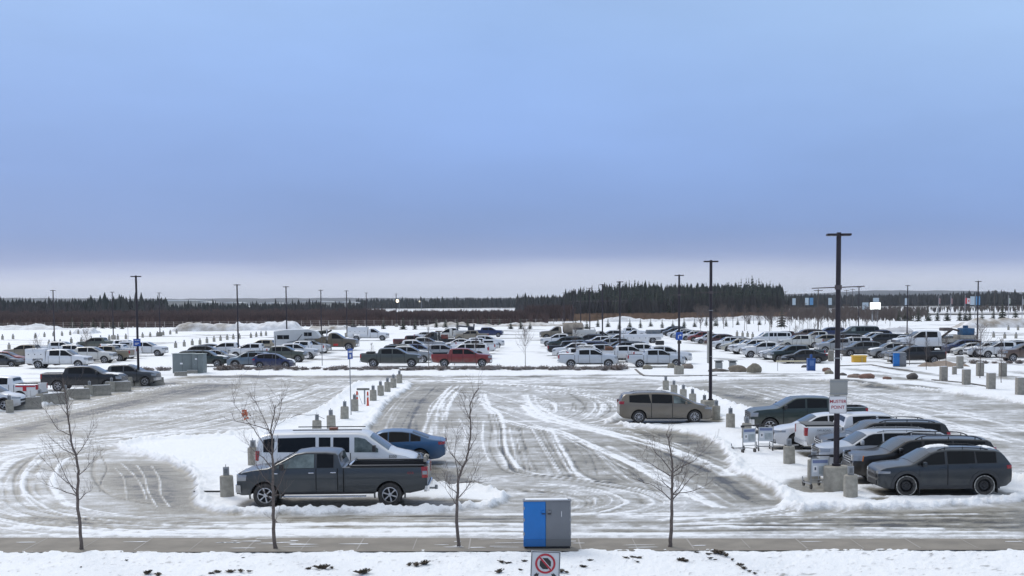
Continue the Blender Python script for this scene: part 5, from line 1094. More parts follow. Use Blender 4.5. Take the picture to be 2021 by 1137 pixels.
def nature():
    saplings()
    RMIN[0] = .009
    # saplings farther off
    A = generic_sapling(5.2, 5); B = generic_sapling(4.6, 9, spread=.5); Cc = generic_sapling(5.6, 14, spread=.33); lst = [A, B, Cc]; used = set()
    for k, (px, py, top, lb) in enumerate([(74,728,655,'bare young tree in front of the white work pickup'),(171,716,646,'bare young tree behind the black crew pickup'),(734,722,673,'little bare young tree behind the grey-green crew pickup'),(846,727,641,'slim young tree between the grey-green and the red pickup'),(1037,726,640,'bare young tree alone in the white gap between the parked rows'),(1137,726,640,'slim young tree in front of the white crew pickup'),(940,722,655,'slim young tree in front of the red pickup door'),
        (1572,690,640,'bare young tree behind the black car with the barrier arm'),(1607,694,632,'bare young tree by the blue recycling bin'),(1661,712,640,'bare young tree just right of the tall sign pole'),(1795,722,650,'bare young tree before the black crew pickup cab'),(1828,731,655,'thin young tree left of the concrete pillars'),(1867,728,650,'young tree at the tail of the black crew pickup'),(1934,748,635,'dark young tree between the concrete pillars'),(1976,757,660,'young tree with spreading twigs at the right edge')]):
        s = lst[k % 3]; o = s if k < 3 else copy_tree(s); x, y = G(px, py); o.location = (x, y, 0); S_ = FPX/y; h = (py-top)/S_/1.15; hs = (5.2, 4.6, 5.6)[k % 3]; f = h/hs; o.scale = (f*.9, f*.9, f); o.rotation_euler = (0,0,k*1.3); tag(o, lb, 'tree', 'bare young trees in the car park')
    rnd = random.Random(77)
    # thicket of bare young trees on the right, one by one
    RMIN[0] = .017; P5 = generic_sapling(5.0, 31, 'bare_tree', .55); P6 = generic_sapling(5.4, 37, 'bare_tree', .45); f = [True, True]
    for k in range(78):
        px = rnd.uniform(1372, 1760) if k % 4 else rnd.uniform(1555, 1680); py = rnd.uniform(638, 656); i = k % 2; s = (P5, P6)[i]; o = s if f[i] else copy_tree(s); f[i] = False; x, y = G(px, py); o.location = (x, y, 0); q = rnd.uniform(.55,1.02); o.scale = (q*1.2,q*1.2,q); o.rotation_euler = (0,0,rnd.uniform(0,6)); tag(o, 'bare grey-brown tree in the loose thicket beyond the long right row of cars', 'tree', 'bare trees of the right thicket')
    # small planted spruces
    S1 = spruce(2.7, .85, 9, 1, NEEDLE2, name='young_spruce'); S2 = spruce(2.6, 1.0, 8, 2, NEEDLE2, name='young_spruce'); f = [True, True]
    def ys(px, py, sc_, lb, gp, k):
        i = k % 2; s = (S1, S2)[i]; o = s if f[i] else copy_tree(s); f[i] = False; x, y = G(px, py); o.location = (x, y, 0); rr = random.Random(k*13+5); sc_ *= rr.uniform(.88, 1.14); o.scale = (sc_*rr.uniform(.85, 1.1), sc_, sc_); o.rotation_euler = (0,0,k*.9); tag(o, lb, 'spruce', gp)
    for k, (px, py) in enumerate([(40,648),(60,648),(83,648),(102,648),(123,648),(143,648),(162,649),(184,649),(203,649),(223,649),(241,650),(697,651),(757,650),(796,651),(819,651)]): ys(px, py, 1.15, 'young dark spruce in front of the brown scrub on the left', 'young spruces along the brown scrub', k)
    for k, (px, py) in enumerate([(861,647),(879,647),(903,649),(923,646),(943,645),(965,644),(986,644),(1008,650),(1028,650),(1046,650),(1136,646),(1158,650),(1180,646),(1200,646),(1222,651),(1243,647),(1264,648),(1284,645),(1307,648),(1328,648),(1350,648),(1371,646),(1394,643),(1413,644),(1433,645),(1456,642),(1478,640),(1499,642),(1522,641)]): ys(px, py, .95, 'young spruce in the planted line in front of the wood, middle of the view', 'young spruces planted in a line before the wood', k+20)
    for k, (px, py, q) in enumerate([(1543,646,2.0),(1774,634,1.5),(1786,634,1.4),(1797,634,1.45),(1812,635,1.75),(1832,634,1.4),(1850,634,1.4),(1869,634,1.45),(1894,634,1.5),(1906,634,1.4),(1914,635,1.45),(1938,634,1.4),(1960,634,1.4),(1978,634,2.4),(2004,634,1.5)]): ys(px, py, q, ('tallest dark spruce at the right, pointed above its line' if px == 1978 else 'large dark spruce left of the right thicket' if px == 1543 else 'young spruce in the right-hand line under the banner poles'), 'young spruces in the right-hand line', k+60)
    # tall wood, tree by tree
    T = [spruce(15, 2.3, 12, 41, NEEDLE, 9), spruce(14, 2.0, 11, 42, NEEDLE, 8), spruce(16, 2.6, 13, 43, NEEDLE, 9)]; f = [True]*3
    for k in range(150):
        i = k % 3; px = 1114+438*(k+.5)/150+rnd.uniform(-4, 4); D = rnd.uniform(560, 640); top = interp([(1105,595),(1118,584),(1145,574),(1190,566),(1240,560),(1300,564),(1350,566),(1400,567),(1450,560),(1485,553),(1520,563),(1545,585),(1560,592)], px)+rnd.uniform(-8, 9)
        h = 6.8+(593-top)*D/FPX; o = T[i] if f[i] else copy_tree(T[i]); f[i] = False; v = AT(px, 600, D); q = h/(15, 14, 16)[i]; o.location = (v.x, D, 0); o.scale = (q*rnd.uniform(.75,1.15), q, q); o.rotation_euler = (0,0,rnd.uniform(0,6)); tag(o, 'tall dark spruce of the wood standing on the horizon right of the middle', 'spruce', 'tall spruces of the wood')
    GB = mat('grey_bare_wood', (.06,.055,.052), .95, noise=.4, nscale=.2)
    brush_stuff('bare_birches', 'grey leafless trunks mixed into the tall wood', [(1108,1200,545,60,7.0,150),(1180,1555,545,60,9.0,330)], GB, 71, 5, .05)
    FM = mat('forest_mass', (.016,.025,.020), .95, noise=.55, nscale=.02, col2=(.038,.036,.033)); FB = mat('mixed_forest', (.042,.042,.038), .95, noise=.4, nscale=.03)
    forest_stuff('wood_behind', 'dark depth of the wood behind its front spruces', [(1116,1200,640,50,11.0,260),(1190,1545,640,60,13.2,1100)], FM, 72, .10, .19)
    forest_stuff('left_forest', 'dark conifer forest beyond the brown scrub', [(-160,330,720,60,8.5,1000),(320,720,760,60,6.3,520),(340,720,750,30,8.4,34),(700,1110,1250,110,9.6,900),(1020,1125,780,60,9.6,150),(175,320,700,30,11.6,26),(-160,170,700,30,10.0,16)], FM, 73, .12, .20)
    brush_stuff('grey_bare_wood', 'grey leafless trees mixed into the left forest', [(-160,330,695,70,7.6,480),(320,720,745,60,5.2,260),(1020,1130,760,60,6.0,120)], mat('grey_brown_wood', (.062,.055,.055), .95, noise=.4, nscale=.2), 79, 5, .07)
    forest_stuff('right_forest', 'greyish mixed forest along the far right', [(1545,2180,1100,200,10.2,1800),(1880,2180,1000,60,11.5,300),(1540,1640,900,60,9.5,120)], FB, 74, .10, .24)
    # far hills under trees
    def hills():
        n = 160; V = []; F = []; rr = random.Random(9)
        rows = ((3300, .0), (3900, .72), (4600, 1.0), (5600, .8))
        for j, (D, f_) in enumerate(rows):
            for i in range(n):
                px = -350+2750*i/(n-1); top = interp([(-350,586),(200,589),(300,590),(700,588),(1000,588),(1100,587),(1500,583),(1560,580),(1640,578),(1700,574),(1760,573),(1900,574),(2021,577),(2400,578)], px); yh = HOR-(px-1010)*.0066; H = 6.8+(yh-top)*4600/FPX; v = AT(px, 600, D); V.append((v.x, D, H*f_-(4 if f_ == 0 else 0)+rr.uniform(-1.2,1.2)*(f_ > 0)))
        for j in range(3):
            for i in range(n-1): F.append((j*n+i, j*n+i+1, (j+1)*n+i+1, (j+1)*n+i))
        o = obj('hills', mesh_from(V, F, 'hills'), mat('wooded_hills', (.05,.058,.055), .95, noise=.45, nscale=.008, col2=(.09,.09,.09))); tag(o, None, None, kind='structure')
    hills()
    BR = mat('brown_scrub', (.105,.066,.056), .95, noise=.45, nscale=.05, col2=(.060,.040,.037)); BR2 = mat('grey_scrub', (.15,.125,.11), .95, noise=.4, nscale=.05)
    brush_stuff('brown_scrub', 'brown leafless scrub behind the fence on the left', [(-160,1080,368,30,3.1,3000),(-160,1080,400,90,3.2,2600),(-160,1060,490,130,3.1,2600),(-160,760,600,60,4.0,1100),(1040,1130,430,120,5.0,420)], BR, 75, 7, .055)
    brush_stuff('dry_grass', 'dry reddish grass along the foot of the wood', [(1060,1560,520,30,1.6,1500),(1080,1400,440,30,1.0,900)], mat('dry_grass', (.24,.155,.10), .95, noise=.4, nscale=.05), 76, 6, .09)
    brush_stuff('roadside_scrub', 'thin grey-brown roadside scrub on the right', [(1555,1830,420,120,3.8,230),(1640,1800,390,60,3.6,150),(1560,2120,620,120,3.2,330)], BR2, 77, 8, .03)
    # dried shrubs at the edge of the far snow strip
    SH = mat('dried_shrub', (.19,.14,.115), .9, noise=.5, nscale=1.6, col2=(.36,.34,.33)); pro = [shrub(k, .9, .55, SH, 62, .022) for k in (1,2,3)]; f = [True]*3
    xs = [285,300,318,330]+list(range(430,560,9))+list(range(575,705,11))+list(range(704,835,10))+list(range(842,965,10))+list(range(972,1075,11))+list(range(1088,1120,11))+list(range(1122,1240,10))+[60,85,110,30,10]+[1900,1925,1945,1960,1990,2010]
    for k, px in enumerate(xs):
        i = k % 3; o = pro[i] if f[i] else copy_tree(pro[i]); f[i] = False; py = 733 if px < 340 else 731+rnd.uniform(-1.5,1.5); py = 722 if px < 120 else (719 if px > 1800 else py); x, y = G(px+rnd.uniform(-3,3), py); o.location = (x, y, 0); q = rnd.uniform(.55,1.2)*(1.35 if 430 < px < 480 or px < 340 or 1190 < px < 1235 else .95); o.scale = (q*1.1, q, q); o.rotation_euler = (0,0,rnd.uniform(0,6)); tag(o, 'low brown dried shrub poking out of the snow edge before the parked rows', 'shrub', 'dried shrubs along the snow edge')
    # dead plants on the near verge
    DP = mat('dead_leaves', (.13,.10,.07), .9, noise=.5, nscale=6, col2=(.05,.042,.03)); dp = [shrub(50+k, .22, .13, DP, 26, .018, 'dead_plant') for k in range(3)]; f = [True]*3
    for k, (px, py, q) in enumerate([(290,1131,1.6),(312,1134,1.0),(418,1131,.8),(430,1129,1.0),(455,1128,1.0),(475,1127,.8),(492,1127,.6),(635,1121,1.5),(655,1120,.9),(610,1122,.7),(716,1130,1.7),(808,1114,.9),(822,1115,1.2),(838,1112,1.3),(990,1109,1.2),(1002,1111,.8),(1035,1107,.9),(985,1128,1.3),(1027,1124,.8),(1108,1127,1.2),(1118,1129,.8),(1151,1118,.9),(1165,1105,.6),(1236,1101,.9),(1250,1100,.9),(1262,1101,.7),(1258,1108,.6),(1342,1105,1.4),(1350,1107,1.0),(1375,1090,.8),(1398,1093,.9),(1412,1090,1.3),(1422,1092,1.6),(1434,1096,1.0),(1402,1101,.7),(1412,1104,.6),(1445,1104,.7),(1461,1115,1.3),(1468,1121,1.0),(1480,1127,.8),(1490,1131,.6),(480,1100,.4),(160,1118,.4),(250,1105,.5)]):
        i = k % 3; o = dp[i] if f[i] else copy_tree(dp[i]); f[i] = False; x, y = G(px, py, .12); o.location = (x, y, .10); q *= rnd.uniform(.55,.9); o.scale = (q*1.3, q, q*.75); o.rotation_euler = (0,0,rnd.uniform(0,6)); tag(o, 'dark withered plant sticking out of the snowy near verge', 'plant', 'withered plants on the verge')
    # snow heaps
    def heap(x0, x1, D, hs, name, lb, seed, m, dep=9):
        nx, ny = 170, 16; V = []; F = []; rr = random.Random(seed); o0 = rr.uniform(0, 99)
        for j in range(ny):
            for i in range(nx):
                u = i/(nx-1); v_ = j/(ny-1); p = AT(x0+(x1-x0)*u, 600, D); X = p.x; Y = D+dep*(v_-.5); e = math.sin(math.pi*v_)**.7*min(1, u*9, (1-u)*9); z = .68*hs*e*(.05+1.35*float(fbm(np.array([X*.14+o0]), np.array([Y*.14]), 4, seed)[0]))+1.1*e*(float(fbm(np.array([X*.55+o0]), np.array([Y*.55]), 3, seed+1)[0])-.5); V.append((X, Y, z-.02))
        for j in range(ny-1):
            for i in range(nx-1): F.append((j*nx+i, j*nx+i+1, (j+1)*nx+i+1, (j+1)*nx+i))
        o = obj(name, mesh_from(V, F, name, angle=30), m); tag(o, lb, 'snow heap', 'ploughed snow heaps')
    DS = mat('dirty_snow', (.80,.81,.83), .8, noise=.5, nscale=.28, col2=(.27,.235,.19), bump=.6); WS = mat('ploughed_snow', (.84,.86,.89), .8, noise=.3, nscale=.5, col2=(.55,.55,.56))
    heap(338, 478, 318, 3.6, 'snow_heap', 'dirty grey and brown snow heap, left part of the long ridge', 1, DS); heap(452, 600, 322, 3.4, 'snow_heap', 'mostly white snow heap behind the small plug-in posts', 2, WS); heap(608, 690, 325, 3.0, 'snow_heap', 'snow heap behind the tan truck boom', 3, DS); heap(150, 190, 300, 2.2, 'snow_heap', 'small round snow heap on the left lot', 4, WS)
    heap(1705, 1800, 262, 1.6, 'snow_heap', 'grey snow heap behind the dark van', 5, mat('grey_snow', (.40,.40,.42), .85, noise=.4, nscale=.6, col2=(.60,.61,.64))); heap(1885, 2100, 300, 3.4, 'snow_heap', 'long snow heap at the right edge below the banner poles', 6, DS); heap(1160, 1560, 420, 2.2, 'snow_heap', 'long low white bank before the wood', 7, WS); heap(820, 1160, 352, 1.9, 'snow_heap', 'low broken snow bank behind the boom trucks', 8, DS); heap(-100, 150, 350, 1.8, 'snow_heap', 'low white bank at the far left below the scrub', 9, WS)
    sb = [o for o in ()]
    heap(1778, 1908, 131, .22, 'soil_bed', 'low bed of bare brown soil between the small cabinet and the pillars', 12, mat('bare_soil', (.20,.145,.105), .95, noise=.35, nscale=1.5, col2=(.30,.25,.21), bump=.5), 7)
    # fence
    r = empty('wire_fence'); rl = MB(); y0 = 362; n = 66
    PM = mat('fence_post', (.42,.38,.35), .8); x0 = AT(-60, 600, y0).x; x1 = AT(1110, 600, y0+8).x
    pm_ = MB(); pm_.tube([(0,0,0),(0,0,1.75)], .075, 5); pme = pm_.mesh('post')
    for k in range(n): obj('post', pme, PM, r, (x0+(x1-x0)*k/(n-1), y0+8*k/(n-1), 0))
    for z in (.6,1.2,1.65): rl.tube([(x0,y0-.1,z),(x1,y0+7.9,z)], .02, 4)
    rl.build('rail', PM, r); tag(r, 'long wire fence with pale posts in front of the brown scrub', 'fence')
    # pale buildings far away
    WL = mat('far_wall', (.36,.355,.33), .8, noise=.1, nscale=.05); RF = mat('far_roof', (.50,.52,.54), .7); DR = mat('far_door', (.12,.12,.13), .6)
    for (a, b_, top, D, lb) in [(286,386,593,860,'long pale industrial building behind the trees, leftmost'),(388,412,596,870,'small pale shed just right of the long building'),(440,470,597,900,'low pale hall in the trees left of the middle lamp posts'),(508,555,598,900,'low pale hall behind the camper lamp post'),(590,655,595,880,'wide white hall roof seen over the trees'),(655,700,596,900,'pale hall at the right end of the building line'),(1568,1592,583,1500,'small pale building on the hill right of the wood')]:
        p, q = AT(a, 600, D), AT(b_, 600, D); yh = HOR-(a-1010)*.0066; H = 6.8+(yh-top)*D/FPX; r = empty('industrial_building', ((p.x+q.x)/2, D, 0)); hw = (q.x-p.x)/2; b = MB(); b.box(-hw,hw,0,30,0,H-.6); b.build('wall', WL, r); b = MB(); b.prism([(-hw-.5,H-.6),(hw+.5,H-.6),(hw+.5,H-.3),(0,H+.3),(-hw-.5,H-.3)], -.5, 30.5); b.build('roof', RF, r)
        for s in range(3): b = MB(); x = -hw*.7+s*hw*.6; b.box(x,x+min(4,hw*.3),-.1,.0,0,H*.5); b.build('loading_door', DR, r)
        tag(r, lb, 'building')
    # right background: road, banners, flagpoles, billboard, power poles
    b = MB(); 
    for (a, c, d0, d1) in ((1560, 2300, 560, 620), (1150, 1560, 450, 462)):
        p, q, p2, q2 = AT(a,600,d0), AT(c,600,d0), AT(a,600,d1), AT(c,600,d1); b.add([(p.x,d0,.03),(q.x,d0,.03),(q2.x,d1,.03),(p2.x,d1,.03)], [(0,1,2,3)])
    o = b.build('far_road', mat('far_road', (.42,.42,.42), .9, noise=.4, nscale=.05), fix=False); tag(o, None, None, kind='structure')
    BN = mat('banner_pale', (.42,.50,.56), .7); BB = mat('banner_blue', (.10,.24,.42), .7)
    for k, (px, D, top, m_, lb) in enumerate([(1563,430,590,BN,'banner pole with a pale banner just right of the wood'),(1597,400,583,BB,'banner pole with a blue and white banner'),(1634,410,580,BN,'banner pole with a grey banner left of the tall sign pole'),(1785,420,585,BN,'banner pole with a pale banner beside the lamp post'),(1925,330,578,BB,'pair of banners on the far lamp column at the right')]):
        v = AT(px, top, D); r = empty('banner_pole', (v.x, D, 0)); b = MB(); b.tube([(0,0,-.1),(0,0,v.z)], [.10,.06], 6); b.build('pole', POLE if px != 1925 else GALV, r); z = AT(px, 602, D).z
        for s in ((1,-1) if px in (1597, 1925) else (1,)): b = MB(); b.box(min(s*.15,s*1.25), max(s*.15,s*1.25), -.02,.02, z, z+2.2); b.build('banner', m_ if s > 0 else BN, r)
        tag(r, lb, 'banner pole')
    for k, (px, D, top, lb, col) in enumerate([(1853,460,583,'leftmost flagpole at the right with a limp flag',(.5,.35,.35)),(1877,460,583,'second flagpole at the right with a limp flag',(.45,.3,.3)),(1905,430,582,'flagpole with a red and white flag',(.62,.06,.06)),(1991,440,582,'flagpole with a pale flag near the right edge',(.55,.6,.55)),(2018,440,584,'flagpole cut by the right edge of the view',(.5,.5,.5))]):
        v = AT(px, top, D); r = empty('flagpole', (v.x, D, 0)); b = MB(); b.tube([(0,0,-.1),(0,0,v.z)], [.12,.07], 6); b.build('pole', mat('white_pole', (.42,.42,.45), .5), r); b = MB(); z = v.z-1.0; w_ = 2.1 if px == 1905 else .5
        n = 8; V = [(.08+w_*i/n, .15*math.sin(i*1.6), zz-.12*i/n*2) for zz in (z-1.9, z) for i in range(n+1)]; b.add(V, [(i, i+1, n+2+i, n+1+i) for i in range(n)]); m_ = mat('flag_%d' % k, (.62,.60,.62) if px == 1905 else col, .8); fl = b.build('flag', m_, r, fix=False)
        if px == 1905:
            for (a0, a1) in ((0, 2), (6, 8)): b = MB(); b.add([(V[i][0], V[i][1]-.03, V[i][2]) for i in (a0, a1)]+[(V[n+1+i][0], V[n+1+i][1]-.03, V[n+1+i][2]) for i in (a1, a0)], [(0,1,2,3)]); b.build('red_band', mat('flag_red', (.55,.03,.04), .8), fl, fix=False)
            b = MB(); c = Vector(V[4])*.5+Vector(V[n+5])*.5; s = .42; P = [(0,1),(.18,.55),(.5,.65),(.4,.25),(.85,.2),(.55,-.1),(.65,-.35),(.08,-.3),(.08,-.8),(-.08,-.8),(-.08,-.3),(-.65,-.35),(-.55,-.1),(-.85,.2),(-.4,.25),(-.5,.65),(-.18,.55)]; b.add([(c.x+x_*s, c.y-.14, c.z+z_*s) for x_, z_ in P], [tuple(range(len(P)))]); b.build('leaf_emblem', mat('flag_red', (.55,.03,.04), .8), fl, fix=False)
        tag(r, lb, 'flagpole')
    D = 380; p, q = AT(1717, 611, D), AT(1738, 597, D); r = empty('lit_billboard', ((p.x+q.x)/2, D, 0)); hw = (q.x-p.x)/2
    b = MB(); b.box(-hw,hw,0,.4,p.z,q.z); b.build('screen', mat('billboard_light', (1.0,1.0,.93), .5, emit=1.15), r); b = MB(); b.box(-hw-.15,hw+.15,.05,.5,p.z-.15,q.z+.15); b.build('case', SBLK, r); b = MB(); b.box(-.9,-.6,.1,.4,0,p.z-.16); b.box(.6,.9,.1,.4,0,p.z-.16); b.build('legs', GALV, r); tag(r, 'brightly lit white billboard on the right horizon', 'billboard')
    for (px, t0, t1, w_, D, lb) in ((1708,597,611,.9,385,'dim side panel sign just left of the lit billboard'),(1729,588,596,.9,395,'small white sign seen above the lit billboard')):
        p = AT(px, t1, D); q = AT(px, t0, D); r = empty('panel_sign', (p.x, D, 0)); b = MB(); b.box(-w_,w_,0,.1,p.z,q.z); b.build('panel', BN, r); b = MB(); b.box(-.1,.1,.1,.25,0,q.z-.2); b.build('post', GALV, r); tag(r, lb, 'sign')
    for (px, top, D, lb) in ((1615,571,290,'wooden power pole with a short cross bar left of the tall sign pole'),(1671,572,520,'distant power pole just right of the tall sign pole'),(1683,570,540,'distant power pole with cross bar behind the dark van'),(1550,575,600,'distant power pole at the right end of the wood'),(1963,573,420,'dark post right of the far lamp column')):
        v = AT(px, top, D); r = empty('power_pole', (v.x, D, 0)); b = MB(); b.tube([(0,0,-.1),(0,0,v.z)], [.16,.11], 6); b.build('pole', mat('pole_wood', (.09,.08,.075), .9), r); b = MB(); b.box(-1.0,1.0,-.08,.08,v.z-.35,v.z-.2); b.build('cross_bar', mat('pole_wood', (.09,.08,.075), .9), r); tag(r, lb, 'power pole')
    for (px, py, D, e, lb) in ((784,594,620,9.0,'lit street lamp glowing bright above the scrub'),(828,595,640,1.6,'dim lit street lamp right of the bright one')):
        v = AT(px, py, D); r = empty('street_lamp', (v.x, D, 0)); b = MB(); b.tube([(.9,0,-.1),(.9,0,v.z),(0,0,v.z+.2)], .10, 6); b.build('pole', GALV, r); s = .75 if e > 5 else .4; b = MB(); b.lathe_y([(0,-.3),(s*.7,-.28),(s,0),(s*.7,.2),(0,.25)], 0, v.z, 14); b.build('lamp', mat('lamp_glow_%d' % int(e), (1.0,.86,.62), .5, emit=e*.35), r); tag(r, lb, 'street lamp')
# ------------------------------------------------------------------ the parked vehicles
PC = dict(white=(.66,.67,.68), offwhite=(.56,.55,.51), silver=(.30,.31,.32), grey=(.065,.07,.075), darkgrey=(.030,.035,.040), slate=(.075,.086,.095), black=(.013,.014,.016), green=(.020,.034,.031), olive=(.075,.085,.068), tan=(.22,.19,.14), beige=(.245,.215,.17),
          red=(.20,.028,.026), maroon=(.07,.022,.022), navy=(.012,.025,.09), blue=(.035,.10,.215), bluegrey=(.13,.18,.23), brown=(.10,.065,.05), gold=(.36,.31,.22), darktan=(.12,.10,.07), cream=(.45,.43,.36))
DIRT = dict(white=.45, offwhite=.8, olive=.6, tan=.9, beige=.45, red=.7, gold=.8, darktan=.9, brown=.8, grey=.4, silver=.6, black=.12, darkgrey=.3, green=.5)
def pnt(c, dirt=None): return paint(c+('' if dirt is None else '_%d' % int(dirt*100)), PC[c], DIRT.get(c, .45) if dirt is None else dirt)
PROTO = {}; BARE_SHADE_SPOTS = []
BODYPARTS = ('body', 'door', 'door_handle', 'wing_mirror', 'wheel_arch_trim')
def cnt_copy(kind):
    if kind not in PROTO:
        base = SPEC[kind]; root, sh = make_vehicle(NAMES[kind], base, pnt('grey')); PROTO[kind] = [root, sh, False, list(kids(root))]
    P = PROTO[kind]
    if not P[2]: P[2] = True; return P[0], P[1], True
    c = P[0].copy(); COL.objects.link(c)
    for ch in P[3]: copy_tree(ch, c)
    return c, P[1], False
def recolour(o, m):
    for ch in kids(o):
        nm = ch.name.split('.')[0]
        if nm in BODYPARTS and ch.type == 'MESH' and ch.material_slots:
            s = ch.material_slots[0]
            if nm == 'wing_mirror' and s.material == BLK: continue
            if nm == 'door_handle' and s.material == CHR: continue
            if nm == 'wheel_arch_trim' and s.material in (TRIM, SPEC['hero_rav']['archmat']): continue
            s.link = 'OBJECT'; s.material = m
        recolour(ch, m)
NAMES = dict(crew='pickup_truck', extcab='pickup_truck', cross='crossover_car', suv='suv', sedan='sedan_car', hatch='hatchback_car', minivan='minivan', bigvan='passenger_van', rcab='work_truck', ccab='work_truck', mtruck='heavy_truck', camper='camper_van', charger='sedan_car', hero_rav='crossover_car', hero_nis='suv', hero_sil='suv', lincoln='crossover_car')
CATS = dict(crew='pickup', extcab='pickup', cross='car', suv='SUV', sedan='car', hatch='car', minivan='minivan', bigvan='van', rcab='work truck', ccab='work truck', mtruck='truck', camper='camper', hero_rav='car', hero_nis='SUV', hero_sil='SUV', lincoln='car')
GRP = 'vehicles parked in the snowy car park'
SPEC['hero_rav'] = dict(SPEC['cross'], detail=2, kf=.22, rf=.6, top=[(-2.30,.98),(-2.28,1.10),(-2.18,1.24),(-2.02,1.44),(-1.90,1.555),(-1.70,1.60),(-.8,1.635),(-.1,1.635),(.30,1.59),(.52,1.52),(1.10,1.18),(1.24,1.12),(1.7,1.08),(2.05,1.02),(2.20,.96),(2.27,.88),(2.30,.80)], rimmat=RIMD, steel=True, snowring=True, archtrim=.10, archeps=.03, archmat=mat('arch_plastic', (.038,.040,.043), .6), snow=[(-.35,.42,-.9,.2,.05),(-1.9,-1.5,-.8,.5,.03)], flaps=True, winframe=True, framemat=BLK, railmat=BLK, railh=.6, bars=4)
SPEC['hero_nis'] = dict(SPEC['suv'], detail=2, railh=1.6, railmat=BLK, rails=(-2.1,.35), amber=True, head=(.50,1.14,.86,1.08), winframe=True, bars=3, top=[(x, z*.95) for x, z in SPEC['suv']['top']], belt=[(x, z*.95) for x, z in SPEC['suv']['belt']])
SPEC['hero_sil'] = dict(SPEC['suv'], detail=2, W=1.95, rails=(-2.0,.3), spokes=9, windows=SPEC['suv']['windows'], railmat=GALV, railh=.6, belt=[(x, z*.94) for x, z in SPEC['suv']['belt']], top=[(x*.96, z*.94) for x, z in SPEC['suv']['top']], bot=[(x*.96, z) for x, z in SPEC['suv']['bot']], wheels=(1.5, -1.38), winframe=True)
SPEC['lincoln'] = dict(SPEC['cross'], detail=2, top=[(x*1.05, z) for x, z in SPEC['cross']['top']], bot=[(x*1.05, z) for x, z in SPEC['cross']['bot']], wheels=(1.45,-1.40), wr=.38, grille=(.58,.80,.5), bars=4, head=(.5,1.15,.80,.90), rails=None, rimmat=RIMD, lowgrille=(.30,.50,.7), archtrim=None, winframe=True, spokes=8)
for k in ('hero_rav','hero_nis','hero_sil','lincoln'): NAMES[k] = NAMES.get(k)
def cab_spec(back, crew=True):
    S = dict(SPEC['crew']); S = {k: v for k, v in S.items() if k not in ('bed','rearscreen','cabgap','tonneau')}
    S['top'] = [(-3.25,.80),(back-.06,.80),(back,1.50),(back+.06,1.84),(back+.16,1.92),(max(back+.4,-.5),1.95),(.3,1.96),(.60,1.94),(.78,1.87),(1.50,1.40),(1.66,1.34),(2.2,1.30),(2.65,1.25),(2.83,1.18),(2.91,1.08),(2.95,.98)]
    S['bot'] = [(-3.25,.55),(-2.6,.46),(2.4,.42),(2.8,.40),(2.95,.44)]; S['wheels'] = (2.0, -2.05); S['tail'] = (.6,.95,.62,.76); S['rbumper'] = (.50,.60,.03)
    S['windows'] = [(.22,1.40,0,0),(-.88,.12,0,0)] if crew else [(.22,1.40,0,0)]; S['doors'] = [(.17,1.33),(-.98,.13)] if crew else [(.17,1.33)]; S['steps'] = False; return S
SPEC['ccab'] = cab_spec(-1.24); SPEC['rcab'] = cab_spec(-.18, False); SPEC['mtruck'] = dict(cab_spec(-.18, False), head=(.68,1.1,.85,1.0))
S = cab_spec(-.18, False); S['wheels'] = (2.0, -1.75); S['windows'] = [(.30,1.40,0,0)]; SPEC['camper'] = S
def box_part(root, name, m, x0, x1, y, z0, z1, bev=.04, wheel=None, wr=.5):
    "body box whose lower edge steps up over the wheel"
    b = MB()
    if wheel is None: b.box(x0,x1,-y,y,z0,z1,bev=bev)
    else:
        b.box(x0,x1,-y,y,z0+.42,z1,bev=bev); b.box(x0,wheel-wr,-y+.004,y-.004,z0,z0+.44,bev=.01); b.box(wheel+wr,x1,-y+.004,y-.004,z0,z0+.44,bev=.01)
    return b.build(name, m, root)
def service_body(root, m, x0=-3.35, x1=-1.32, z1=1.95, wheel=-2.05, nd=4, rack=True):
    o = box_part(root, 'service_body', m, x0, x1, 1.04, .62, z1, .03, wheel, .52)
    for sg in (1,-1):
        for k in range(nd):
            a = x0+.06+(x1-x0-.12)*k/nd; c = x0+.06+(x1-x0-.12)*(k+1)/nd-.04; b = MB(); q = sorted((sg*1.041, sg*1.055)); b.box(a,c,q[0],q[1],1.16,z1-.06,bev=.006); d = b.build('locker_door', m, o); b = MB(); q = sorted((sg*1.056, sg*1.075)); b.box((a+c)/2-.05,(a+c)/2+.05,q[0],q[1],1.42,1.5); b.build('latch', BLK, d)
    if rack:
        b = MB()
        for sg in (1,-1): b.tube([(x0+.1,sg*.85,z1),(x0+.1,sg*.85,z1+.25),(x1-.1,sg*.85,z1+.25),(x1-.1,sg*.85,z1)], .025, 6)
        b.box(x0+.4,x0+1.3,-.4,.3,z1+.02,z1+.22,bev=.04); b.build('roof_rack', TRIM, root)
def canopy(root, m, z1=1.90):
    b = MB(); b.box(-2.88,-1.33,-.86,.86,1.375,z1,bev=.07); c = b.build('canopy', m, root)
    for sg in (1,-1): b = MB(); q = sorted((sg*.861, sg*.872)); b.box(-2.72,-1.5,q[0],q[1],1.52,z1-.13,bev=.02); b.build('canopy_window', GLASS, c)
NV = 0
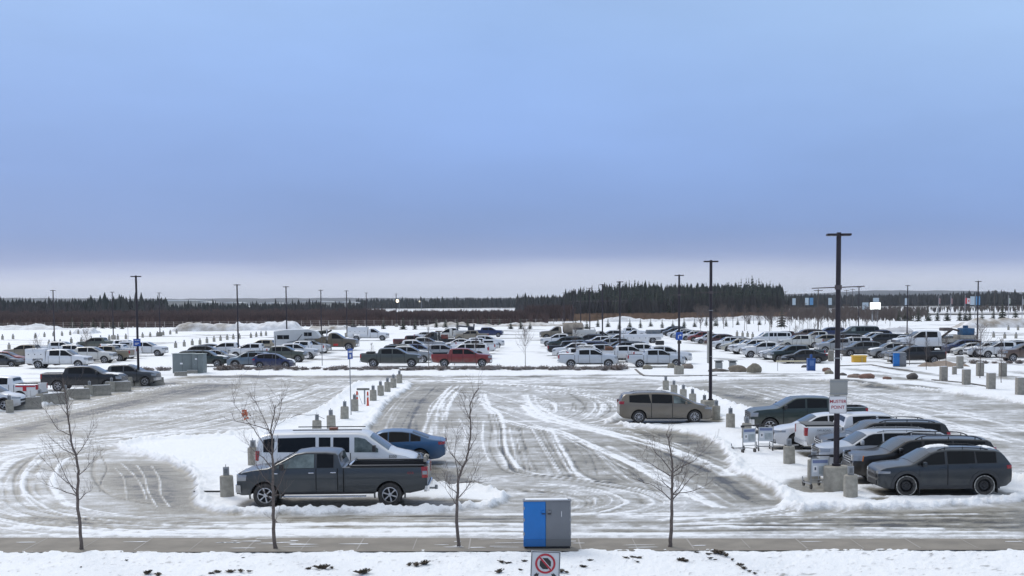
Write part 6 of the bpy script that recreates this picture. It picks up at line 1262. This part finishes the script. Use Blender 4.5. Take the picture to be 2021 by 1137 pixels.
def V(kind, colour, px, py, d, label, scale=1.0, nose=False, tailp=False, dirt=None, extra=None, bare=.85, rz=0, group=GRP, paintm=None, y_off=0):
    "px, py: middle of the vehicle and the ground at its near wheels, as points of the photograph"
    global NV; NV += 1
    root, sh, firstone = cnt_copy(kind); L = sh.L+sh.Lr; x, y = G(px, py); S_ = FPX/y
    if nose: x, y = G(px, py); x += -d*(L/2)*scale
    y += sh.W*scale+y_off; cx = (sh.L-sh.Lr)/2*scale*d
    root.location = (x-cx, y, 0); root.rotation_euler = (0,0,(0 if d > 0 else math.pi)+R(rz)); root.scale = (scale,)*3
    m = paintm or pnt(colour, dirt); recolour(root, m)
    if bare: BARE_SHADE_SPOTS.append((x, y, L*.46, sh.W*.75, bare))  # snow-free ground plus contact shadow painted beneath the vehicle
    if extra: extra(root, m)
    rb_ = random.Random(NV)
    if kind == 'crew' and not any(c.name.startswith(('tonneau', 'canopy', 'bed_', 'cargo')) for c in kids(root)) and rb_.random() < .75:
        z_ = rb_.uniform(1.02, 1.25); b = MB(); b.box(-2.85,-1.41,-.75,.75,.95,z_,bev=.03); b.build('bed_snow', SNOWM, root)
    tag(root, label, CATS[kind], group); return root
def snowy(*patches):
    def f(root, m):
        sh = None
        for k, P in PROTO.items():
            if P[3][0].data == kids(root)[0].data: sh = P[1]; break
        if sh is None: return
        for (xa, xb, f0, f1) in patches:
            Vv, F = sh.toppatch(xa, xb, f0, f1, .012, n=10, m=6, inset=(.08,.08)); rnd = random.Random(len(root.name)+int(xa*9)); Vv = [(a+rnd.uniform(-.04,.04), b_+rnd.uniform(-.04,.04), c+rnd.uniform(0,.03)) for a, b_, c in Vv]; pm((Vv, F), 'snow_patch', SNOWM, root)
    return f
HOODROOF = snowy((1.55,2.6,-.95,.95),(-1.0,.5,-.9,.9)); HOOD = snowy((1.4,2.2,-.9,.9)); ROOF = snowy((-1.2,.3,-.9,.9)); PROOF = snowy((-.9,.5,-.9,.9)); BEDR = None
def traffic():
    # -------- near ones
    def hero(root, m):
        b = MB(); b.box(-3.12,-3.02,-.40,.40,1.42,1.62,bev=.03); b.tube([(-3.1,.2,1.5),(-3.15,.25,1.66)], .06, 8); b.build('cargo_winch', mat('winch', (.33,.31,.27), .6, noise=.4), root)
        b = MB(); b.tube([(-3.15,0,.50),(-3.42,0,.50)], .035, 6); b.tube([(-3.42,0,.46),(-3.42,0,.60)], .05, 8); b.build('tow_hitch', GALV, root)
        for sg in (1,-1):
            t = obj('badge_lettering', text_mesh('4X4', .13, .002), mat('badge_red', (.25,.03,.03), .5), root, (-2.62, sg*1.018, 1.14)); t.rotation_euler = (R(90), 0, R(180) if sg > 0 else 0)
            b = MB(); q = sorted((sg*1.02, sg*1.033)); b.box(1.78,1.98,q[0],q[1],1.13,1.165,bev=.004); b.build('wing_badge', CHR, root)
        
        for q0 in (-.80, .76): b = MB(); b.box(-3.08,-.64,q0-(.13 if q0 < 0 else 0),q0+(.04 if q0 < 0 else .17),1.345,1.395,bev=.01); b.build('bed_rail_cap', BLK, root)
        b = MB(); b.box(-.66,-.58,-.86,.86,1.38,1.44,bev=.015); b.build('headboard_strip', CHR, root)
        b = MB(); b.box(-3.0,-.7,-.74,.74,.885,.90); b.build('bed_mat', BLK, root)
    V('extcab', 'grey', 655, 1002, -1, 'dark grey extended cab pickup with a long empty bed, largest vehicle in front', extra=hero, bare=.85, paintm=paint('herogrey', (.042,.050,.056), .22, rough=.34))
    def van(root, m):
        b = MB()
        for sg in (1,-1): b.tube([(-1.6,sg*.62,2.06),(.9,sg*.62,2.06)], .02, 6)
        b.build('roof_rack_bar', BLK, root); t = obj('door_lettering', text_mesh('E350', .14, .002, bold=.004), mat('letter_grey', (.18,.18,.18), .5), root, (2.05, -1.003, 1.12)); t.rotation_euler = (R(90),0,0)
        b = MB(); b.box(-.35,-.05,-.15,.15,2.02,2.1,bev=.03); b.build('roof_marker', mat('marker_brown', (.2,.07,.04), .5), root)
    V('bigvan', 'white', 664, 963, 1, 'long white passenger van with dark side windows behind the grey pickup', extra=van, dirt=.3, scale=1.02)
    V('sedan', 'darkgrey', 716, 942, 1, 'dark grey car whose bonnet shows between the white van and the blue sedan')
    V('sedan', 'blue', 767, 919, -1, 'metallic blue sedan parked beyond the white van, tail to the lane', dirt=.2, paintm=paint('metalblue', (.030,.095,.20), .25, metal=.55))
    V('minivan', 'beige', 1315, 836, 1, 'beige minivan with dirty lower doors standing alone in front of the plug-in posts', bare=.8, paintm=paint('champagne', (.175,.148,.112), .8, metal=.45, zmax=1.05))
    V('hero_rav', 'slate', 1868, 979.5, -1, 'dark grey crossover with black steel wheels, nearest at the right, snow on its roof', bare=.8, paintm=paint('slate', (.030,.037,.044), .15, metal=.4))
    V('hero_nis', 'black', 1828, 957, -1, 'black SUV with a raised roof rack behind the dark grey crossover', bare=.75, paintm=paint('blackbrown', (.013,.012,.0125), .3))
    V('hero_sil', 'silver', 1749, 937, -1, 'silver SUV between the tall lamp post and the black SUV', dirt=.25, paintm=paint('lightsilver', (.45,.47,.50), .25, metal=.4))
    V('suv', 'black', 1752, 918, -1, 'big dark SUV mostly hidden, only its roof and sloping tail seen behind the silver SUV')
    def ram(root, m):
        b = MB(); b.box(-2.84,-1.42,-.80,.80,1.375,1.41,bev=.015); b.build('tonneau_cover', mat('cover_grey', (.10,.105,.11), .7), root); b = MB(); b.box(-.95,-.70,-.12,.12,1.93,2.0,bev=.02); b.build('cab_light', BLK, root)
        t = obj('badge_lettering', text_mesh('OFF ROAD', .12, .002), mat('letter_grey', (.18,.18,.18), .5), root, (-2.15, -1.018, 1.18)); t.rotation_euler = (R(90),0,0)
        b = MB(); b.tube([(-3.0,0,.45),(-3.35,0,.42)], .04, 6); b.tube([(-3.35,0,.36),(-3.35,0,.52)], .05, 6); b.build('tow_hitch', GALV, root)
    V('crew', 'white', 1724, 903, 1, 'white pickup with a covered bed seen from its tail, beside the white crossover', extra=ram, dirt=.2)
    V('lincoln', 'white', 1636, 889, -1, 'white crossover with a mesh grille facing the luggage carts', dirt=.2, paintm=paint('pearlwhite', (.66,.67,.69), .2, metal=.15, rough=.3))
    V('crew', 'green', 1598, 857, -1, 'dark green pickup behind the white crossover, nearest to the moving lane', dirt=.6)
    # -------- left
    def gold_rim(root, m): pass
    V('crew', 'black', 159, 773, 1, 'black-green crew cab pickup behind the concrete barriers', scale=1.06, dirt=.25, extra=snowy((1.7,2.7,-.9,.9)))
    V('crew', 'grey', 240, 763, 1, 'dark grey pickup behind the black one by the lamp post', dirt=.5, scale=.95, extra=PROOF)
    def stripe(root, m):
        for sg in (1,-1): b = MB(); q = sorted((sg*1.021, sg*1.032)); b.box(-2.8,-1.45,q[0],q[1],1.14,1.24); b.box(-2.2,-1.95,q[0],q[1]+0,.86,1.14); b.build('red_stripe', mat('stripe_red', (.42,.02,.03), .5), root)
    V('crew', 'white', -10, 797, -1, 'white pickup bed with a red stripe, cut by the left edge of the view', extra=stripe, dirt=.3)
    V('cross', 'white', -34, 811, 1, 'white car nose at the left edge in front of the red striped pickup')
    V('ccab', 'white', 112, 728, 1, 'white crew cab work truck with a high white service body, front of the left group', extra=lambda r, m: service_body(r, m, -3.3, -1.30, 2.02, -2.05, 3, False), dirt=.5, scale=1.05)
    V('sedan', 'darkgrey', -3, 725, 1, 'dark car at the far left edge beside the red one'); V('sedan', 'red', 6, 719, 1, 'red car half hidden behind the dark car at the left edge')
    V('crew', 'tan', 50, 710, -1, 'tan pickup tail behind the white service body at the left')
    V('crew', 'white', 114, 703, 1, 'white crew pickup right behind the white service truck', extra=PROOF, scale=1.02)
    V('crew', 'white', 138, 711, 1, 'white pickup whose snowy bonnet shows beside the service truck', extra=HOODROOF)
    V('crew', 'offwhite', 170, 718, 1, 'dirty silver-white crew pickup facing right, front of the left group', scale=1.03)
    V('crew', 'tan', 207, 714, -1, 'dirty tan pickup with its tailgate to the right'); V('crew', 'white', 224, 709, -1, 'white pickup with red tail lamps just behind the tan tailgate')
    V('crew', 'white', 279, 704, 1, 'white pickup with a windowed canopy, right end of the left group', extra=canopy, scale=1.02); V('crew', 'olive', 189, 691, -1, 'olive pickup at the back of the left group')
    V('crew', 'white', 240, 698, 1, 'white pickup at the back, left of the canopy pickup')
    # -------- second group
    V('suv', 'green', 398, 725, 1, 'dark green SUV with a snowy bonnet behind the big electrical cabinet', extra=snowy((1.5,2.5,-.9,.9)), dirt=.3)
    V('sedan', 'silver', 425, 716, 1, 'silver car with a snowy bonnet between the dark SUV and the blue-grey SUV', extra=HOOD); V('cross', 'darkgrey', 405, 709, 1, 'dark car roof seen above the electrical cabinet')
    V('hatch', 'grey', 418, 702, 1, 'small grey car behind the silver one')
    V('cross', 'bluegrey', 490, 726, -1, 'blue-grey boxy SUV facing left in front of the brown shrubs', scale=1.02, dirt=.5, extra=lambda r, m: MB().box(-.5,.5,-.4,.4,1.70,1.80,bev=.03).build('roof_box', mat('roofbox_white', (.5,.5,.5), .5), r))
    V('hatch', 'navy', 538, 727.5, 1, 'dark blue hatchback with a snow-streaked bonnet', extra=HOOD, scale=1.03)
    V('crew', 'white', 497, 708, -1, 'white pickup with a dark cover and rusty dirt behind the blue-grey SUV', dirt=.9, extra=lambda r, m: MB().box(-2.84,-1.42,-.80,.80,1.375,1.47,bev=.02).build('tonneau_cover', BLK, r))
    V('crew', 'white', 448, 705, -1, 'white pickup cab behind the silver car'); V('crew', 'gold', 520, 698, -1, 'gold pickup with an orange strap left of the camper', extra=lambda r, m: MB().box(-1.3,-1.1,-1.03,-.9,.9,1.6,bev=.02).build('orange_strap', mat('strap_orange', (.6,.2,.05), .6), r))
    V('crew', 'olive', 553, 716, 1, 'grey-green pickup with a snowy windscreen beside the white pickup', dirt=.7, extra=HOODROOF); V('crew', 'white', 576, 710, 1, 'white pickup facing right in the middle of the camper group', scale=1.03)
    V('crew', 'white', 594, 702, -1, 'white pickup with a red tail lamp in front of the camper'); V('crew', 'silver', 607, 699, 1, 'silver pickup squeezed beside the camper', dirt=.8)
    def camp(root, m):
        W_ = mat('camper_white', (.52,.54,.55), .5, noise=.08, nscale=1.5); b = MB(); b.prism([(-4.3,.75),(-4.35,3.0),(-1.6,3.2),(.2,3.25),(1.3,2.95),(1.75,2.3),(1.55,2.02),(-.25,2.0),(-.28,.8)], -1.12, 1.12); c = b.build('camper_body', W_, root, angle=25)
        for sg in (1,-1):
            for (a, e, z0, z1) in ((-3.9,-2.3,1.95,2.5),(-.3,.75,2.35,2.85)): b = MB(); q = sorted((sg*1.121, sg*1.135)); b.box(a,e,q[0],q[1],z0,z1,bev=.05); f = b.build('camper_window', GLASS, c); b = MB(); q = sorted((sg*1.136, sg*1.14)); b.box((a+e)/2-.02,(a+e)/2+.02,q[0],q[1],z0+.03,z1-.03); b.build('window_bar', W_, f)
            b = MB(); q = sorted((sg*1.121, sg*1.128)); b.add([(-2.6,q[0],1.5),(-1.2,q[0],1.7),(-.5,q[0],2.6),(-.6,q[0],2.6),(-1.3,q[0],1.78),(-2.6,q[0],1.56)] if sg < 0 else [(-2.6,q[1],1.5),(-2.6,q[1],1.56),(-1.3,q[1],1.78),(-.6,q[1],2.6),(-.5,q[1],2.6),(-1.2,q[1],1.7)], [(0,1,2,3,4,5)]); b.build('side_stripe', TRIM, c, fix=False)
        b = MB(); b.box(-4.3,1.0,-1.0,1.0,3.2,3.26,bev=.02) if False else b.box(-4.2,.1,-1.0,1.0,3.15,3.25,bev=.03); b.build('roof_snow', SNOWM, root)
    V('camper', 'white', 603, 698, 1, 'white camper with an over-cab bunk and two side windows', extra=camp, scale=1.0)
    def boomt(root, m):
        service_body(root, m, -3.6, -.35, 1.55, -2.05, 4, False); b = MB(); b.tube([(-3.2,0,1.8),(-.3,0,2.05)], .20, 8); b.box(-3.0,-.9,-.5,.5,1.6,1.95,bev=.05); b.tube([(-.3,0,2.0),(.1,0,2.2)], .1, 6); b.build('crane_boom', mat('boom_dark', (.035,.04,.035), .6), root); b = MB(); b.box(.4,.9,-1.06,1.06,.55,.78,bev=.03); b.build('red_tank', mat('tank_red', (.45,.03,.03), .4), root); b = MB(); b.tube([(-.3,-.9,1.2),(-.3,-.9,2.35)], .06, 8); b.build('exhaust_stack', CHR, root)
    V('mtruck', 'darktan', 648, 693, 1, 'big olive-tan boom truck facing right beside the camper', extra=boomt, scale=1.32, dirt=.7)
    V('rcab', 'white', 727, 673, 1, 'white service truck with high lockers standing by itself in the far lane', extra=lambda r, m: service_body(r, m, -3.4, -.28, 2.15, -2.05, 4, True), scale=1.13, dirt=.75, bare=.3)
    # -------- third group
    def ramb(root, m): b = MB(); b.box(-2.4,-1.6,-.7,.7,1.36,1.52,bev=.05); b.build('bed_load', BLK, root)
    V('crew', 'olive', 771, 725.5, 1, 'lifted grey-green crew pickup facing right in front of the shrubs', scale=1.08, dirt=.4, extra=ramb, paintm=paint('greygreen', (.062,.070,.064), .35))
    V('crew', 'silver', 800, 717, 1, 'silver pickup nose just behind the grey-green pickup', extra=HOODROOF); V('suv', 'green', 799, 711, 1, 'dark green SUV with a snowy windscreen behind the grey-green pickup', extra=HOODROOF)
    V('cross', 'navy', 824, 706, 1, 'dark blue crossover in the middle of the third group'); V('crew', 'white', 812, 700, 1, 'white pickup with snowy roof behind the dark blue crossover', extra=PROOF); V('crew', 'silver', 836, 693, 1, 'light pickup nose at the back of the third group', extra=HOODROOF)
    V('crew', 'maroon', 815, 687, 1, 'dark maroon pickup tail at the back of the third group')
    V('crew', 'red', 911, 725.5, 1, 'dirty red crew pickup facing right in front of the shrubs', scale=1.06, dirt=.85, extra=lambda r, m: MB().box(-2.84,-1.42,-.80,.80,1.375,1.50,bev=.05).build('tonneau_cover', mat('blue_cover', (.03,.05,.07), .7), r))
    V('suv', 'white', 920, 709, -1, 'white wagon-like SUV directly behind the red pickup', scale=1.03, extra=snowy((-1.5,.4,-.9,.9))); V('crew', 'silver', 866, 712, 1, 'silver pickup nose between the grey-green and the red pickup', dirt=.9)
    V('crew', 'white', 932, 700, -1, 'white pickup with a boxy canopy behind the white SUV', extra=canopy); V('crew', 'white', 942, 694, 1, 'white pickup facing right at the back of the red pickup group'); V('sedan', 'white', 905, 689, -1, 'white car with a snowy roof in the back of the third group', extra=ROOF)
    V('crew', 'white', 955, 688, 1, 'white pickup nose with black wheels, right end of the third group')
    V('crew', 'navy', 962, 666, 1, 'dark blue-black pickup alone on the far lane', bare=.3, dirt=.3, scale=1.03); V('crew', 'tan', 930, 674, -1, 'dirty tan pickup beside the dark blue-black pickup', dirt=.95)
    def flat(root, m): b = MB(); b.box(-3.5,-.4,-1.1,1.1,.82,.98,bev=.02); b.box(-.5,-.35,-1.0,1.0,.98,1.9,bev=.03); b.build('flat_deck', BLK, root); b = MB(); b.box(-1.6,-.7,-.8,.8,.985,1.55,bev=.06); b.build('deck_load', mat('load_red', (.25,.05,.03), .7, noise=.6, nscale=4, col2=(.05,.05,.05)), root)
    V('mtruck', 'darkgrey', 862, 684, -1, 'dark flatbed truck facing left with an orange strap on its load', extra=flat, scale=1.15, dirt=.4)
    def crane(root, m): service_body(root, m, -3.5, -.35, 1.6, -2.05, 4, False); b = MB(); b.tube([(-1.0,0,1.6),(-1.0,0,2.3),(-3.3,0,2.1)], .13, 8); b.box(-3.4,-2.6,-.4,.4,1.6,2.2,bev=.05); b.tube([(-3.5,.2,1.6),(-3.6,.2,2.6)], .12, 8); b.build('crane', mat('crane_dark', (.04,.045,.06), .6), root)
    V('mtruck', 'offwhite', 892, 673, -1, 'white crane truck with a dark crane behind the dark flatbed', extra=crane, scale=1.12)
    V('crew', 'darktan', 890, 667, 1, 'muddy pickup at the end of the crane truck row'); V('sedan', 'white', 842, 671, 1, 'white car low behind the flatbed truck')
    # -------- fourth group
    V('crew', 'white', 1161, 726.5, 1, 'white crew pickup with a snowy bed, left one of the front pair right of middle', scale=1.03, extra=lambda r, m: (MB().box(-2.84,-1.42,-.78,.78,1.375,1.43,bev=.02).build('bed_snow', SNOWM, r)), paintm=paint('bluewhite', (.50,.53,.56), .35)); V('crew', 'white', 1296, 726, 1, 'white crew pickup nearest the arrow sign post, right one of the two front pickups', scale=.99, paintm=paint('bluewhite', (.50,.53,.56), .35))
    V('crew', 'white', 1308, 720, 1, 'white pickup nose sticking out right of the front white pickup', scale=1.05, extra=lambda r, m: MB().box(-.6,.2,-.5,.5,1.98,2.4,bev=.04).build('roof_box', BLK, r))
    V('crew', 'white', 1155, 715, -1, 'white pickup with a snowy bonnet facing left behind the left front pickup', extra=HOODROOF); V('suv', 'white', 1167, 719, 1, 'white SUV roof right behind the left front pickup', extra=ROOF)
    V('crew', 'white', 1140, 708, -1, 'white pickup facing left, second in the fourth group'); V('crew', 'black', 1128, 703, 1, 'black pickup tail with a dark load at the left of the fourth group'); V('suv', 'navy', 1160, 703, -1, 'dark blue SUV in the middle of the fourth group'); V('cross', 'bluegrey', 1152, 696, 1, 'blue-grey crossover roof in the fourth group')
    V('suv', 'green', 1117, 690, -1, 'dark green SUV with a long window at the left of the fourth group'); V('crew', 'white', 1106, 684, -1, 'white pickup nose facing left, back of the fourth group', extra=HOODROOF)
    def tanker(root, m): b = MB(); b.tube([(-3.4,0,1.65),(-3.2,0,1.65),(-.6,0,1.65),(-.4,0,1.65)], [.5,.82,.82,.5], 16); b.build('tank', mat('tank_tan', (.33,.29,.24), .7, noise=.5, nscale=2, col2=(.20,.17,.14)), root); b = MB(); b.box(-3.4,-.3,-.9,.9,.75,.95,bev=.02); b.build('tank_frame', BLK, root)
    V('mtruck', 'tan', 1108, 671, -1, 'tan tank truck facing left at the far end of the fourth group', extra=tanker, scale=1.22, dirt=.9)
    V('crew', 'silver', 1190, 712, 1, 'dirty silver pickup behind the gap between the two front pickups', dirt=.9); V('crew', 'white', 1237, 716, 1, 'white pickup with brown load boards left of the right front pickup', extra=lambda r, m: MB().box(-2.3,-1.5,-.6,.6,1.3,1.75,bev=.05).build('bed_load', mat('rust_load', (.26,.09,.04), .8, noise=.6, nscale=4, col2=(.10,.08,.06)), r), dirt=.6)
    V('crew', 'white', 1268, 711, 1, 'white pickup with snowy roof behind the right front pickup', extra=PROOF); V('suv', 'darkgrey', 1236, 704, -1, 'dark grey SUV with a roof rack in the fourth group'); V('cross', 'grey', 1222, 699, -1, 'grey crossover behind the dark grey SUV'); V('suv', 'silver', 1205, 694, -1, 'silver-grey SUV in the back of the fourth group', dirt=.8)
    V('crew', 'white', 1188, 690, -1, 'white pickup in the back middle of the fourth group'); V('rcab', 'white', 1230, 690, -1, 'white service truck with closed lockers in the fourth group', extra=lambda r, m: service_body(r, m, -3.4, -.28, 1.9, -2.05, 4, False), scale=1.1)
    V('rcab', 'offwhite', 1178, 681, 1, 'dirty white box service truck behind a black grille truck', extra=lambda r, m: service_body(r, m, -3.4, -.28, 2.1, -2.05, 4, True), scale=1.12, dirt=.9); V('mtruck', 'white', 1262, 678, -1, 'white flat deck truck with blue load at the right back of the fourth group', extra=lambda r, m: (MB().box(-3.5,-.35,-1.1,1.1,.82,1.35,bev=.02).build('flat_deck', m, r), MB().box(-3.2,-1.2,-.7,.7,1.355,1.9,bev=.1).build('deck_load', mat('load_blue', (.09,.13,.17), .7, noise=.6, nscale=3, col2=(.2,.2,.2)), r)), scale=1.12)
    V('suv', 'black', 1163, 684, -1, 'black SUV front among the white service trucks'); V('crew', 'silver', 1212, 674, -1, 'pale pickup at the far back below the young spruces', dirt=.9); V('crew', 'white', 1245, 667, 1, 'white pickup at the very back right of the fourth group')
    # -------- the long right row, noses to the left
    row = [(1544,718.5,'sedan','black','black sleek car behind the barrier arm, nearest of the long right row',1.04),(1521,716,'crew','green','dark green pickup, second of the long right row',1.0),(1510,711.5,'cross','silver','silver crossover, third of the long right row',1.0),(1501,710,'cross','white','white crossover squeezed beside the silver one in the long right row',1.0),(1466,707,'crew','white','white pickup with black wheels, in the front half of the long right row',1.0),(1450,700,'crew','white','white pickup with a dark grille left of the others in the long right row',.98),(1441,699,'suv','white','white SUV behind the white pickups of the long right row',1.0),(1424,695,'cross','cream','cream crossover in the middle of the long right row',1.05),(1406,690.5,'suv','white','white SUV just right of the second tall post in the long right row',.98),
        (1391,682,'cross','maroon','dark red-brown car just left of the second tall post',1.0),(1373,679,'hatch','white','white hatchback left of the second tall post',1.05),(1358,675,'cross','red','red crossover in the back half of the long right row',1.0),(1343,672.5,'cross','white','white crossover touching the arrow sign post from behind',1.0),(1328,671,'cross','silver','silver car behind the arrow sign',1.0),(1318,667.5,'cross','white','white car near the far end of the long right row',1.0),(1308,664,'cross','darkgrey','dark grey car, last but one at the far end of the long right row',1.0),(1302,661.5,'suv','black','dark car at the very far end of the long right row',.95)]
    for px, py, k, c, lb, s in row: V(k, c, px, py, -1, lb, scale=s, nose=True, bare=.5, extra={'crew': HOODROOF, 'cross': ROOF}.get(k) if c in ('white', 'cream') else None)
    # -------- right field
    V('crew', 'offwhite', 1583, 688, -1, 'dirty white pickup behind the long right row', dirt=.95); V('crew', 'tan', 1634, 687, -1, 'tan pickup left of the tall sign pole', dirt=.9); V('bigvan', 'white', 1525, 681, -1, 'white van end with a rounded top behind the long row'); V('crew', 'maroon', 1553, 677, -1, 'maroon pickup between the white van and the dirty white pickup')
    V('suv', 'navy', 1640, 666, -1, 'dark SUV directly left of the tall sign pole, far back'); V('bigvan', 'green', 1697, 671, -1, 'long dark green van right of the tall sign pole', scale=1.15, dirt=.5); V('suv', 'brown', 1595, 671, -1, 'dark brown SUV in the back left of the dark van')
    V('crew', 'offwhite', 1618, 678, -1, 'off-white pickup with open door frames left of the tall sign pole', dirt=.9); V('crew', 'silver', 1660, 697, -1, 'silver pickup behind the pillar and the yellow bin', dirt=.7); V('suv', 'white', 1685, 692, -1, 'white SUV roof above the grey-brown crossover', extra=ROOF)
    V('cross', 'grey', 1704, 704, -1, 'grey-brown crossover behind the yellow grit bin', scale=1.1, dirt=.9)
    V('crew', 'white', 1730, 681, -1, 'white pickup bonnet right of the long dark van', extra=HOODROOF); V('suv', 'black', 1742, 683, -1, 'black SUV with pale windows beside the white bonnet'); V('jeepy', 'darkgrey', 1763, 682, -1, 'squarish dark SUV in front of the white heavy truck') if False else V('suv', 'darkgrey', 1765, 682, -1, 'squarish dark SUV just left of the white heavy truck', scale=.92)
    V('cross', 'navy', 1735, 671, -1, 'dark car tops behind the black SUV'); V('hatch', 'white', 1780, 683, -1, 'small white car tucked under the white heavy truck cab')
    V('suv', 'silver', 1765, 708, -1, 'silver SUV with a snowy windscreen behind the pillar', extra=HOODROOF); V('cross', 'grey', 1786, 711, -1, 'grey crossover left of the black crew pickup', dirt=.6, extra=ROOF)
    V('crew', 'black', 1812, 719, -1, 'black crew pickup with chrome wheels facing left behind the small blue and grey cabinet', dirt=.2)
    def htruck(root, m):
        b = MB(); b.box(-4.6,-1.3,-1.1,1.1,.85,1.15,bev=.02); b.box(-4.5,-3.0,-1.0,1.0,1.155,1.5,bev=.03); b.build('deck', mat('deck_pale', (.40,.38,.34), .7, noise=.4, nscale=2), root); b = MB(); b.box(-4.4,-3.3,-.8,.8,1.505,2.15,bev=.06); b.tube([(-3.8,0,2.1),(-3.8,0,2.4)], .25, 8); b.build('blue_tank', mat('tank_blue', (.015,.09,.20), .5, noise=.4, nscale=4), root); b = MB(); b.box(-2.4,-1.5,-.6,.6,1.9,2.2,bev=.08); b.tube([(-1.4,0,1.2),(-2.6,0,2.05),(-3.2,0,1.9)], .1, 8); b.build('crane', mat('crane_brown', (.09,.075,.07), .7), root)
    V('ccab', 'white', 1835, 694, -1, 'tall white crew cab truck with a blue tank at its rear, behind dark SUVs', extra=htruck, scale=1.38, dirt=.3)
    V('suv', 'olive', 1864, 692, -1, 'dirty grey-green SUV right of the black crew pickup', dirt=.9); V('cross', 'navy', 1905, 698, -1, 'dark blue crossover below the white heavy truck', scale=1.05, dirt=.5); V('hatch', 'offwhite', 1918, 702, -1, 'dirty pale hatchback between the blue crossover and the white SUV', dirt=.95)
    V('suv', 'white', 1956, 706, -1, 'white SUV with black wheels near the right edge', dirt=.4, extra=snowy((1.4,2.3,-.9,.9))); V('crew', 'white', 1985, 707, -1, 'white pickup behind the young tree at the right edge', dirt=.5); V('crew', 'brown', 2038, 714, -1, 'dark brown pickup with a muddy nose at the right edge of the view', scale=1.03); V('cross', 'silver', 2005, 700, -1, 'silver crossover behind the brown pickup at the right edge')
    V('cross', 'white', 1895, 684, 1, 'white car behind the grey-green SUV'); V('suv', 'grey', 1668, 684, -1, 'grey SUV hidden behind the tall sign pole')
# ------------------------------------------------------------------ build all
traffic()
build_ground(BARE_SHADE_SPOTS)
def flat_field():
    V_ = []; F = []
    # around and beyond the detailed ground, a little lower so nothing lies in one plane
    me = mesh_from([(-9000,-60,-.35),(9000,-60,-.35),(9000,14000,-.35),(-9000,14000,-.35)], [(0,1,2,3)]); o = obj('snow_field', me, mat('open_snow', (.80,.82,.85), .8, noise=.25, nscale=.02, col2=(.70,.71,.73))); tag(o, None, None, kind='structure')
flat_field()
build_pavement(); street(); nature()
def haze():
    b = MB(); b.box(-5200, 5200, -40, 7600, -1.4, 75); m = bpy.data.materials.new('haze'); m.use_nodes = True; t = m.node_tree; t.nodes.clear()
    o_ = t.nodes.new('ShaderNodeOutputMaterial'); v = t.nodes.new('ShaderNodeVolumePrincipled'); v.inputs['Color'].default_value = (.80,.87,1.0,1); v.inputs['Density'].default_value = HAZE; v.inputs['Anisotropy'].default_value = .2; t.links.new(v.outputs[0], o_.inputs['Volume'])
    o = b.build('haze', m, smooth=False); tag(o, 'thin cold air over the car park', 'haze', kind='stuff')
HAZE = 0.8e-4
haze()
